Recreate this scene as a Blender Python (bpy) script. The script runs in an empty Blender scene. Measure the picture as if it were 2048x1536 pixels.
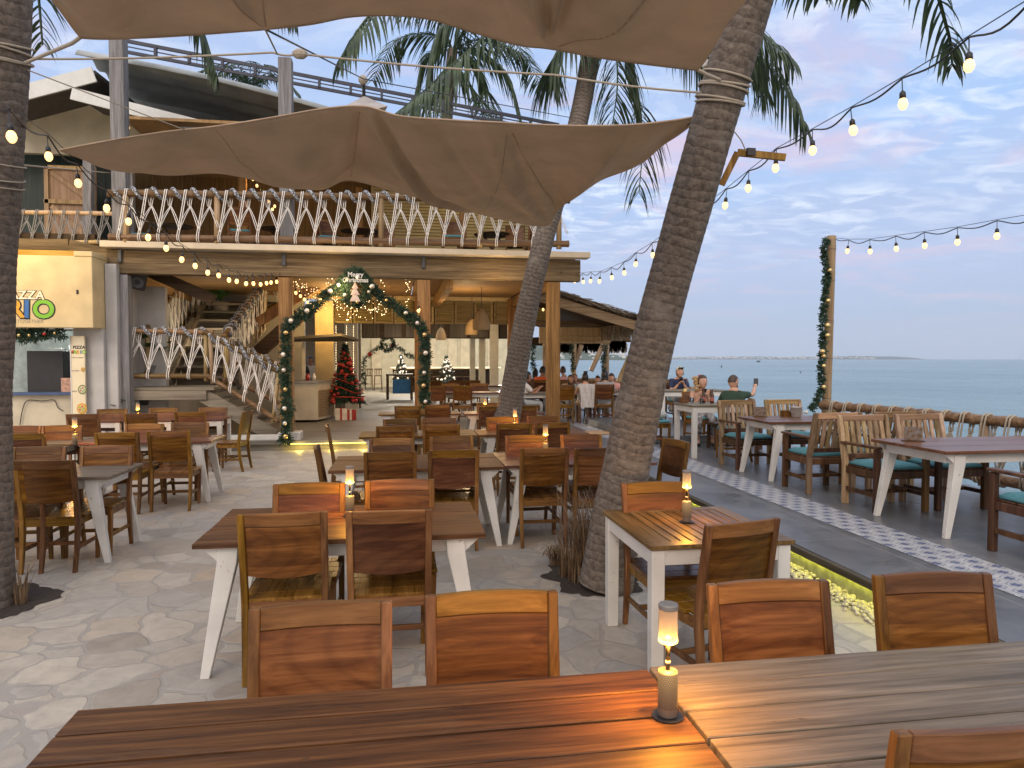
import bpy, bmesh, math, random
from mathutils import Vector, Matrix, noise
random.seed(7)
R = math.radians
S = bpy.context.scene
COL = S.collection
# ---------------------------------------------------------------- camera
CAMZ = 1.75; FPX = 1420.0; YAW = R(8.96); PIT = math.atan(50/FPX)
cam = bpy.data.cameras.new('camera'); camo = bpy.data.objects.new('camera', cam); COL.objects.link(camo)
camo.location = (0, 0, CAMZ); camo.rotation_euler = (math.pi/2-PIT, 0, -YAW)
cam.sensor_width = 36; cam.lens = FPX/2048*36; cam.clip_end = 60000; cam.clip_start = .05
S.camera = camo
# ---------------------------------------------------------------- world, sun, exposure
SUN_EL = R(32); SUN_ROT = R(205)
w = bpy.data.worlds.new('World'); S.world = w; w.use_nodes = True
nt = w.node_tree; nt.nodes.clear()
def N(nt, t, **k):
    n = nt.nodes.new(t)
    for a, b in k.items():
        if a == 'inp':
            for i, v in b.items(): n.inputs[i].default_value = v
        else: setattr(n, a, b)
    return n
def L(nt, a, b): nt.links.new(a, b)
def ramp(nt, fac, stops):
    n = N(nt, 'ShaderNodeValToRGB'); e = n.color_ramp.elements
    while len(e) > 1: e.remove(e[0])
    e[0].position = stops[0][0]; c = stops[0][1]; e[0].color = (*c, 1) if len(c) == 3 else c
    for p, c in stops[1:]:
        x = e.new(p); x.color = (*c, 1)
    L(nt, fac, n.inputs[0]); return n.outputs[0]
def mixc(nt, fac, a, b, bt='MIX'):
    n = N(nt, 'ShaderNodeMix', data_type='RGBA', blend_type=bt)
    if isinstance(fac, (int, float)): n.inputs[0].default_value = fac
    else: L(nt, fac, n.inputs[0])
    for s, v in ((6, a), (7, b)):
        if isinstance(v, tuple): n.inputs[s].default_value = (*v[:3], 1)
        else: L(nt, v, n.inputs[s])
    return n.outputs[2]
def mth(nt, op, a, b=None, c=None, clamp=False):
    n = N(nt, 'ShaderNodeMath', operation=op, use_clamp=clamp)
    for i, v in enumerate((a, b, c)):
        if v is None: continue
        if isinstance(v, (int, float)): n.inputs[i].default_value = v
        else: L(nt, v, n.inputs[i])
    return n.outputs[0]
sky = N(nt, 'ShaderNodeTexSky', sky_type='NISHITA'); sky.sun_disc = False; sky.sun_elevation = SUN_EL; sky.sun_rotation = SUN_ROT
tc = N(nt, 'ShaderNodeTexCoord'); sep = N(nt, 'ShaderNodeSeparateXYZ'); L(nt, tc.outputs['Generated'], sep.inputs[0])
zz = sep.outputs[2]
K = 8.0
def kc(c): return tuple(v*K for v in c)
base = ramp(nt, zz, [(0.0, (.40, .50, .66)), (.05, (.39, .49, .68)), (.12, (.43, .52, .75)), (.28, (.39, .57, .89)), (.55, (.40, .56, .92)), (1.0, (.38, .52, .90))])
# project clouds on a far layer: xy / (z + .12)
den = mth(nt, 'ADD', mth(nt, 'MAXIMUM', zz, 0.0), .10)
cx = mth(nt, 'DIVIDE', sep.outputs[0], den); cy = mth(nt, 'DIVIDE', sep.outputs[1], den)
cmb = N(nt, 'ShaderNodeCombineXYZ'); L(nt, cx, cmb.inputs[0]); L(nt, cy, cmb.inputs[1])
mp = N(nt, 'ShaderNodeMapping'); mp.inputs['Rotation'].default_value = (0, 0, R(35)); mp.inputs['Scale'].default_value = (1.0, 1.55, 1); L(nt, cmb.outputs[0], mp.inputs[0])
n1 = N(nt, 'ShaderNodeTexNoise', inp={'Scale': 4.6, 'Detail': 9, 'Roughness': .62, 'Distortion': .7}); L(nt, mp.outputs[0], n1.inputs[0])
n2 = N(nt, 'ShaderNodeTexNoise', inp={'Scale': .55, 'Detail': 4, 'Roughness': .55}); L(nt, mp.outputs[0], n2.inputs[0])
n3 = N(nt, 'ShaderNodeTexNoise', inp={'Scale': 1.3, 'Detail': 6, 'Roughness': .6, 'Distortion': .8}); L(nt, cmb.outputs[0], n3.inputs[0])
n4 = N(nt, 'ShaderNodeTexNoise', inp={'Scale': .9, 'Detail': 5, 'Roughness': .55}); mp2 = N(nt, 'ShaderNodeMapping'); mp2.inputs['Location'].default_value = (7, 3, 0); L(nt, cmb.outputs[0], mp2.inputs[0]); L(nt, mp2.outputs[0], n4.inputs[0])
horfade = ramp(nt, zz, [(0.0, (0, 0, 0)), (.10, (0, 0, 0)), (.2, (1, 1, 1))])
grey = ramp(nt, n4.outputs[0], [(.40, (0, 0, 0)), (.66, (1, 1, 1))])
c0 = mixc(nt, mth(nt, 'MULTIPLY', mth(nt, 'MULTIPLY', grey, horfade), .6), base, (.50, .55, .73))
wm = mth(nt, 'MULTIPLY', ramp(nt, n1.outputs[0], [(.46, (0, 0, 0)), (.66, (1, 1, 1))]), ramp(nt, n2.outputs[0], [(.36, (.12, .12, .12)), (.56, (1, 1, 1))]))
c1 = mixc(nt, mth(nt, 'MULTIPLY', mth(nt, 'MULTIPLY', wm, horfade), .85), c0, (.86, .92, 1.02))
lowpink = ramp(nt, zz, [(.03, (0, 0, 0)), (.10, (.45, .45, .45)), (.30, (.8, .8, .8)), (.6, (.3, .3, .3))])
pm = mth(nt, 'MULTIPLY', ramp(nt, n3.outputs[0], [(.52, (0, 0, 0)), (.68, (1, 1, 1))]), lowpink)
c2 = mixc(nt, mth(nt, 'MULTIPLY', pm, .8), c1, (.84, .58, .66))
# added fill: sky brightened behind the camera and overhead, out of the frame
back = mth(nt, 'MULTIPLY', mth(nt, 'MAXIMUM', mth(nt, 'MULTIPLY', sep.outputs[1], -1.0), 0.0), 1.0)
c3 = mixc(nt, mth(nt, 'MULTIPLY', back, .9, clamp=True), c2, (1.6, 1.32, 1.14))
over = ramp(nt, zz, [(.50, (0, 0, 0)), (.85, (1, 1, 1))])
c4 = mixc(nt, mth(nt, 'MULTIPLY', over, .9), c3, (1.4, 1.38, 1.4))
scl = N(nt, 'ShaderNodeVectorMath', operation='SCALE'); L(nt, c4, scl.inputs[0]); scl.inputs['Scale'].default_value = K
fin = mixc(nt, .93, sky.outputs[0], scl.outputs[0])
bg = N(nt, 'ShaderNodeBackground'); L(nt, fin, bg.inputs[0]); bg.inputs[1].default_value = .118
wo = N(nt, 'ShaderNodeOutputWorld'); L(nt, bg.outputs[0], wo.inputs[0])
sd = bpy.data.lights.new('sun', 'SUN'); sd.energy = .9; sd.angle = R(25); sd.color = (1, .86, .74)
so = bpy.data.objects.new('sun', sd); COL.objects.link(so)
so.rotation_euler = (math.pi/2-SUN_EL, 0, math.pi-SUN_ROT)
so.location = (0, -5, 20)
S.view_settings.view_transform = 'Standard'; S.view_settings.look = 'None'; S.view_settings.exposure = .28; S.view_settings.gamma = 1
# ---------------------------------------------------------------- pixel helpers: photo pixel (2048 wide) on a real plane
cyw, syw, cp, sp = math.cos(YAW), math.sin(YAW), math.cos(PIT), math.sin(PIT)
def ray(px, py):
    x = (px-1024)/FPX; y = -(py-768)/FPX
    f = cp+y*sp; z = -sp+y*cp
    return Vector((x*cyw+f*syw, -x*syw+f*cyw, z))
def A(px, py, z=0.0):
    r = ray(px, py); return Vector((0, 0, CAMZ))+r*((z-CAMZ)/r.z)
def P(px, py, Y):
    r = ray(px, py); return Vector((0, 0, CAMZ))+r*(Y/r.y)
def D(px, py, d): return Vector((0, 0, CAMZ))+ray(px, py)*d
# ---------------------------------------------------------------- materials
MATS = {}
def newmat(name):
    m = bpy.data.materials.new(name); m.use_nodes = True; t = m.node_tree
    b = t.nodes['Principled BSDF']; return m, t, b
def bump(t, b, h, s, d=.01):
    n = N(t, 'ShaderNodeBump', inp={'Strength': s, 'Distance': d}); L(t, h, n.inputs['Height']); L(t, n.outputs[0], b.inputs['Normal'])
def coords(t, rnd=True, kind='Object'):
    c = N(t, 'ShaderNodeTexCoord')
    if not rnd: return c.outputs[kind]
    o = N(t, 'ShaderNodeObjectInfo'); v = N(t, 'ShaderNodeVectorMath', operation='SCALE'); cb = N(t, 'ShaderNodeCombineXYZ')
    for i in range(3): L(t, o.outputs['Random'], cb.inputs[i])
    L(t, cb.outputs[0], v.inputs[0]); v.inputs['Scale'].default_value = 37.0
    a = N(t, 'ShaderNodeVectorMath', operation='ADD'); L(t, c.outputs[kind], a.inputs[0]); L(t, v.outputs[0], a.inputs[1])
    return a.outputs[0]
def plain(name, col, rough=.6, metal=0.0, var=.18, scale=6, bmp=.15, spec=None):
    if name in MATS: return MATS[name]
    m, t, b = newmat(name); co = coords(t)
    n = N(t, 'ShaderNodeTexNoise', inp={'Scale': scale, 'Detail': 6, 'Roughness': .6}); L(t, co, n.inputs[0])
    lo = tuple(v*(1-var) for v in col); hi = tuple(min(1, v*(1+var)) for v in col)
    L(t, ramp(t, n.outputs[0], [(.3, lo), (.7, hi)]), b.inputs['Base Color'])
    b.inputs['Roughness'].default_value = rough; b.inputs['Metallic'].default_value = metal
    if bmp: bump(t, b, n.outputs[0], bmp)
    MATS[name] = m; return m
def wood(name, cols, axis=0, rough=.42, rings=False, fine=.35, wear=None, sc=1.0, oscale=.55, vr=.6):
    """cols = dark, mid, light; grain runs along the axis"""
    if name in MATS: return MATS[name]
    m, t, b = newmat(name); co = coords(t)
    mp = N(t, 'ShaderNodeMapping'); s = [15*sc]*3; s[axis] = oscale*sc*1.3; mp.inputs['Scale'].default_value = s; L(t, co, mp.inputs[0])
    n = N(t, 'ShaderNodeTexNoise', inp={'Scale': 1.3, 'Detail': 7, 'Roughness': .6, 'Distortion': .7}); L(t, mp.outputs[0], n.inputs[0])
    f = n.outputs[0]; lines = None
    if rings:
        mr = N(t, 'ShaderNodeMapping'); r = [1.0, 1.0, 1.0]; r[axis] = .28; mr.inputs['Scale'].default_value = r
        cc = N(t, 'ShaderNodeTexCoord'); oi = N(t, 'ShaderNodeObjectInfo'); sh = N(t, 'ShaderNodeCombineXYZ')
        L(t, mth(t, 'MULTIPLY_ADD', oi.outputs['Random'], 2.0, -1.0), sh.inputs[0])
        rr = mth(t, 'FRACT', mth(t, 'MULTIPLY', oi.outputs['Random'], 7.31))
        L(t, mth(t, 'MULTIPLY_ADD', rr, .5, -.85), sh.inputs[2])
        ad = N(t, 'ShaderNodeVectorMath', operation='ADD'); L(t, cc.outputs['Object'], ad.inputs[0]); L(t, sh.outputs[0], ad.inputs[1]); L(t, ad.outputs[0], mr.inputs[0])
        wv = N(t, 'ShaderNodeTexWave', wave_type='RINGS', rings_direction='Y', inp={'Scale': 8.5, 'Distortion': 1.5, 'Detail': 2.0, 'Detail Scale': .8, 'Detail Roughness': .4}); L(t, mr.outputs[0], wv.inputs[0])
        lines = ramp(t, wv.outputs['Fac'], [(0, (.58, .50, .46)), (.22, (.9, .88, .86)), (.5, (1, 1, 1)), (1, (1.12, 1.1, 1.06))])
    c = ramp(t, f, [(.30, cols[0]), (.5, cols[1]), (.72, cols[2])])
    if lines: c = mixc(t, .42, c, lines, 'MULTIPLY')
    mf = N(t, 'ShaderNodeMapping'); s2 = [75*sc]*3; s2[axis] = 2.5*sc; mf.inputs['Scale'].default_value = s2; L(t, co, mf.inputs[0])
    n2 = N(t, 'ShaderNodeTexNoise', inp={'Scale': 1.0, 'Detail': 4, 'Roughness': .7}); L(t, mf.outputs[0], n2.inputs[0])
    c = mixc(t, fine, c, ramp(t, n2.outputs[0], [(.3, (.32, .30, .28)), (.62, (1.0, 1.0, 1.0))]), 'MULTIPLY')
    oi2 = N(t, 'ShaderNodeObjectInfo'); hv = N(t, 'ShaderNodeHueSaturation'); L(t, c, hv.inputs['Color'])
    L(t, mth(t, 'MULTIPLY_ADD', oi2.outputs['Random'], vr, .90-vr*.5), hv.inputs['Value'])
    r3 = mth(t, 'FRACT', mth(t, 'MULTIPLY', oi2.outputs['Random'], 13.7)); L(t, mth(t, 'MULTIPLY_ADD', r3, .028, .492), hv.inputs['Hue'])
    L(t, mth(t, 'MULTIPLY_ADD', r3, .2, .96), hv.inputs['Saturation'])
    c = hv.outputs[0]
    if wear:
        n3 = N(t, 'ShaderNodeTexNoise', inp={'Scale': 3.2, 'Detail': 7, 'Roughness': .7, 'Distortion': .4}); mw = N(t, 'ShaderNodeMapping'); s3 = [3.5]*3; s3[axis] = .8; mw.inputs['Scale'].default_value = s3; L(t, co, mw.inputs[0]); L(t, mw.outputs[0], n3.inputs[0])
        c = mixc(t, mth(t, 'MULTIPLY', ramp(t, n3.outputs[0], [(.54, (0, 0, 0)), (.72, (1, 1, 1))]), .5), c, wear)
        n5 = N(t, 'ShaderNodeTexNoise', inp={'Scale': 9, 'Detail': 3, 'Roughness': .5}); m5 = N(t, 'ShaderNodeMapping'); s5 = [3.0]*3; s5[axis] = 1.0; m5.inputs['Scale'].default_value = s5; L(t, co, m5.inputs[0]); L(t, m5.outputs[0], n5.inputs[0])
        c = mixc(t, ramp(t, n5.outputs[0], [(.70, (0, 0, 0)), (.76, (.8, .8, .8))]), c, (.035, .022, .015))
    L(t, c, b.inputs['Base Color']); b.inputs['Specular IOR Level'].default_value = .25
    L(t, mth(t, 'MULTIPLY_ADD', n2.outputs[0], .25, rough-.1), b.inputs['Roughness'])
    bump(t, b, n2.outputs[0], .25, .002)
    MATS[name] = m; return m
TEAK = ((.070, .028, .009), (.170, .077, .026), (.30, .150, .058))
TEAKR = ((.055, .018, .007), (.130, .049, .018), (.24, .105, .042))
teakX = wood('teak_x', TEAK, 0); teakY = wood('teak_y', TEAK, 1); teakZ = wood('teak_z', TEAK, 2)
panelM = wood('teak_panel', TEAKR, 0, rough=.34, rings=True)
seatM = wood('teak_seat', TEAK, 1, rough=.27)
topRed = wood('tabletop_red', ((.040, .018, .007), (.135, .058, .018), (.26, .12, .036)), 0, rough=.52, wear=(.13, .075, .038), vr=.25, sc=1.3, fine=.6)
topGrey = wood('tabletop_grey', ((.095, .074, .052), (.195, .156, .112), (.30, .245, .18)), 0, rough=.5, wear=(.17, .14, .125), vr=.2, sc=1.3, fine=.6)
topPlum = wood('tabletop_plum', ((.07, .030, .022), (.15, .065, .048), (.24, .12, .09)), 0, rough=.3, wear=(.17, .12, .11), vr=.25)
slatW = wood('weathered_slat', ((.15, .09, .05), (.30, .20, .125), (.47, .35, .24)), 2, rough=.55)
slatX = wood('weathered_slat_x', ((.20, .11, .06), (.36, .22, .12), (.50, .34, .21)), 0, rough=.55)
frameB = wood('brown_frame', ((.04, .018, .010), (.095, .045, .024), (.17, .09, .045)), 2, rough=.45)
beamX = wood('pine_beam', ((.13, .085, .05), (.26, .18, .11), (.38, .28, .18)), 0, rough=.65, sc=.8, fine=.65)
beamY = wood('pine_beam_y', ((.16, .09, .04), (.30, .18, .09), (.42, .27, .14)), 1, rough=.65, sc=.5)
postZ = wood('pine_post', ((.16, .08, .03), (.34, .18, .075), (.50, .29, .13)), 2, rough=.6, sc=.8, fine=.7, vr=.25)
greyPost = wood('grey_post', ((.17, .17, .17), (.29, .29, .30), (.40, .40, .41)), 2, rough=.7, sc=.8, fine=.7, vr=.2)
doorM = wood('pine_door', ((.30, .19, .11), (.48, .31, .19), (.62, .43, .28)), 2, rough=.55)
bambooM = wood('bamboo', ((.10, .055, .028), (.22, .13, .065), (.36, .24, .14)), 0, rough=.4, sc=.8)
bambooZ = wood('bamboo_pale', ((.32, .21, .11), (.48, .34, .20), (.60, .46, .30)), 2, rough=.45, sc=.8)
louvreM = wood('louvre', ((.20, .15, .07), (.32, .25, .13), (.42, .34, .19)), 0, rough=.6)
deckM = wood('deck_planks', ((.13, .12, .11), (.24, .225, .20), (.34, .31, .28)), 0, rough=.55, sc=.6)
darkWood = wood('dark_wood', ((.03, .018, .010), (.07, .04, .022), (.12, .07, .04)), 0, rough=.6)
whiteP = None
def paint(name, col, chip=(.30, .22, .15), rough=.5, amt=.62):
    m, t, b = newmat(name); co = coords(t)
    n = N(t, 'ShaderNodeTexNoise', inp={'Scale': 22, 'Detail': 8, 'Roughness': .7}); L(t, co, n.inputs[0])
    n2 = N(t, 'ShaderNodeTexNoise', inp={'Scale': 3, 'Detail': 5}); L(t, co, n2.inputs[0])
    c = ramp(t, n2.outputs[0], [(.3, tuple(v*.78 for v in col)), (.7, col)])
    c = mixc(t, ramp(t, n.outputs[0], [(amt, (0, 0, 0)), (amt+.06, (1, 1, 1))]), c, chip)
    L(t, c, b.inputs['Base Color']); b.inputs['Roughness'].default_value = rough; bump(t, b, n.outputs[0], .2, .004)
    MATS[name] = m; return m
whiteP = paint('white_paint', (.66, .65, .61))
creamP = paint('cream_wall', (.62, .56, .42), (.45, .38, .26), .8, .72)
yellowW = paint('warm_cream_wall', (.66, .53, .30), (.5, .4, .22), .8, .74)
greyW = paint('grey_white_wall', (.48, .48, .47), (.3, .28, .25), .8, .70)
bandP = paint('cream_band', (.68, .58, .42), (.5, .42, .3), .7, .74)
teal = plain('teal_cushion', (.075, .235, .275), .8, var=.15, scale=40, bmp=.3)
ropeM = plain('white_rope', (.78, .76, .72), .9, var=.2, scale=120, bmp=.5)
ropeG = plain('grey_rope', (.25, .25, .25), .9, var=.2, scale=120, bmp=.5)
ropeT = plain('tan_rope', (.36, .31, .24), .9, var=.2, scale=120, bmp=.5)
blackM = plain('black_plastic', (.02, .02, .022), .45, var=.2)
steelM = plain('dark_steel', (.07, .075, .085), .5, .4)
metalM = plain('grey_metal', (.45, .44, .42), .5, .5)
soilM = plain('soil', (.035, .026, .02), .95, var=.4, scale=30, bmp=1.0)
pineM = plain('pine_needles', (.022, .055, .030), .75, var=.5, scale=25, bmp=0)
goldM = plain('gold_ball', (.62, .45, .20), .25, .9, var=.1)
redM = plain('red_foil', (.35, .03, .02), .35, .3)
silverM = plain('silver_ball', (.75, .68, .6), .3, .7)
thatchM = plain('thatch', (.24, .19, .13), .95, var=.45, scale=35, bmp=1)
trussM = plain('truss_steel', (.045, .05, .07), .6, .1)
tinselM = plain('tinsel', (.05, .06, .07), .5)
def mk_speckle():
    m, t, b = newmat('speckled_tinsel'); co = coords(t, False)
    n = N(t, 'ShaderNodeTexNoise', inp={'Scale': 55, 'Detail': 2}); L(t, co, n.inputs[0])
    L(t, ramp(t, n.outputs[0], [(.50, (.03, .035, .045)), (.58, (.6, .63, .68))]), b.inputs['Base Color']); b.inputs['Roughness'].default_value = .5; return m
tinselM = mk_speckle()
def leafmat(name, a, b_, tr=.25):
    m, t, b = newmat(name); co = coords(t)
    n = N(t, 'ShaderNodeTexNoise', inp={'Scale': 5, 'Detail': 3}); L(t, co, n.inputs[0])
    c = ramp(t, n.outputs[0], [(.35, a), (.65, b_)]); L(t, c, b.inputs['Base Color']); b.inputs['Roughness'].default_value = .5
    tl = N(t, 'ShaderNodeBsdfTranslucent'); L(t, c, tl.inputs[0]); mx = N(t, 'ShaderNodeMixShader'); mx.inputs[0].default_value = tr
    L(t, b.outputs[0], mx.inputs[1]); L(t, tl.outputs[0], mx.inputs[2]); L(t, mx.outputs[0], t.nodes['Material Output'].inputs[0]); return m
frondM = leafmat('palm_leaf', (.022, .045, .022), (.07, .105, .045))
dryM = leafmat('dry_grass', (.09, .055, .03), (.24, .16, .09))
plantM = leafmat('plant_leaf', (.03, .09, .02), (.09, .2, .05))
def emis(name, col, st):
    m, t, b = newmat(name); b.inputs['Base Color'].default_value = (*col, 1); b.inputs['Emission Color'].default_value = (*col, 1); b.inputs['Emission Strength'].default_value = st; return m
bulbM = emis('bulb_glow', (1, .60, .22), 2.0)
fairyM = emis('fairy_light', (1, .75, .4), 5)
ledM = emis('led_strip', (.78, .76, .06), 38)
def palm_trunk():
    m, t, b = newmat('palm_bark'); c = N(t, 'ShaderNodeUVMap'); c.uv_map = 'UVMap'
    sx = N(t, 'ShaderNodeSeparateXYZ'); L(t, c.outputs[0], sx.inputs[0])
    tco = N(t, 'ShaderNodeTexCoord'); nn = N(t, 'ShaderNodeTexNoise', inp={'Scale': 5, 'Detail': 5}); L(t, tco.outputs['Object'], nn.inputs[0])
    v = mth(t, 'ADD', mth(t, 'MULTIPLY', sx.outputs[1], 33.0), mth(t, 'MULTIPLY', nn.outputs[0], 1.6))
    fr = mth(t, 'FRACT', v)
    ring = mth(t, 'POWER', mth(t, 'ABSOLUTE', mth(t, 'SUBTRACT', fr, .5)), 2.0)
    mp = N(t, 'ShaderNodeMapping'); mp.inputs['Scale'].default_value = (24, 24, 30); L(t, tco.outputs['Object'], mp.inputs[0])
    n2 = N(t, 'ShaderNodeTexNoise', inp={'Scale': 1.0, 'Detail': 8, 'Roughness': .72}); L(t, mp.outputs[0], n2.inputs[0])
    n3 = N(t, 'ShaderNodeTexNoise', inp={'Scale': 3.5, 'Detail': 6}); L(t, tco.outputs['Object'], n3.inputs[0])
    h = mth(t, 'ADD', mth(t, 'MULTIPLY', n2.outputs[0], .8), mth(t, 'MULTIPLY', fr, .16))
    cc = ramp(t, h, [(.32, (.055, .043, .034)), (.5, (.145, .118, .094)), (.70, (.27, .225, .185))])
    cc = mixc(t, ramp(t, n3.outputs[0], [(.58, (0, 0, 0)), (.72, (.6, .6, .6))]), cc, (.27, .24, .20))
    cc = mixc(t, ramp(t, ring, [(.17, (0, 0, 0)), (.25, (.45, .45, .45))]), cc, (.04, .028, .02))
    L(t, cc, b.inputs['Base Color']); b.inputs['Roughness'].default_value = .9
    bump(t, b, mth(t, 'ADD', h, mth(t, 'MULTIPLY', fr, .4)), .6, .012); return m
barkM = palm_trunk()
def sailmat():
    m, t, b = newmat('sail_canvas'); co = coords(t, False)
    n = N(t, 'ShaderNodeTexNoise', inp={'Scale': 2.2, 'Detail': 7, 'Roughness': .65}); L(t, co, n.inputs[0])
    n2 = N(t, 'ShaderNodeTexNoise', inp={'Scale': 260, 'Detail': 2}); L(t, co, n2.inputs[0])
    n3 = N(t, 'ShaderNodeTexNoise', inp={'Scale': 26, 'Detail': 4, 'Roughness': .6}); L(t, co, n3.inputs[0])
    c = ramp(t, n.outputs[0], [(.3, (.42, .335, .25)), (.7, (.53, .42, .315))])
    c = mixc(t, ramp(t, n3.outputs[0], [(.66, (0, 0, 0)), (.72, (.5, .5, .5))]), c, (.68, .55, .41))
    L(t, c, b.inputs['Base Color']); b.inputs['Roughness'].default_value = .85
    bump(t, b, n2.outputs[0], .3, .002)
    tl = N(t, 'ShaderNodeBsdfTranslucent'); L(t, c, tl.inputs[0]); mx = N(t, 'ShaderNodeMixShader'); mx.inputs[0].default_value = .5
    L(t, b.outputs[0], mx.inputs[1]); L(t, tl.outputs[0], mx.inputs[2]); L(t, mx.outputs[0], t.nodes['Material Output'].inputs[0]); return m
sailM = sailmat()
seamM = plain('sail_seam', (.36, .26, .18), .9)
def stonemat():
    m, t, b = newmat('crazy_paving'); co = coords(t, False)
    nz = N(t, 'ShaderNodeTexNoise', inp={'Scale': 1.7, 'Detail': 3}); L(t, co, nz.inputs[0])
    v = N(t, 'ShaderNodeVectorMath', operation='MULTIPLY_ADD'); L(t, nz.outputs['Color'], v.inputs[0]); v.inputs[1].default_value = (.5, .5, 0); L(t, co, v.inputs[2])
    vo = N(t, 'ShaderNodeTexVoronoi', inp={'Scale': 3.3, 'Randomness': 1}); L(t, v.outputs[0], vo.inputs['Vector'])
    ve = N(t, 'ShaderNodeTexVoronoi', feature='DISTANCE_TO_EDGE', inp={'Scale': 3.3, 'Randomness': 1}); L(t, v.outputs[0], ve.inputs['Vector'])
    ne = N(t, 'ShaderNodeTexNoise', inp={'Scale': 9, 'Detail': 6, 'Roughness': .7}); L(t, co, ne.inputs[0])
    sc = N(t, 'ShaderNodeSeparateColor'); L(t, vo.outputs['Color'], sc.inputs[0])
    c = ramp(t, sc.outputs[0], [(0, (.35, .31, .265)), (.2, (.47, .43, .37)), (.42, (.40, .375, .345)), (.62, (.53, .49, .42)), (.8, (.46, .375, .29)), (.92, (.49, .45, .39)), (1, (.41, .395, .375))])
    n2 = N(t, 'ShaderNodeTexNoise', inp={'Scale': 5, 'Detail': 9, 'Roughness': .72, 'Distortion': 1.6}); L(t, co, n2.inputs[0])
    c = mixc(t, .75, c, ramp(t, n2.outputs[0], [(.3, (.62, .60, .60)), (.5, (.86, .85, .83)), (.68, (1.05, 1.03, 1.0))]), 'MULTIPLY')
    n4 = N(t, 'ShaderNodeTexNoise', inp={'Scale': .55, 'Detail': 4}); L(t, co, n4.inputs[0])
    c = mixc(t, .6, c, ramp(t, n4.outputs[0], [(.3, (.72, .72, .76)), (.7, (1.05, 1.02, .98))]), 'MULTIPLY')
    d = mth(t, 'ADD', ve.outputs['Distance'], mth(t, 'MULTIPLY_ADD', ne.outputs[0], .09, -.045))
    g = ramp(t, d, [(.030, (1, 1, 1)), (.048, (0, 0, 0))])
    c = mixc(t, mth(t, 'MULTIPLY', g, .8), c, (.315, .292, .265))
    L(t, c, b.inputs['Base Color']); L(t, mth(t, 'MULTIPLY_ADD', n2.outputs[0], .35, .42), b.inputs['Roughness'])
    h = mth(t, 'ADD', mth(t, 'MULTIPLY', g, -.6), mth(t, 'MULTIPLY', n2.outputs[0], .5)); bump(t, b, h, .5, .012); return m
stoneM = stonemat()
def tilemat():
    m, t, b = newmat('terrace_concrete_tiles'); co = coords(t, False)
    s = N(t, 'ShaderNodeSeparateXYZ'); L(t, co, s.inputs[0])
    def line(x, per, off, wd):
        f = mth(t, 'ABSOLUTE', mth(t, 'SUBTRACT', mth(t, 'FRACT', mth(t, 'DIVIDE', mth(t, 'ADD', x, off), per)), .5)); return mth(t, 'LESS_THAN', f, wd/per)
    ln = mth(t, 'MAXIMUM', line(s.outputs[0], .62, .22, .004), line(s.outputs[1], 1.24, .1, .003))
    n = N(t, 'ShaderNodeTexNoise', inp={'Scale': 1.3, 'Detail': 8, 'Roughness': .68, 'Distortion': 1.0}); L(t, co, n.inputs[0])
    n2 = N(t, 'ShaderNodeTexNoise', inp={'Scale': 14, 'Detail': 6, 'Roughness': .7}); L(t, co, n2.inputs[0])
    c = ramp(t, n.outputs[0], [(.3, (.075, .080, .088)), (.55, (.135, .14, .148)), (.75, (.20, .20, .20))])
    c = mixc(t, .4, c, ramp(t, n2.outputs[0], [(.3, (.6, .6, .6)), (.7, (1.1, 1.1, 1.1))]), 'MULTIPLY')
    c = mixc(t, mth(t, 'MULTIPLY', ln, .6), c, (.33, .32, .31))
    L(t, c, b.inputs['Base Color']); L(t, mth(t, 'MULTIPLY_ADD', n.outputs[0], .45, .12), b.inputs['Roughness']); bump(t, b, n2.outputs[0], .08, .004); return m
terrM = tilemat()
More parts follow.
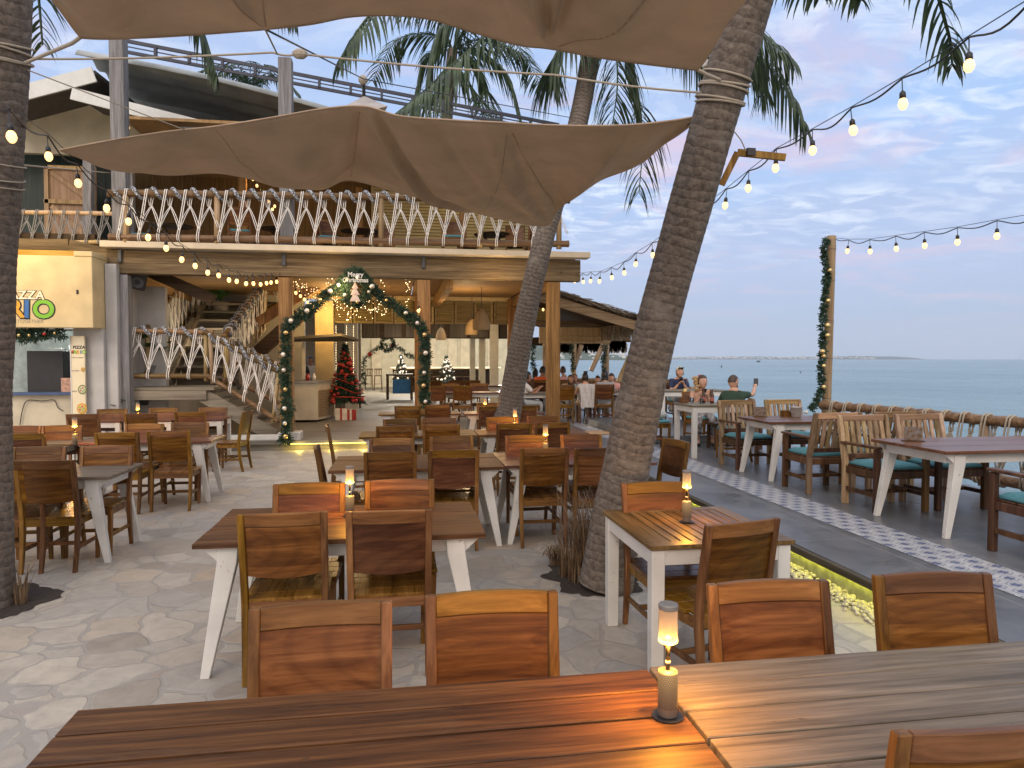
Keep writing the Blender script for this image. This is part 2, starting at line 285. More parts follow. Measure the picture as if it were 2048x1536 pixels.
def patternmat():
    """white encaustic tiles: blue six-point medallions inside dark-line hexagons"""
    m, t, b = newmat('blue_white_encaustic_tiles'); co = coords(t, False)
    s = N(t, 'ShaderNodeSeparateXYZ'); L(t, co, s.inputs[0])
    Q = .155
    def cell(ox, oy):
        x = mth(t, 'SUBTRACT', mth(t, 'FRACT', mth(t, 'ADD', mth(t, 'DIVIDE', s.outputs[0], Q), ox)), .5)
        y = mth(t, 'SUBTRACT', mth(t, 'FRACT', mth(t, 'ADD', mth(t, 'DIVIDE', s.outputs[1], Q*1.732), oy)), .5); y = mth(t, 'MULTIPLY', y, 1.732)
        return x, y
    outs = []
    for ox, oy in ((0, 0), (.5, .5)):
        x, y = cell(ox, oy)
        r = mth(t, 'SQRT', mth(t, 'ADD', mth(t, 'POWER', x, 2), mth(t, 'POWER', y, 2)))
        a = mth(t, 'ARCTAN2', y, x)
        pet = mth(t, 'MULTIPLY_ADD', mth(t, 'COSINE', mth(t, 'MULTIPLY', a, 6.0)), .035, .225)
        star = mth(t, 'LESS_THAN', r, pet)
        pet2 = mth(t, 'MULTIPLY_ADD', mth(t, 'COSINE', mth(t, 'MULTIPLY', a, 6.0)), -.03, .36)
        rim = mth(t, 'LESS_THAN', mth(t, 'ABSOLUTE', mth(t, 'SUBTRACT', r, pet2)), .033)
        dot = mth(t, 'LESS_THAN', r, .05)
        outs.append((star, rim, dot))
    star = mth(t, 'MAXIMUM', outs[0][0], outs[1][0]); rim = mth(t, 'MAXIMUM', outs[0][1], outs[1][1]); dot = mth(t, 'MAXIMUM', outs[0][2], outs[1][2])
    n = N(t, 'ShaderNodeTexNoise', inp={'Scale': 12, 'Detail': 6}); L(t, co, n.inputs[0])
    wh = ramp(t, n.outputs[0], [(.3, (.34, .35, .37)), (.7, (.50, .50, .50))])
    c = mixc(t, mth(t, 'MULTIPLY', rim, .85), wh, (.14, .16, .22)); c = mixc(t, star, c, (.085, .105, .20)); c = mixc(t, mth(t, 'MULTIPLY', dot, .7), c, (.3, .33, .42))
    L(t, c, b.inputs['Base Color']); b.inputs['Roughness'].default_value = .35; return m
patM = patternmat()
def seamat():
    m, t, b = newmat('sea_water'); co = coords(t, False)
    hs = None
    for sc, st, amp in ((.05, (1, 1.3, 1), 5.5), (.32, (1, 2.0, 1), 2.4), (1.5, (1, 1.7, 1), .55)):
        mp = N(t, 'ShaderNodeMapping'); mp.inputs['Scale'].default_value = st; mp.inputs['Rotation'].default_value = (0, 0, R(14)); L(t, co, mp.inputs[0])
        n = N(t, 'ShaderNodeTexNoise', inp={'Scale': sc, 'Detail': 5, 'Roughness': .58, 'Distortion': .4}); L(t, mp.outputs[0], n.inputs[0])
        v = mth(t, 'MULTIPLY', n.outputs[0], amp); hs = v if hs is None else mth(t, 'ADD', hs, v)
    n = N(t, 'ShaderNodeTexNoise', inp={'Scale': .02, 'Detail': 5}); L(t, co, n.inputs[0])
    L(t, ramp(t, n.outputs[0], [(.35, (.10, .18, .20)), (.65, (.155, .245, .26))]), b.inputs['Base Color'])
    b.inputs['Roughness'].default_value = .22; b.inputs['IOR'].default_value = 1.33
    bump(t, b, hs, .8, .25); return m
seaM = seamat()
# ---------------------------------------------------------------- mesh builder
class MB:
    def __init__(s): s.v = []; s.f = []; s.uv = None
    def add(s, vs, fs):
        o = len(s.v); s.v += [Vector(v) for v in vs]; s.f += [tuple(i+o for i in f) for f in fs]; return s
    def box(s, c, d, rz=0.0, M=None):
        x, y, z = d[0]/2, d[1]/2, d[2]/2
        vs = [Vector((a*x, b*y, e*z)) for a in (-1, 1) for b in (-1, 1) for e in (-1, 1)]
        T = Matrix.Translation(Vector(c)) @ (M if M is not None else Matrix.Rotation(rz, 4, 'Z'))
        return s.add([T @ v for v in vs], [(0, 1, 3, 2), (4, 6, 7, 5), (0, 4, 5, 1), (2, 3, 7, 6), (0, 2, 6, 4), (1, 5, 7, 3)])
    def sweep(s, pts, secs):
        """rectangular sections (wx, wy) stacked at the points"""
        vs = []
        for p, (a, b) in zip(pts, secs):
            vs += [Vector(p)+Vector((i*a/2, j*b/2, 0)) for i, j in ((-1, -1), (1, -1), (1, 1), (-1, 1))]
        fs = []; n = len(pts)
        for k in range(n-1):
            for i in range(4): fs.append((k*4+i, k*4+(i+1) % 4, k*4+4+(i+1) % 4, k*4+4+i))
        fs += [(3, 2, 1, 0), tuple(range(4*n-4, 4*n))]
        return s.add(vs, fs)
    def bar(s, p, q, wd, h, up=(0, 0, 1)):
        p = Vector(p); q = Vector(q); d = (q-p); l = d.length; d.normalize(); u = Vector(up)
        if abs(d.dot(u)) > .98: u = Vector((0, 1, 0))
        sx = d.cross(u).normalized(); uz = sx.cross(d)
        vs = [b+sx*(i*wd/2)+uz*(j*h/2) for b in (p, q) for i, j in ((-1, -1), (1, -1), (1, 1), (-1, 1))]
        return s.add(vs, [(0, 1, 5, 4), (1, 2, 6, 5), (2, 3, 7, 6), (3, 0, 4, 7), (3, 2, 1, 0), (4, 5, 6, 7)])
    def tube(s, pts, r, n=8, caps=True):
        pts = [Vector(p) for p in pts]; m = len(pts); rr = r if isinstance(r, (list, tuple)) else [r]*m
        t0 = (pts[1]-pts[0]).normalized(); u = t0.cross(Vector((0, 0, 1)))
        if u.length < .1: u = t0.cross(Vector((0, 1, 0)))
        u.normalize(); vs = []
        for k in range(m):
            t = (pts[min(k+1, m-1)]-pts[max(k-1, 0)])
            if t.length < 1e-9: t = t0.copy()
            t.normalize(); u = (u-t*u.dot(t))
            if u.length < 1e-6: u = t.orthogonal()
            u.normalize(); w_ = t.cross(u)
            vs += [pts[k]+(u*math.cos(2*math.pi*i/n)+w_*math.sin(2*math.pi*i/n))*rr[k] for i in range(n)]
        fs = [(k*n+i, k*n+(i+1) % n, k*n+n+(i+1) % n, k*n+n+i) for k in range(m-1) for i in range(n)]
        if caps: fs += [tuple(reversed(range(n))), tuple(range((m-1)*n, m*n))]
        return s.add(vs, fs)
    def lathe(s, prof, c=(0, 0, 0), n=16, caps=True):
        c = Vector(c); vs = [c+Vector((r*math.cos(2*math.pi*i/n), r*math.sin(2*math.pi*i/n), z)) for r, z in prof for i in range(n)]
        m = len(prof); fs = [(k*n+i, k*n+(i+1) % n, k*n+n+(i+1) % n, k*n+n+i) for k in range(m-1) for i in range(n)]
        if caps: fs += [tuple(reversed(range(n))), tuple(range((m-1)*n, m*n))]
        return s.add(vs, fs)
    def ball(s, c, r, n=10, sq=(1, 1, 1)):
        c = Vector(c); vs = []; m = n//2+1
        for k in range(m+1):
            a = math.pi*k/m
            vs += [c+Vector((r*sq[0]*math.sin(a)*math.cos(2*math.pi*i/n), r*sq[1]*math.sin(a)*math.sin(2*math.pi*i/n), -r*sq[2]*math.cos(a))) for i in range(n)]
        return s.add(vs, [(k*n+i, k*n+(i+1) % n, k*n+n+(i+1) % n, k*n+n+i) for k in range(m) for i in range(n)])
    def bent(s, x0, x1, z0, z1, yf, th, n=8, drop=0.0, topdrop=0.0, nz=1):
        vs = []
        for k in range(n+1):
            u = k/n; x = x0+(x1-x0)*u; arc = math.sin(math.pi*u)
            zb = z0-drop*arc; zt = z1+topdrop*arc
            for j in range(nz+1):
                z = zb+(zt-zb)*j/nz
                y = yf(x, z); vs += [(x, y-th/2, z), (x, y+th/2, z)]
        q = 2*(nz+1); fs = []
        for k in range(n):
            a = k*q; b = a+q
            for j in range(nz):
                fs += [(a+2*j, b+2*j, b+2*j+2, a+2*j+2), (a+2*j+1, a+2*j+3, b+2*j+3, b+2*j+1)]
            fs += [(a, a+1, b+1, b), (a+2*nz, b+2*nz, b+2*nz+1, a+2*nz+1)]
        for a, fl in ((0, False), (n*q, True)):
            for j in range(nz):
                f = (a+2*j, a+2*j+2, a+2*j+3, a+2*j+1); fs.append(tuple(reversed(f)) if fl else f)
        return s.add(vs, fs)
    def strip(s, a, b, wd, n=(0, 0, 1)):
        a = Vector(a); b = Vector(b); sd_ = (b-a).cross(Vector(n)).normalized()*wd/2
        return s.add([a-sd_, a+sd_, b+sd_, b-sd_], [(0, 1, 2, 3)])
    def mesh(s, name, mat, smooth=False, bev=0.0):
        me = bpy.data.meshes.new(name); me.from_pydata([tuple(v) for v in s.v], [], s.f)
        bm = bmesh.new(); bm.from_mesh(me)
        bmesh.ops.recalc_face_normals(bm, faces=bm.faces)
        if bev:
            bmesh.ops.bevel(bm, geom=[e for e in bm.edges if len(e.link_faces) == 2 and e.calc_face_angle(0) > .5], offset=bev, segments=1, affect='EDGES', clamp_overlap=True)
        bm.to_mesh(me); bm.free()
        if mat: me.materials.append(mat)
        if smooth: me.polygons.foreach_set('use_smooth', [True]*len(me.polygons))
        return me
    def build(s, name, mat, parent=None, smooth=False, bev=0.0, loc=None):
        o = bpy.data.objects.new(name, s.mesh(name, mat, smooth, bev)); COL.objects.link(o)
        if parent: o.parent = parent
        if loc: o.location = loc
        return o
def tag(o, label, cat, group=None):
    o['label'] = label; o['category'] = cat
    if group: o['group'] = group
    return o
def thing(name, label, cat, loc=(0, 0, 0), rz=0.0, group=None):
    o = bpy.data.objects.new(name, None); COL.objects.link(o); o.location = loc; o.rotation_euler = (0, 0, rz)
    o.empty_display_size = .1
    return tag(o, label, cat, group)
def struct(o, kind='structure'): o['kind'] = kind; return o
def copy_tree(o, parent=None):
    c = o.copy(); COL.objects.link(c)
    if parent: c.parent = parent
    for ch in o.children: copy_tree(ch, c)
    return c
USED = set()
def place(proto, loc, rz, label, group=None, scale=None):
    if proto.name in USED: o = copy_tree(proto)
    else: o = proto; USED.add(proto.name)
    o.location = loc; o.rotation_euler = (0, 0, rz); o['label'] = label
    if group: o['group'] = group
    if scale: o.scale = scale
    return o
def light(name, loc, e, col=(1, .62, .28), r=.05):
    l = bpy.data.lights.new(name, 'POINT'); l.energy = e; l.color = col; l.shadow_soft_size = r
    o = bpy.data.objects.new(name, l); COL.objects.link(o); o.location = loc; return o
def catmull(pts, n=6):
    pts = [Vector(p) for p in pts]; out = []
    for i in range(len(pts)-1):
        p0 = pts[max(i-1, 0)]; p1 = pts[i]; p2 = pts[i+1]; p3 = pts[min(i+2, len(pts)-1)]
        for k in range(n):
            t = k/n; out.append(.5*((2*p1)+(p2-p0)*t+(2*p0-5*p1+4*p2-p3)*t*t+(3*p1-p0-3*p2+p3)*t**3))
    out.append(pts[-1]); return out
# ================================================================ SETTING
TZ = .22; DZ = .19
o = MB().add([(-40, -10, 0), (3.26, -10, 0), (3.26, 40, 0), (-40, 40, 0)], [(0, 1, 2, 3)]).build('stone_ground', stoneM); struct(o)
def sea_sheet():
    def axis(lo, hi, a, b, st, g):
        v = []; x = a
        while x < b: v.append(x); x += st
        k = st
        while x < hi: v.append(x); k *= g; x += k
        v.append(hi); x = a; k = st; w2 = []
        while x > lo: k *= g*1.25; x -= k; w2.append(max(x, lo))
        return list(reversed(w2))+v
    X = axis(-5900, 5900, 3, 14, .38, 1.022); Y = axis(-390, 7100, 2, 20, .38, 1.022); vs = []; nx, ny = len(X), len(Y)
    for i, x in enumerate(X):
        dx = X[min(i+1, nx-1)]-X[max(i-1, 0)]
        for j, y in enumerate(Y):
            sp_ = max(dx, Y[min(j+1, ny-1)]-Y[max(j-1, 0)])*.5; z = 0
            if x > 0 and y > -10:
                for wl, am in ((1.6, .045), (4.0, .10), (11, .17), (34, .30)):
                    f = min(1, max(0, (wl/sp_-2.2)/2.5))
                    if f > 0: z += f*am*noise.noise((x/wl+y/wl*.25, y/wl*1.9, wl))
            vs.append((x, y, -1.55+z))
    m = MB(); m.v = vs; m.f = [(i*ny+j, (i+1)*ny+j, (i+1)*ny+j+1, i*ny+j+1) for i in range(nx-1) for j in range(ny-1)]
    return m.build('sea', seaM, None, True)
o = sea_sheet(); struct(o)
o = MB().box((-18.4, 15, -.9), (43.2, 50, 1.78)).build('shore_bank', greyW); struct(o)
# raised terrace by the sea
m = MB(); m.box((5.04, 10.5, TZ-.035), (3.62, 33, .07)); m.box((5.06, 10.5, -.75), (3.5, 32.9, 1.8)); o = m.build('terrace_slab', terrM); struct(o)
m = MB(); m.box((3.205, 5.0, TZ-.031), (.05, 22, .056)); o = m.build('terrace_edge_board', wood('edge_board', ((.04, .035, .025), (.09, .075, .055), (.15, .125, .09)), 1, rough=.7), bev=.006); struct(o)
m = MB(); m.box((3.262, 5.0, .08), (.04, 22, .158)); o = m.build('terrace_lower_wall', plain('olive_board', (.30, .30, .20), .8, var=.35, scale=14)); struct(o)  # olive tone, varied at random
m = MB(); m.box((3.226, 5.0, .1565), (.010, 21.9, .005)); o = m.build('led_strip', ledM); tag(o, 'yellow green light strip glowing under the terrace edge', 'light strip')
o = MB().add([(3.915, -6, TZ+.004), (4.375, -6, TZ+.004), (4.375, 20, TZ+.004), (3.915, 20, TZ+.004)], [(0, 1, 2, 3)]).build('patterned_tile_path', patM); struct(o)
m = MB(); m.box((5.35, 14.3, TZ+.07), (2.1, 4.2, .14)); o = m.build('terrace_platform', terrM, bev=.01); struct(o)
# building deck
m = MB(); m.box((-1.2, 28, DZ-.03), (9.0, 28, .06)); m.box((-1.2, 28.05, .065), (8.9, 27.9, .13)); o = m.build('timber_deck_floor', deckM); struct(o)
m = MB(); m.box((-1.15, 14.02, .128), (2.1, .03, .01)); o = m.build('led_strip', emis('led_warm', (1, .75, .15), 7)); tag(o, 'warm yellow light strip under the deck step by the entrance', 'light strip')
for x in (-1.9, -1.3, -.7, -.1): light('step_glow', (x, 13.9, .06), 2.2, (1, .72, .12), .03)
# pebbles: heaps of small stones nobody could count
def pebbles():
    m = MB(); rn = random.Random(3)
    for k in range(1500):
        y = rn.uniform(2.3, 6.4); x = 3.245-abs(rn.gauss(0, .09)); r = rn.uniform(.010, .024)
        if x < 3.0: continue
        z = r*.5+max(0, .035*(1-(3.245-x)/.2))*rn.random()
        m.ball((x, y, z), r, 6, (1, rn.uniform(.7, 1.3), .7))
    o = m.build('pebbles', plain('pebble_stone', (.52, .48, .36), .8, var=.25, scale=10), smooth=True); o['kind'] = 'stuff'; o['label'] = 'pale pebbles heaped along the foot of the terrace edge'
pebbles()
# far land
def hills(name, pts, dist, depth, col, seed, hk=1.0):
    rn = random.Random(seed); m = MB(); n = len(pts)
    prof = catmull([(p[0], p[1], 0) for p in pts], 14); vs = []; k = 7
    for q in prof:
        for j in range(k):
            t = j/(k-1); d = dist+depth*t; base_ = D(q.x, 718.2, d/1.0); h = max(0, (718-q.y))*dist/FPX*hk
            hh = h*math.sin(math.pi*min(1, t*1.0)*.5+.0)*(1+.25*noise.noise((q.x*.06, t*3, seed)))
            vs.append((base_.x, base_.y, -1.6+hh*1.05))
    c = len(prof); m.add(vs, [(i*k+j, (i+1)*k+j, (i+1)*k+j+1, i*k+j+1) for i in range(c-1) for j in range(k-1)])
    o = m.build(name, plain(name+'_mat', col, .95, var=.35, scale=.02, bmp=0), smooth=True); return struct(o)
hills('far_hills', [(1290, 714), (1340, 713), (1420, 712), (1500, 711.5), (1560, 712.5), (1640, 712), (1700, 710.5), (1760, 711.5), (1810, 713), (1850, 717.5)], 5200, 900, (.13, .17, .19), 2)
hills('near_headland', [(1040, 684), (1080, 682), (1125, 690), (1165, 697), (1200, 704), (1240, 706), (1275, 709), (1330, 716)], 1900, 500, (.075, .105, .075), 4)
def town(name, xa, xb, dist, n, ya, yb, s, seed):
    rn = random.Random(seed); m = MB()
    for k in range(n):
        px = rn.uniform(xa, xb); py = rn.uniform(ya, yb); p = D(px, py, dist); sz = rn.uniform(.5, 1)*s
        m.box((p.x, p.y, p.z), (sz*1.3*rn.uniform(.6, 1.7), sz, sz*rn.uniform(.4, .8)))
    o = m.build(name, plain('town_white', (.62, .62, .60), .8, var=.1, bmp=0)); o['kind'] = 'stuff'; o['label'] = 'pale specks of houses strung along the far shore ' + ('under the low hills' if dist > 3000 else 'on the headland behind the hut')
town('distant_town', 1300, 1750, 5180, 230, 713.5, 717, 9, 5)
town('hillside_houses', 1100, 1320, 1880, 60, 703, 716, 6, 6)
for i, (px, py, d) in enumerate(((1517, 724.5, 1500), (1601, 747, 230), (1443, 735, 600))):
    p = A(px, py, -1.6); s = p.y/FPX
    m = MB(); m.sweep([(0, 0, -.1*s), (0, 0, 2.2*s)], [(5*s, 2*s), (9*s, 3*s)] if i == 0 else [(1.5*s, 1.5*s), (2*s, 2*s)])
    b = m.build('small_boat' if i == 0 else 'buoy', plain('dark_hull', (.04, .05, .06), .6)); b.location = p
    m = MB(); m.box((0, 0, 3*s), (1.6*s, 1*s, 3*s)); m.build('cabin' if i == 0 else 'marker', plain('dark_hull', (.04, .05, .06)), b)
    tag(b, ('tiny dark boat far out on the sea near the hills', 'dark marker buoy on the open sea left of the tall bamboo post', 'small dark buoy on the sea above the seated couple')[i], 'boat' if i == 0 else 'buoy')
# ================================================================ RESTAURANT BUILDING
YB = 14.36
bld = thing('restaurant_building', 'two storey open timber restaurant with a rope railed upper deck', 'building', (0, YB, 0))
def bp(mb, name, mat, parent=None, bev=.008, smooth=False):
    o = mb.build(name, mat, parent or bld, smooth, bev)
    if (parent or bld) is bld: o.matrix_parent_inverse = bld.matrix_world.inverted() if False else Matrix.Translation((0, -YB, 0))
    return o
XP = [-5.13, -2.18, .475, 3.12]
for i, x in enumerate(XP):
    top = 3.32; m = MB().box((x, YB, (top+.02)/2), (.25, .25, top-.02)); bp(m, 'post', greyPost if i == 0 else postZ)
bp(MB().box((-2.12, YB-.02, .17), (.42, .42, .34)), 'plinth', whiteP, bev=.02)
for i, (x, zt, y) in enumerate(((XP[0], 7.75, YB), (-2.14, 7.5, YB), (-5.75, 6.0, 16.6), (-3.6, 6.4, 17.5), (1.5, 6.2, 17.0), (-1.0, 6.1, 18.6))):
    bp(MB().box((x, y, (3.95+zt)/2), (.25 if i < 2 else .16, .25 if i < 2 else .16, zt-3.95)), 'post', greyPost if i < 3 else postZ)
bp(MB().box((-.85, YB, 3.56), (9.05, .2, .44)), 'beam', beamX, bev=.012)
bp(MB().box((-.79, YB-.18, 3.855), (9.22, .3, .115)), 'fascia_band', bandP)
bp(MB().box((-.8, 17.4, 3.87), (8.9, 5.6, .1)), 'upper_floor', deckM)
for x in (XP[0], -1.0+.0, 1.0, 3.12): bp(MB().box((x, 17.1, 3.30), (.16, 5.2, .26)), 'joist', beamY)
for px in (240, 568, 847):
    p = P(px, 528, YB-.12); bp(MB().box((p.x, YB-.125, 3.66), (.07, .045, .24)), 'bracket', steelM)
# woven ceiling
cm, t_, b_ = newmat('woven_mat'); co_ = coords(t_, False)
br = N(t_, 'ShaderNodeTexBrick', inp={'Scale': 9, 'Mortar Size': .015, 'Color1': (.36, .22, .09, 1), 'Color2': (.27, .16, .06, 1), 'Mortar': (.12, .07, .03, 1)}); L(t_, co_, br.inputs[0]); L(t_, br.outputs[0], b_.inputs['Base Color']); b_.inputs['Roughness'].default_value = .7; bump(t_, b_, br.outputs['Fac'], .4, .01)
m = MB()
for x0, x1 in ((-5.0, -2.32), (-2.30, .30), (.32, 3.02)): m.box(((x0+x1)/2, 17.2, 3.47), (x1-x0, 5.1, .04))
bp(m, 'ceiling', cm, bev=0)
YL = 19.6
bp(MB().box((.75, YL, 3.42), (6.6, .12, .14)), 'cream_fascia', yellowW)
k = 0
x = -1.78
while x < 4.0:
    f = bp(MB().box((x+.03, YL, 3.03), (.06, .07, .64)).box((x+.49, YL, 3.03), (.06, .07, .64)).box((x+.26, YL, 3.32), (.40, .07, .06)).box((x+.26, YL, 2.74), (.40, .07, .06)), 'louvre_panel', louvreM, bev=.004)
    s = MB()
    for q in range(11):
        s.box((x+.26, YL, 2.80+q*.0475), (.395, .012, .045), M=Matrix.Rotation(R(38), 4, 'X'))
    s.build('slats', louvreM, f, bev=0); x += .545; k += 1
bp(MB().box((1.1, YL+.06, 3.03), (5.8, .01, .62)), 'louvre_backing', darkWood)
c = P(650, 700, YL); bp(MB().box((c.x, YL, 1.75), (.48, .3, 3.1)), 'column', yellowW)
for px0, px1, yy in ((829, 839, YL), (1014, 1030, YL)):
    a = P(px0, 700, yy); b = P(px1, 700, yy); bp(MB().box(((a.x+b.x)/2, yy-.13, 1.8), (b.x-a.x, .18, 3.2)), 'post', postZ)
for px0, px1, yy in ((940, 950, 27), (958, 970, 26), (980, 996, 25), (690, 716, 22.0)):
    a = P(px0, 700, yy); b = P(px1, 700, yy); bp(MB().box(((a.x+b.x)/2, yy, 1.6), (b.x-a.x, .25, 2.9)), 'column', creamP)
a = P(560, 700, 22.2); b = P(650, 700, 22.2); bp(MB().box(((a.x+b.x)/2, 22.2, 1.75), (b.x-a.x, .1, 3.3)), 'inner_wall', plain('brown_wall', (.22, .17, .11), .8))
a = P(666, 700, 23); b = P(722, 700, 23); bp(MB().box(((a.x+b.x)/2, 23, 1.6), (b.x-a.x, .1, 2.9)), 'inner_wall', plain('brown_wall', (.22, .17, .11), .8))
a = P(724, 700, 25.2); b = P(1025, 700, 25.2)
bp(MB().box(((a.x+b.x)/2, 25.2, 2.9), (b.x-a.x, .15, .85)), 'lintel', darkWood)
m = MB()
for i in range(7):
    xx = a.x+.3+i*(b.x-a.x)/7; m.box((xx, 25.1, 2.75), (.62, .04, .5))
bp(m, 'shutter_panel', wood('shutter_dark', ((.05, .04, .025), (.09, .07, .045), (.13, .10, .07)), 2), bev=.01)
# far room
xe = P(1016, 700, 40).x; bp(MB().box(((xe-6.5)/2, 40, 2.2), (xe+6.5, .2, 4.4)), 'back_wall', creamP)
a = P(724, 700, 30)
bp(MB().box((-2.2, 31, 1.9), (.15, 18, 3.6)), 'side_wall', creamP)
for px in (752, 862, 905, 930, 985): p = P(px, 700, 39.8); bp(MB().box((p.x, 39.85, 1.6), (.5, .1, 3.0)), 'pilaster', bandP)
bp(MB().add([(-2.6, 24, 3.7), (3.2, 24, 3.7), (6.4, 40, 3.7), (-2.6, 40, 3.7), (-2.6, 24, 3.85), (3.2, 24, 3.85), (6.4, 40, 3.85), (-2.6, 40, 3.85)], [(3, 2, 1, 0), (4, 5, 6, 7), (0, 1, 5, 4), (1, 2, 6, 5), (2, 3, 7, 6), (3, 0, 4, 7)]), 'inner_ceiling', creamP)
# bar counter + stools + dark tables far inside
a = P(781, 735, 34); b = P(1000, 735, 34)
bc = MB().box(((a.x+b.x)/2, 34, 1.32), (b.x-a.x, .9, .08)).build('counter_top', plain('pale_counter', (.62, .54, .38), .4), None, bev=.01)
tag(bc, 'long pale bar counter with a dark front at the back of the hall', 'bar counter')
bf = MB().box(((a.x+b.x)/2, 34.1, .72), (b.x-a.x-.2, .6, 1.1)).build('front_panel', darkWood, bc)
bc.name = 'bar_counter'
def make_stool():
    t = thing('bar_stool', 'dark slatted bar stool', 'bar stool')
    MB().box((0, 0, .72), (.38, .38, .05)).build('seat', darkWood, t, bev=.006)
    for sx in (-1, 1):
        for sy in (-1, 1): MB().sweep([(sx*.19, sy*.19, 0), (sx*.16, sy*.16, .7)], [(.035, .035)]*2).build('leg', darkWood, t)
    m = MB().box((0, -.18, 1.05), (.38, .03, .06))
    for i in range(5): m.box((-.16+i*.08, -.18, .9), (.03, .02, .3))
    m.build('backrest', darkWood, t); MB().box((0, 0, .3), (.3, .3, .02)).build('footrest', darkWood, t); return t
stool = make_stool()
spots = [(738, 36.5), (756, 36.5)]+[(795+i*15.5, 33.1) for i in range(11)]
for i, (px, yy) in enumerate(spots):
    p = P(px, 750, yy); place(stool, (p.x, yy, DZ), R(0 if i > 1 else 5), ('dark bar stool against the pale far wall, %s of the pair' % ('left' if i == 0 else 'right')) if i < 2 else 'dark slatted bar stool number %s from the left along the bar counter' % ('one two three four five six seven eight nine ten eleven'.split()[i-2]), 'bar stools at the back of the hall')
# dark table with a blue cloth side, inside the hall
p0 = P(772, 750, 28); p1 = P(826, 750, 28)
t = thing('dark_table', 'dark wooden high table with blue panel inside the hall entrance', 'table', ((p0.x+p1.x)/2, 28, DZ))
wd = p1.x-p0.x
MB().box((0, 0, .95), (wd, .9, .06)).build('tabletop', darkWood, t, bev=.005)
for sx in (-1, 1):
    for sy in (-1, 1): MB().box((sx*(wd/2-.06), sy*.4, .46), (.09, .09, .92)).build('leg', darkWood, t)
MB().box((.1, -.3, .5), (wd*.7, .04, .55)).build('blue_panel', plain('blue_cloth', (.03, .16, .42), .7), t)
# upper floor back wall and roof
bp(MB().box((-4.2, 19.9, 5.4), (7.4, .1, 3.2)), 'upper_wall', wood('upper_boards', ((.09, .05, .02), (.17, .095, .04), (.26, .15, .07)), 2, rough=.7))
bp(MB().box((1.6, 19.85, 5.2), (4.7, .1, 2.9)), 'upper_wall', plain('straw_blind', (.44, .37, .20), .8, var=.1))
m = MB()
for i in range(30): m.box((1.6, 19.785, 3.95+i*.085), (4.6, .03, .012))
bp(m, 'blind_slats', bambooM, bev=0)
m = MB()
for i in range(6): m.bar((-5.2+i*.9, 19.7, 6.9-i*.0), (-4.4+i*.9, 15.0, 6.1), .1, .16)
bp(m, 'rafters', darkWood)
bp(MB().box((-1.2, 17.6, 6.55), (8.4, 4.6, .06)), 'upper_ceiling', cm, bev=0)
# draped grey canvas/metal roof sheet with rolls
vs = []; nx, ny = 40, 34
for i in range(nx+1):
    X = -6.45+10.3*i/nx
    for j in range(ny+1):
        Y = 15.6+4.6*j/ny
        z = 8.12-.175*(X+6.4)+.06*math.sin(j*1.15)+.1*math.sin(i*.16)-.10*j/ny-.25*math.sin(math.pi*i/nx)*(j/ny)
        if j < 4: z -= .22*(1-j/4.0)**1.2; Y += .16*(1-j/4.0)
        vs.append((X, Y, z))
m = MB().add(vs, [(i*(ny+1)+j, (i+1)*(ny+1)+j, (i+1)*(ny+1)+j+1, i*(ny+1)+j+1) for i in range(nx) for j in range(ny)])
o = bp(m, 'roof_sheet', plain('grey_sheet', (.33, .36, .36), .6, var=.25, scale=1.5), bev=0, smooth=True)
md = o.modifiers.new('t', 'SOLIDIFY'); md.thickness = .02
def truss(): 
    m = MB(); a = P(243, 80, 15.5); b = P(1118, 250, 15.5); a2 = P(243, 102, 15.5); b2 = P(1118, 266, 15.5)
    a.z += .0; m.bar(a, b, .05, .065); m.bar(a2, b2, .05, .06); q = 14
    for i in range(q):
        t0 = i/q; u = a.lerp(b, t0); v = a2.lerp(b2, t0); m.bar(u, v, .05, .09)
        w2 = a.lerp(b, (i+1)/q); w3 = a2.lerp(b2, (i+1)/q); m.bar(u.lerp(v, .5), w2.lerp(w3, .5), .02, .02)
    return m
bp(truss(), 'roof_truss', trussM, bev=0)
# ---------------------------------------------------------------- kiosk
kio = thing('pizza_kiosk', 'cream pizza kiosk with a colourful sign and serving window', 'kiosk', (-6, 14, 0))
def kb(mb, name, mat, parent=None, bev=.006):
    o = mb.build(name, mat, parent or kio, False, bev)
    if parent is None: o.matrix_parent_inverse = Matrix.Translation((6, -14, 0))
    return o
YK = 13.6
fx0, fx1 = -8.6, -5.36
kb(MB().box(((fx0+fx1)/2, YK+.35, 2.93), (fx1-fx0, .7, 1.26)).box((-5.50, YK+.35, 3.60), (.30, .74, .09)), 'fascia', yellowW, bev=.01)
kb(MB().box((-7.0, YK+.3, 3.61), (2.7, .5, .1)), 'top_board', wood('orange_board', ((.35, .18, .05), (.5, .27, .08), (.6, .34, .12)), 0))
kb(MB().box((-7.2, YK+.6, .55), (2.7, .12, 1.10)), 'lower_wall', creamP)
kb(MB().box((-5.6, YK+.5, 1.15), (.5, .2, 2.3)), 'side_pier', greyW)
kb(MB().box((-6.75, YK+.55, 1.12), (1.8, .3, .05)), 'counter', plain('blue_counter', (.05, .09, .2), .4))
kb(MB().box((-7.0, 16.4, 1.7), (3.4, .1, 1.3)), 'back_wall', plain('kitchen_wall', (.42, .50, .48), .6, var=.3))
kb(MB().box((-5.86, YK+.5, 1.6), (.05, .1, 1.4)), 'window_frame', whiteP)
mk = MB().box((-6.52, 14.6, 1.5), (.62, .4, .8)); kb(mk, 'black_cabinet', blackM)
rn = random.Random(11); m = MB()
for i in range(16): m.box((rn.uniform(-6.9, -5.95), 15.6, 1.35+rn.random()*.75), (rn.uniform(.08, .3), .2, rn.uniform(.03, .15)))
kb(m, 'kitchen_shelf', metalM)
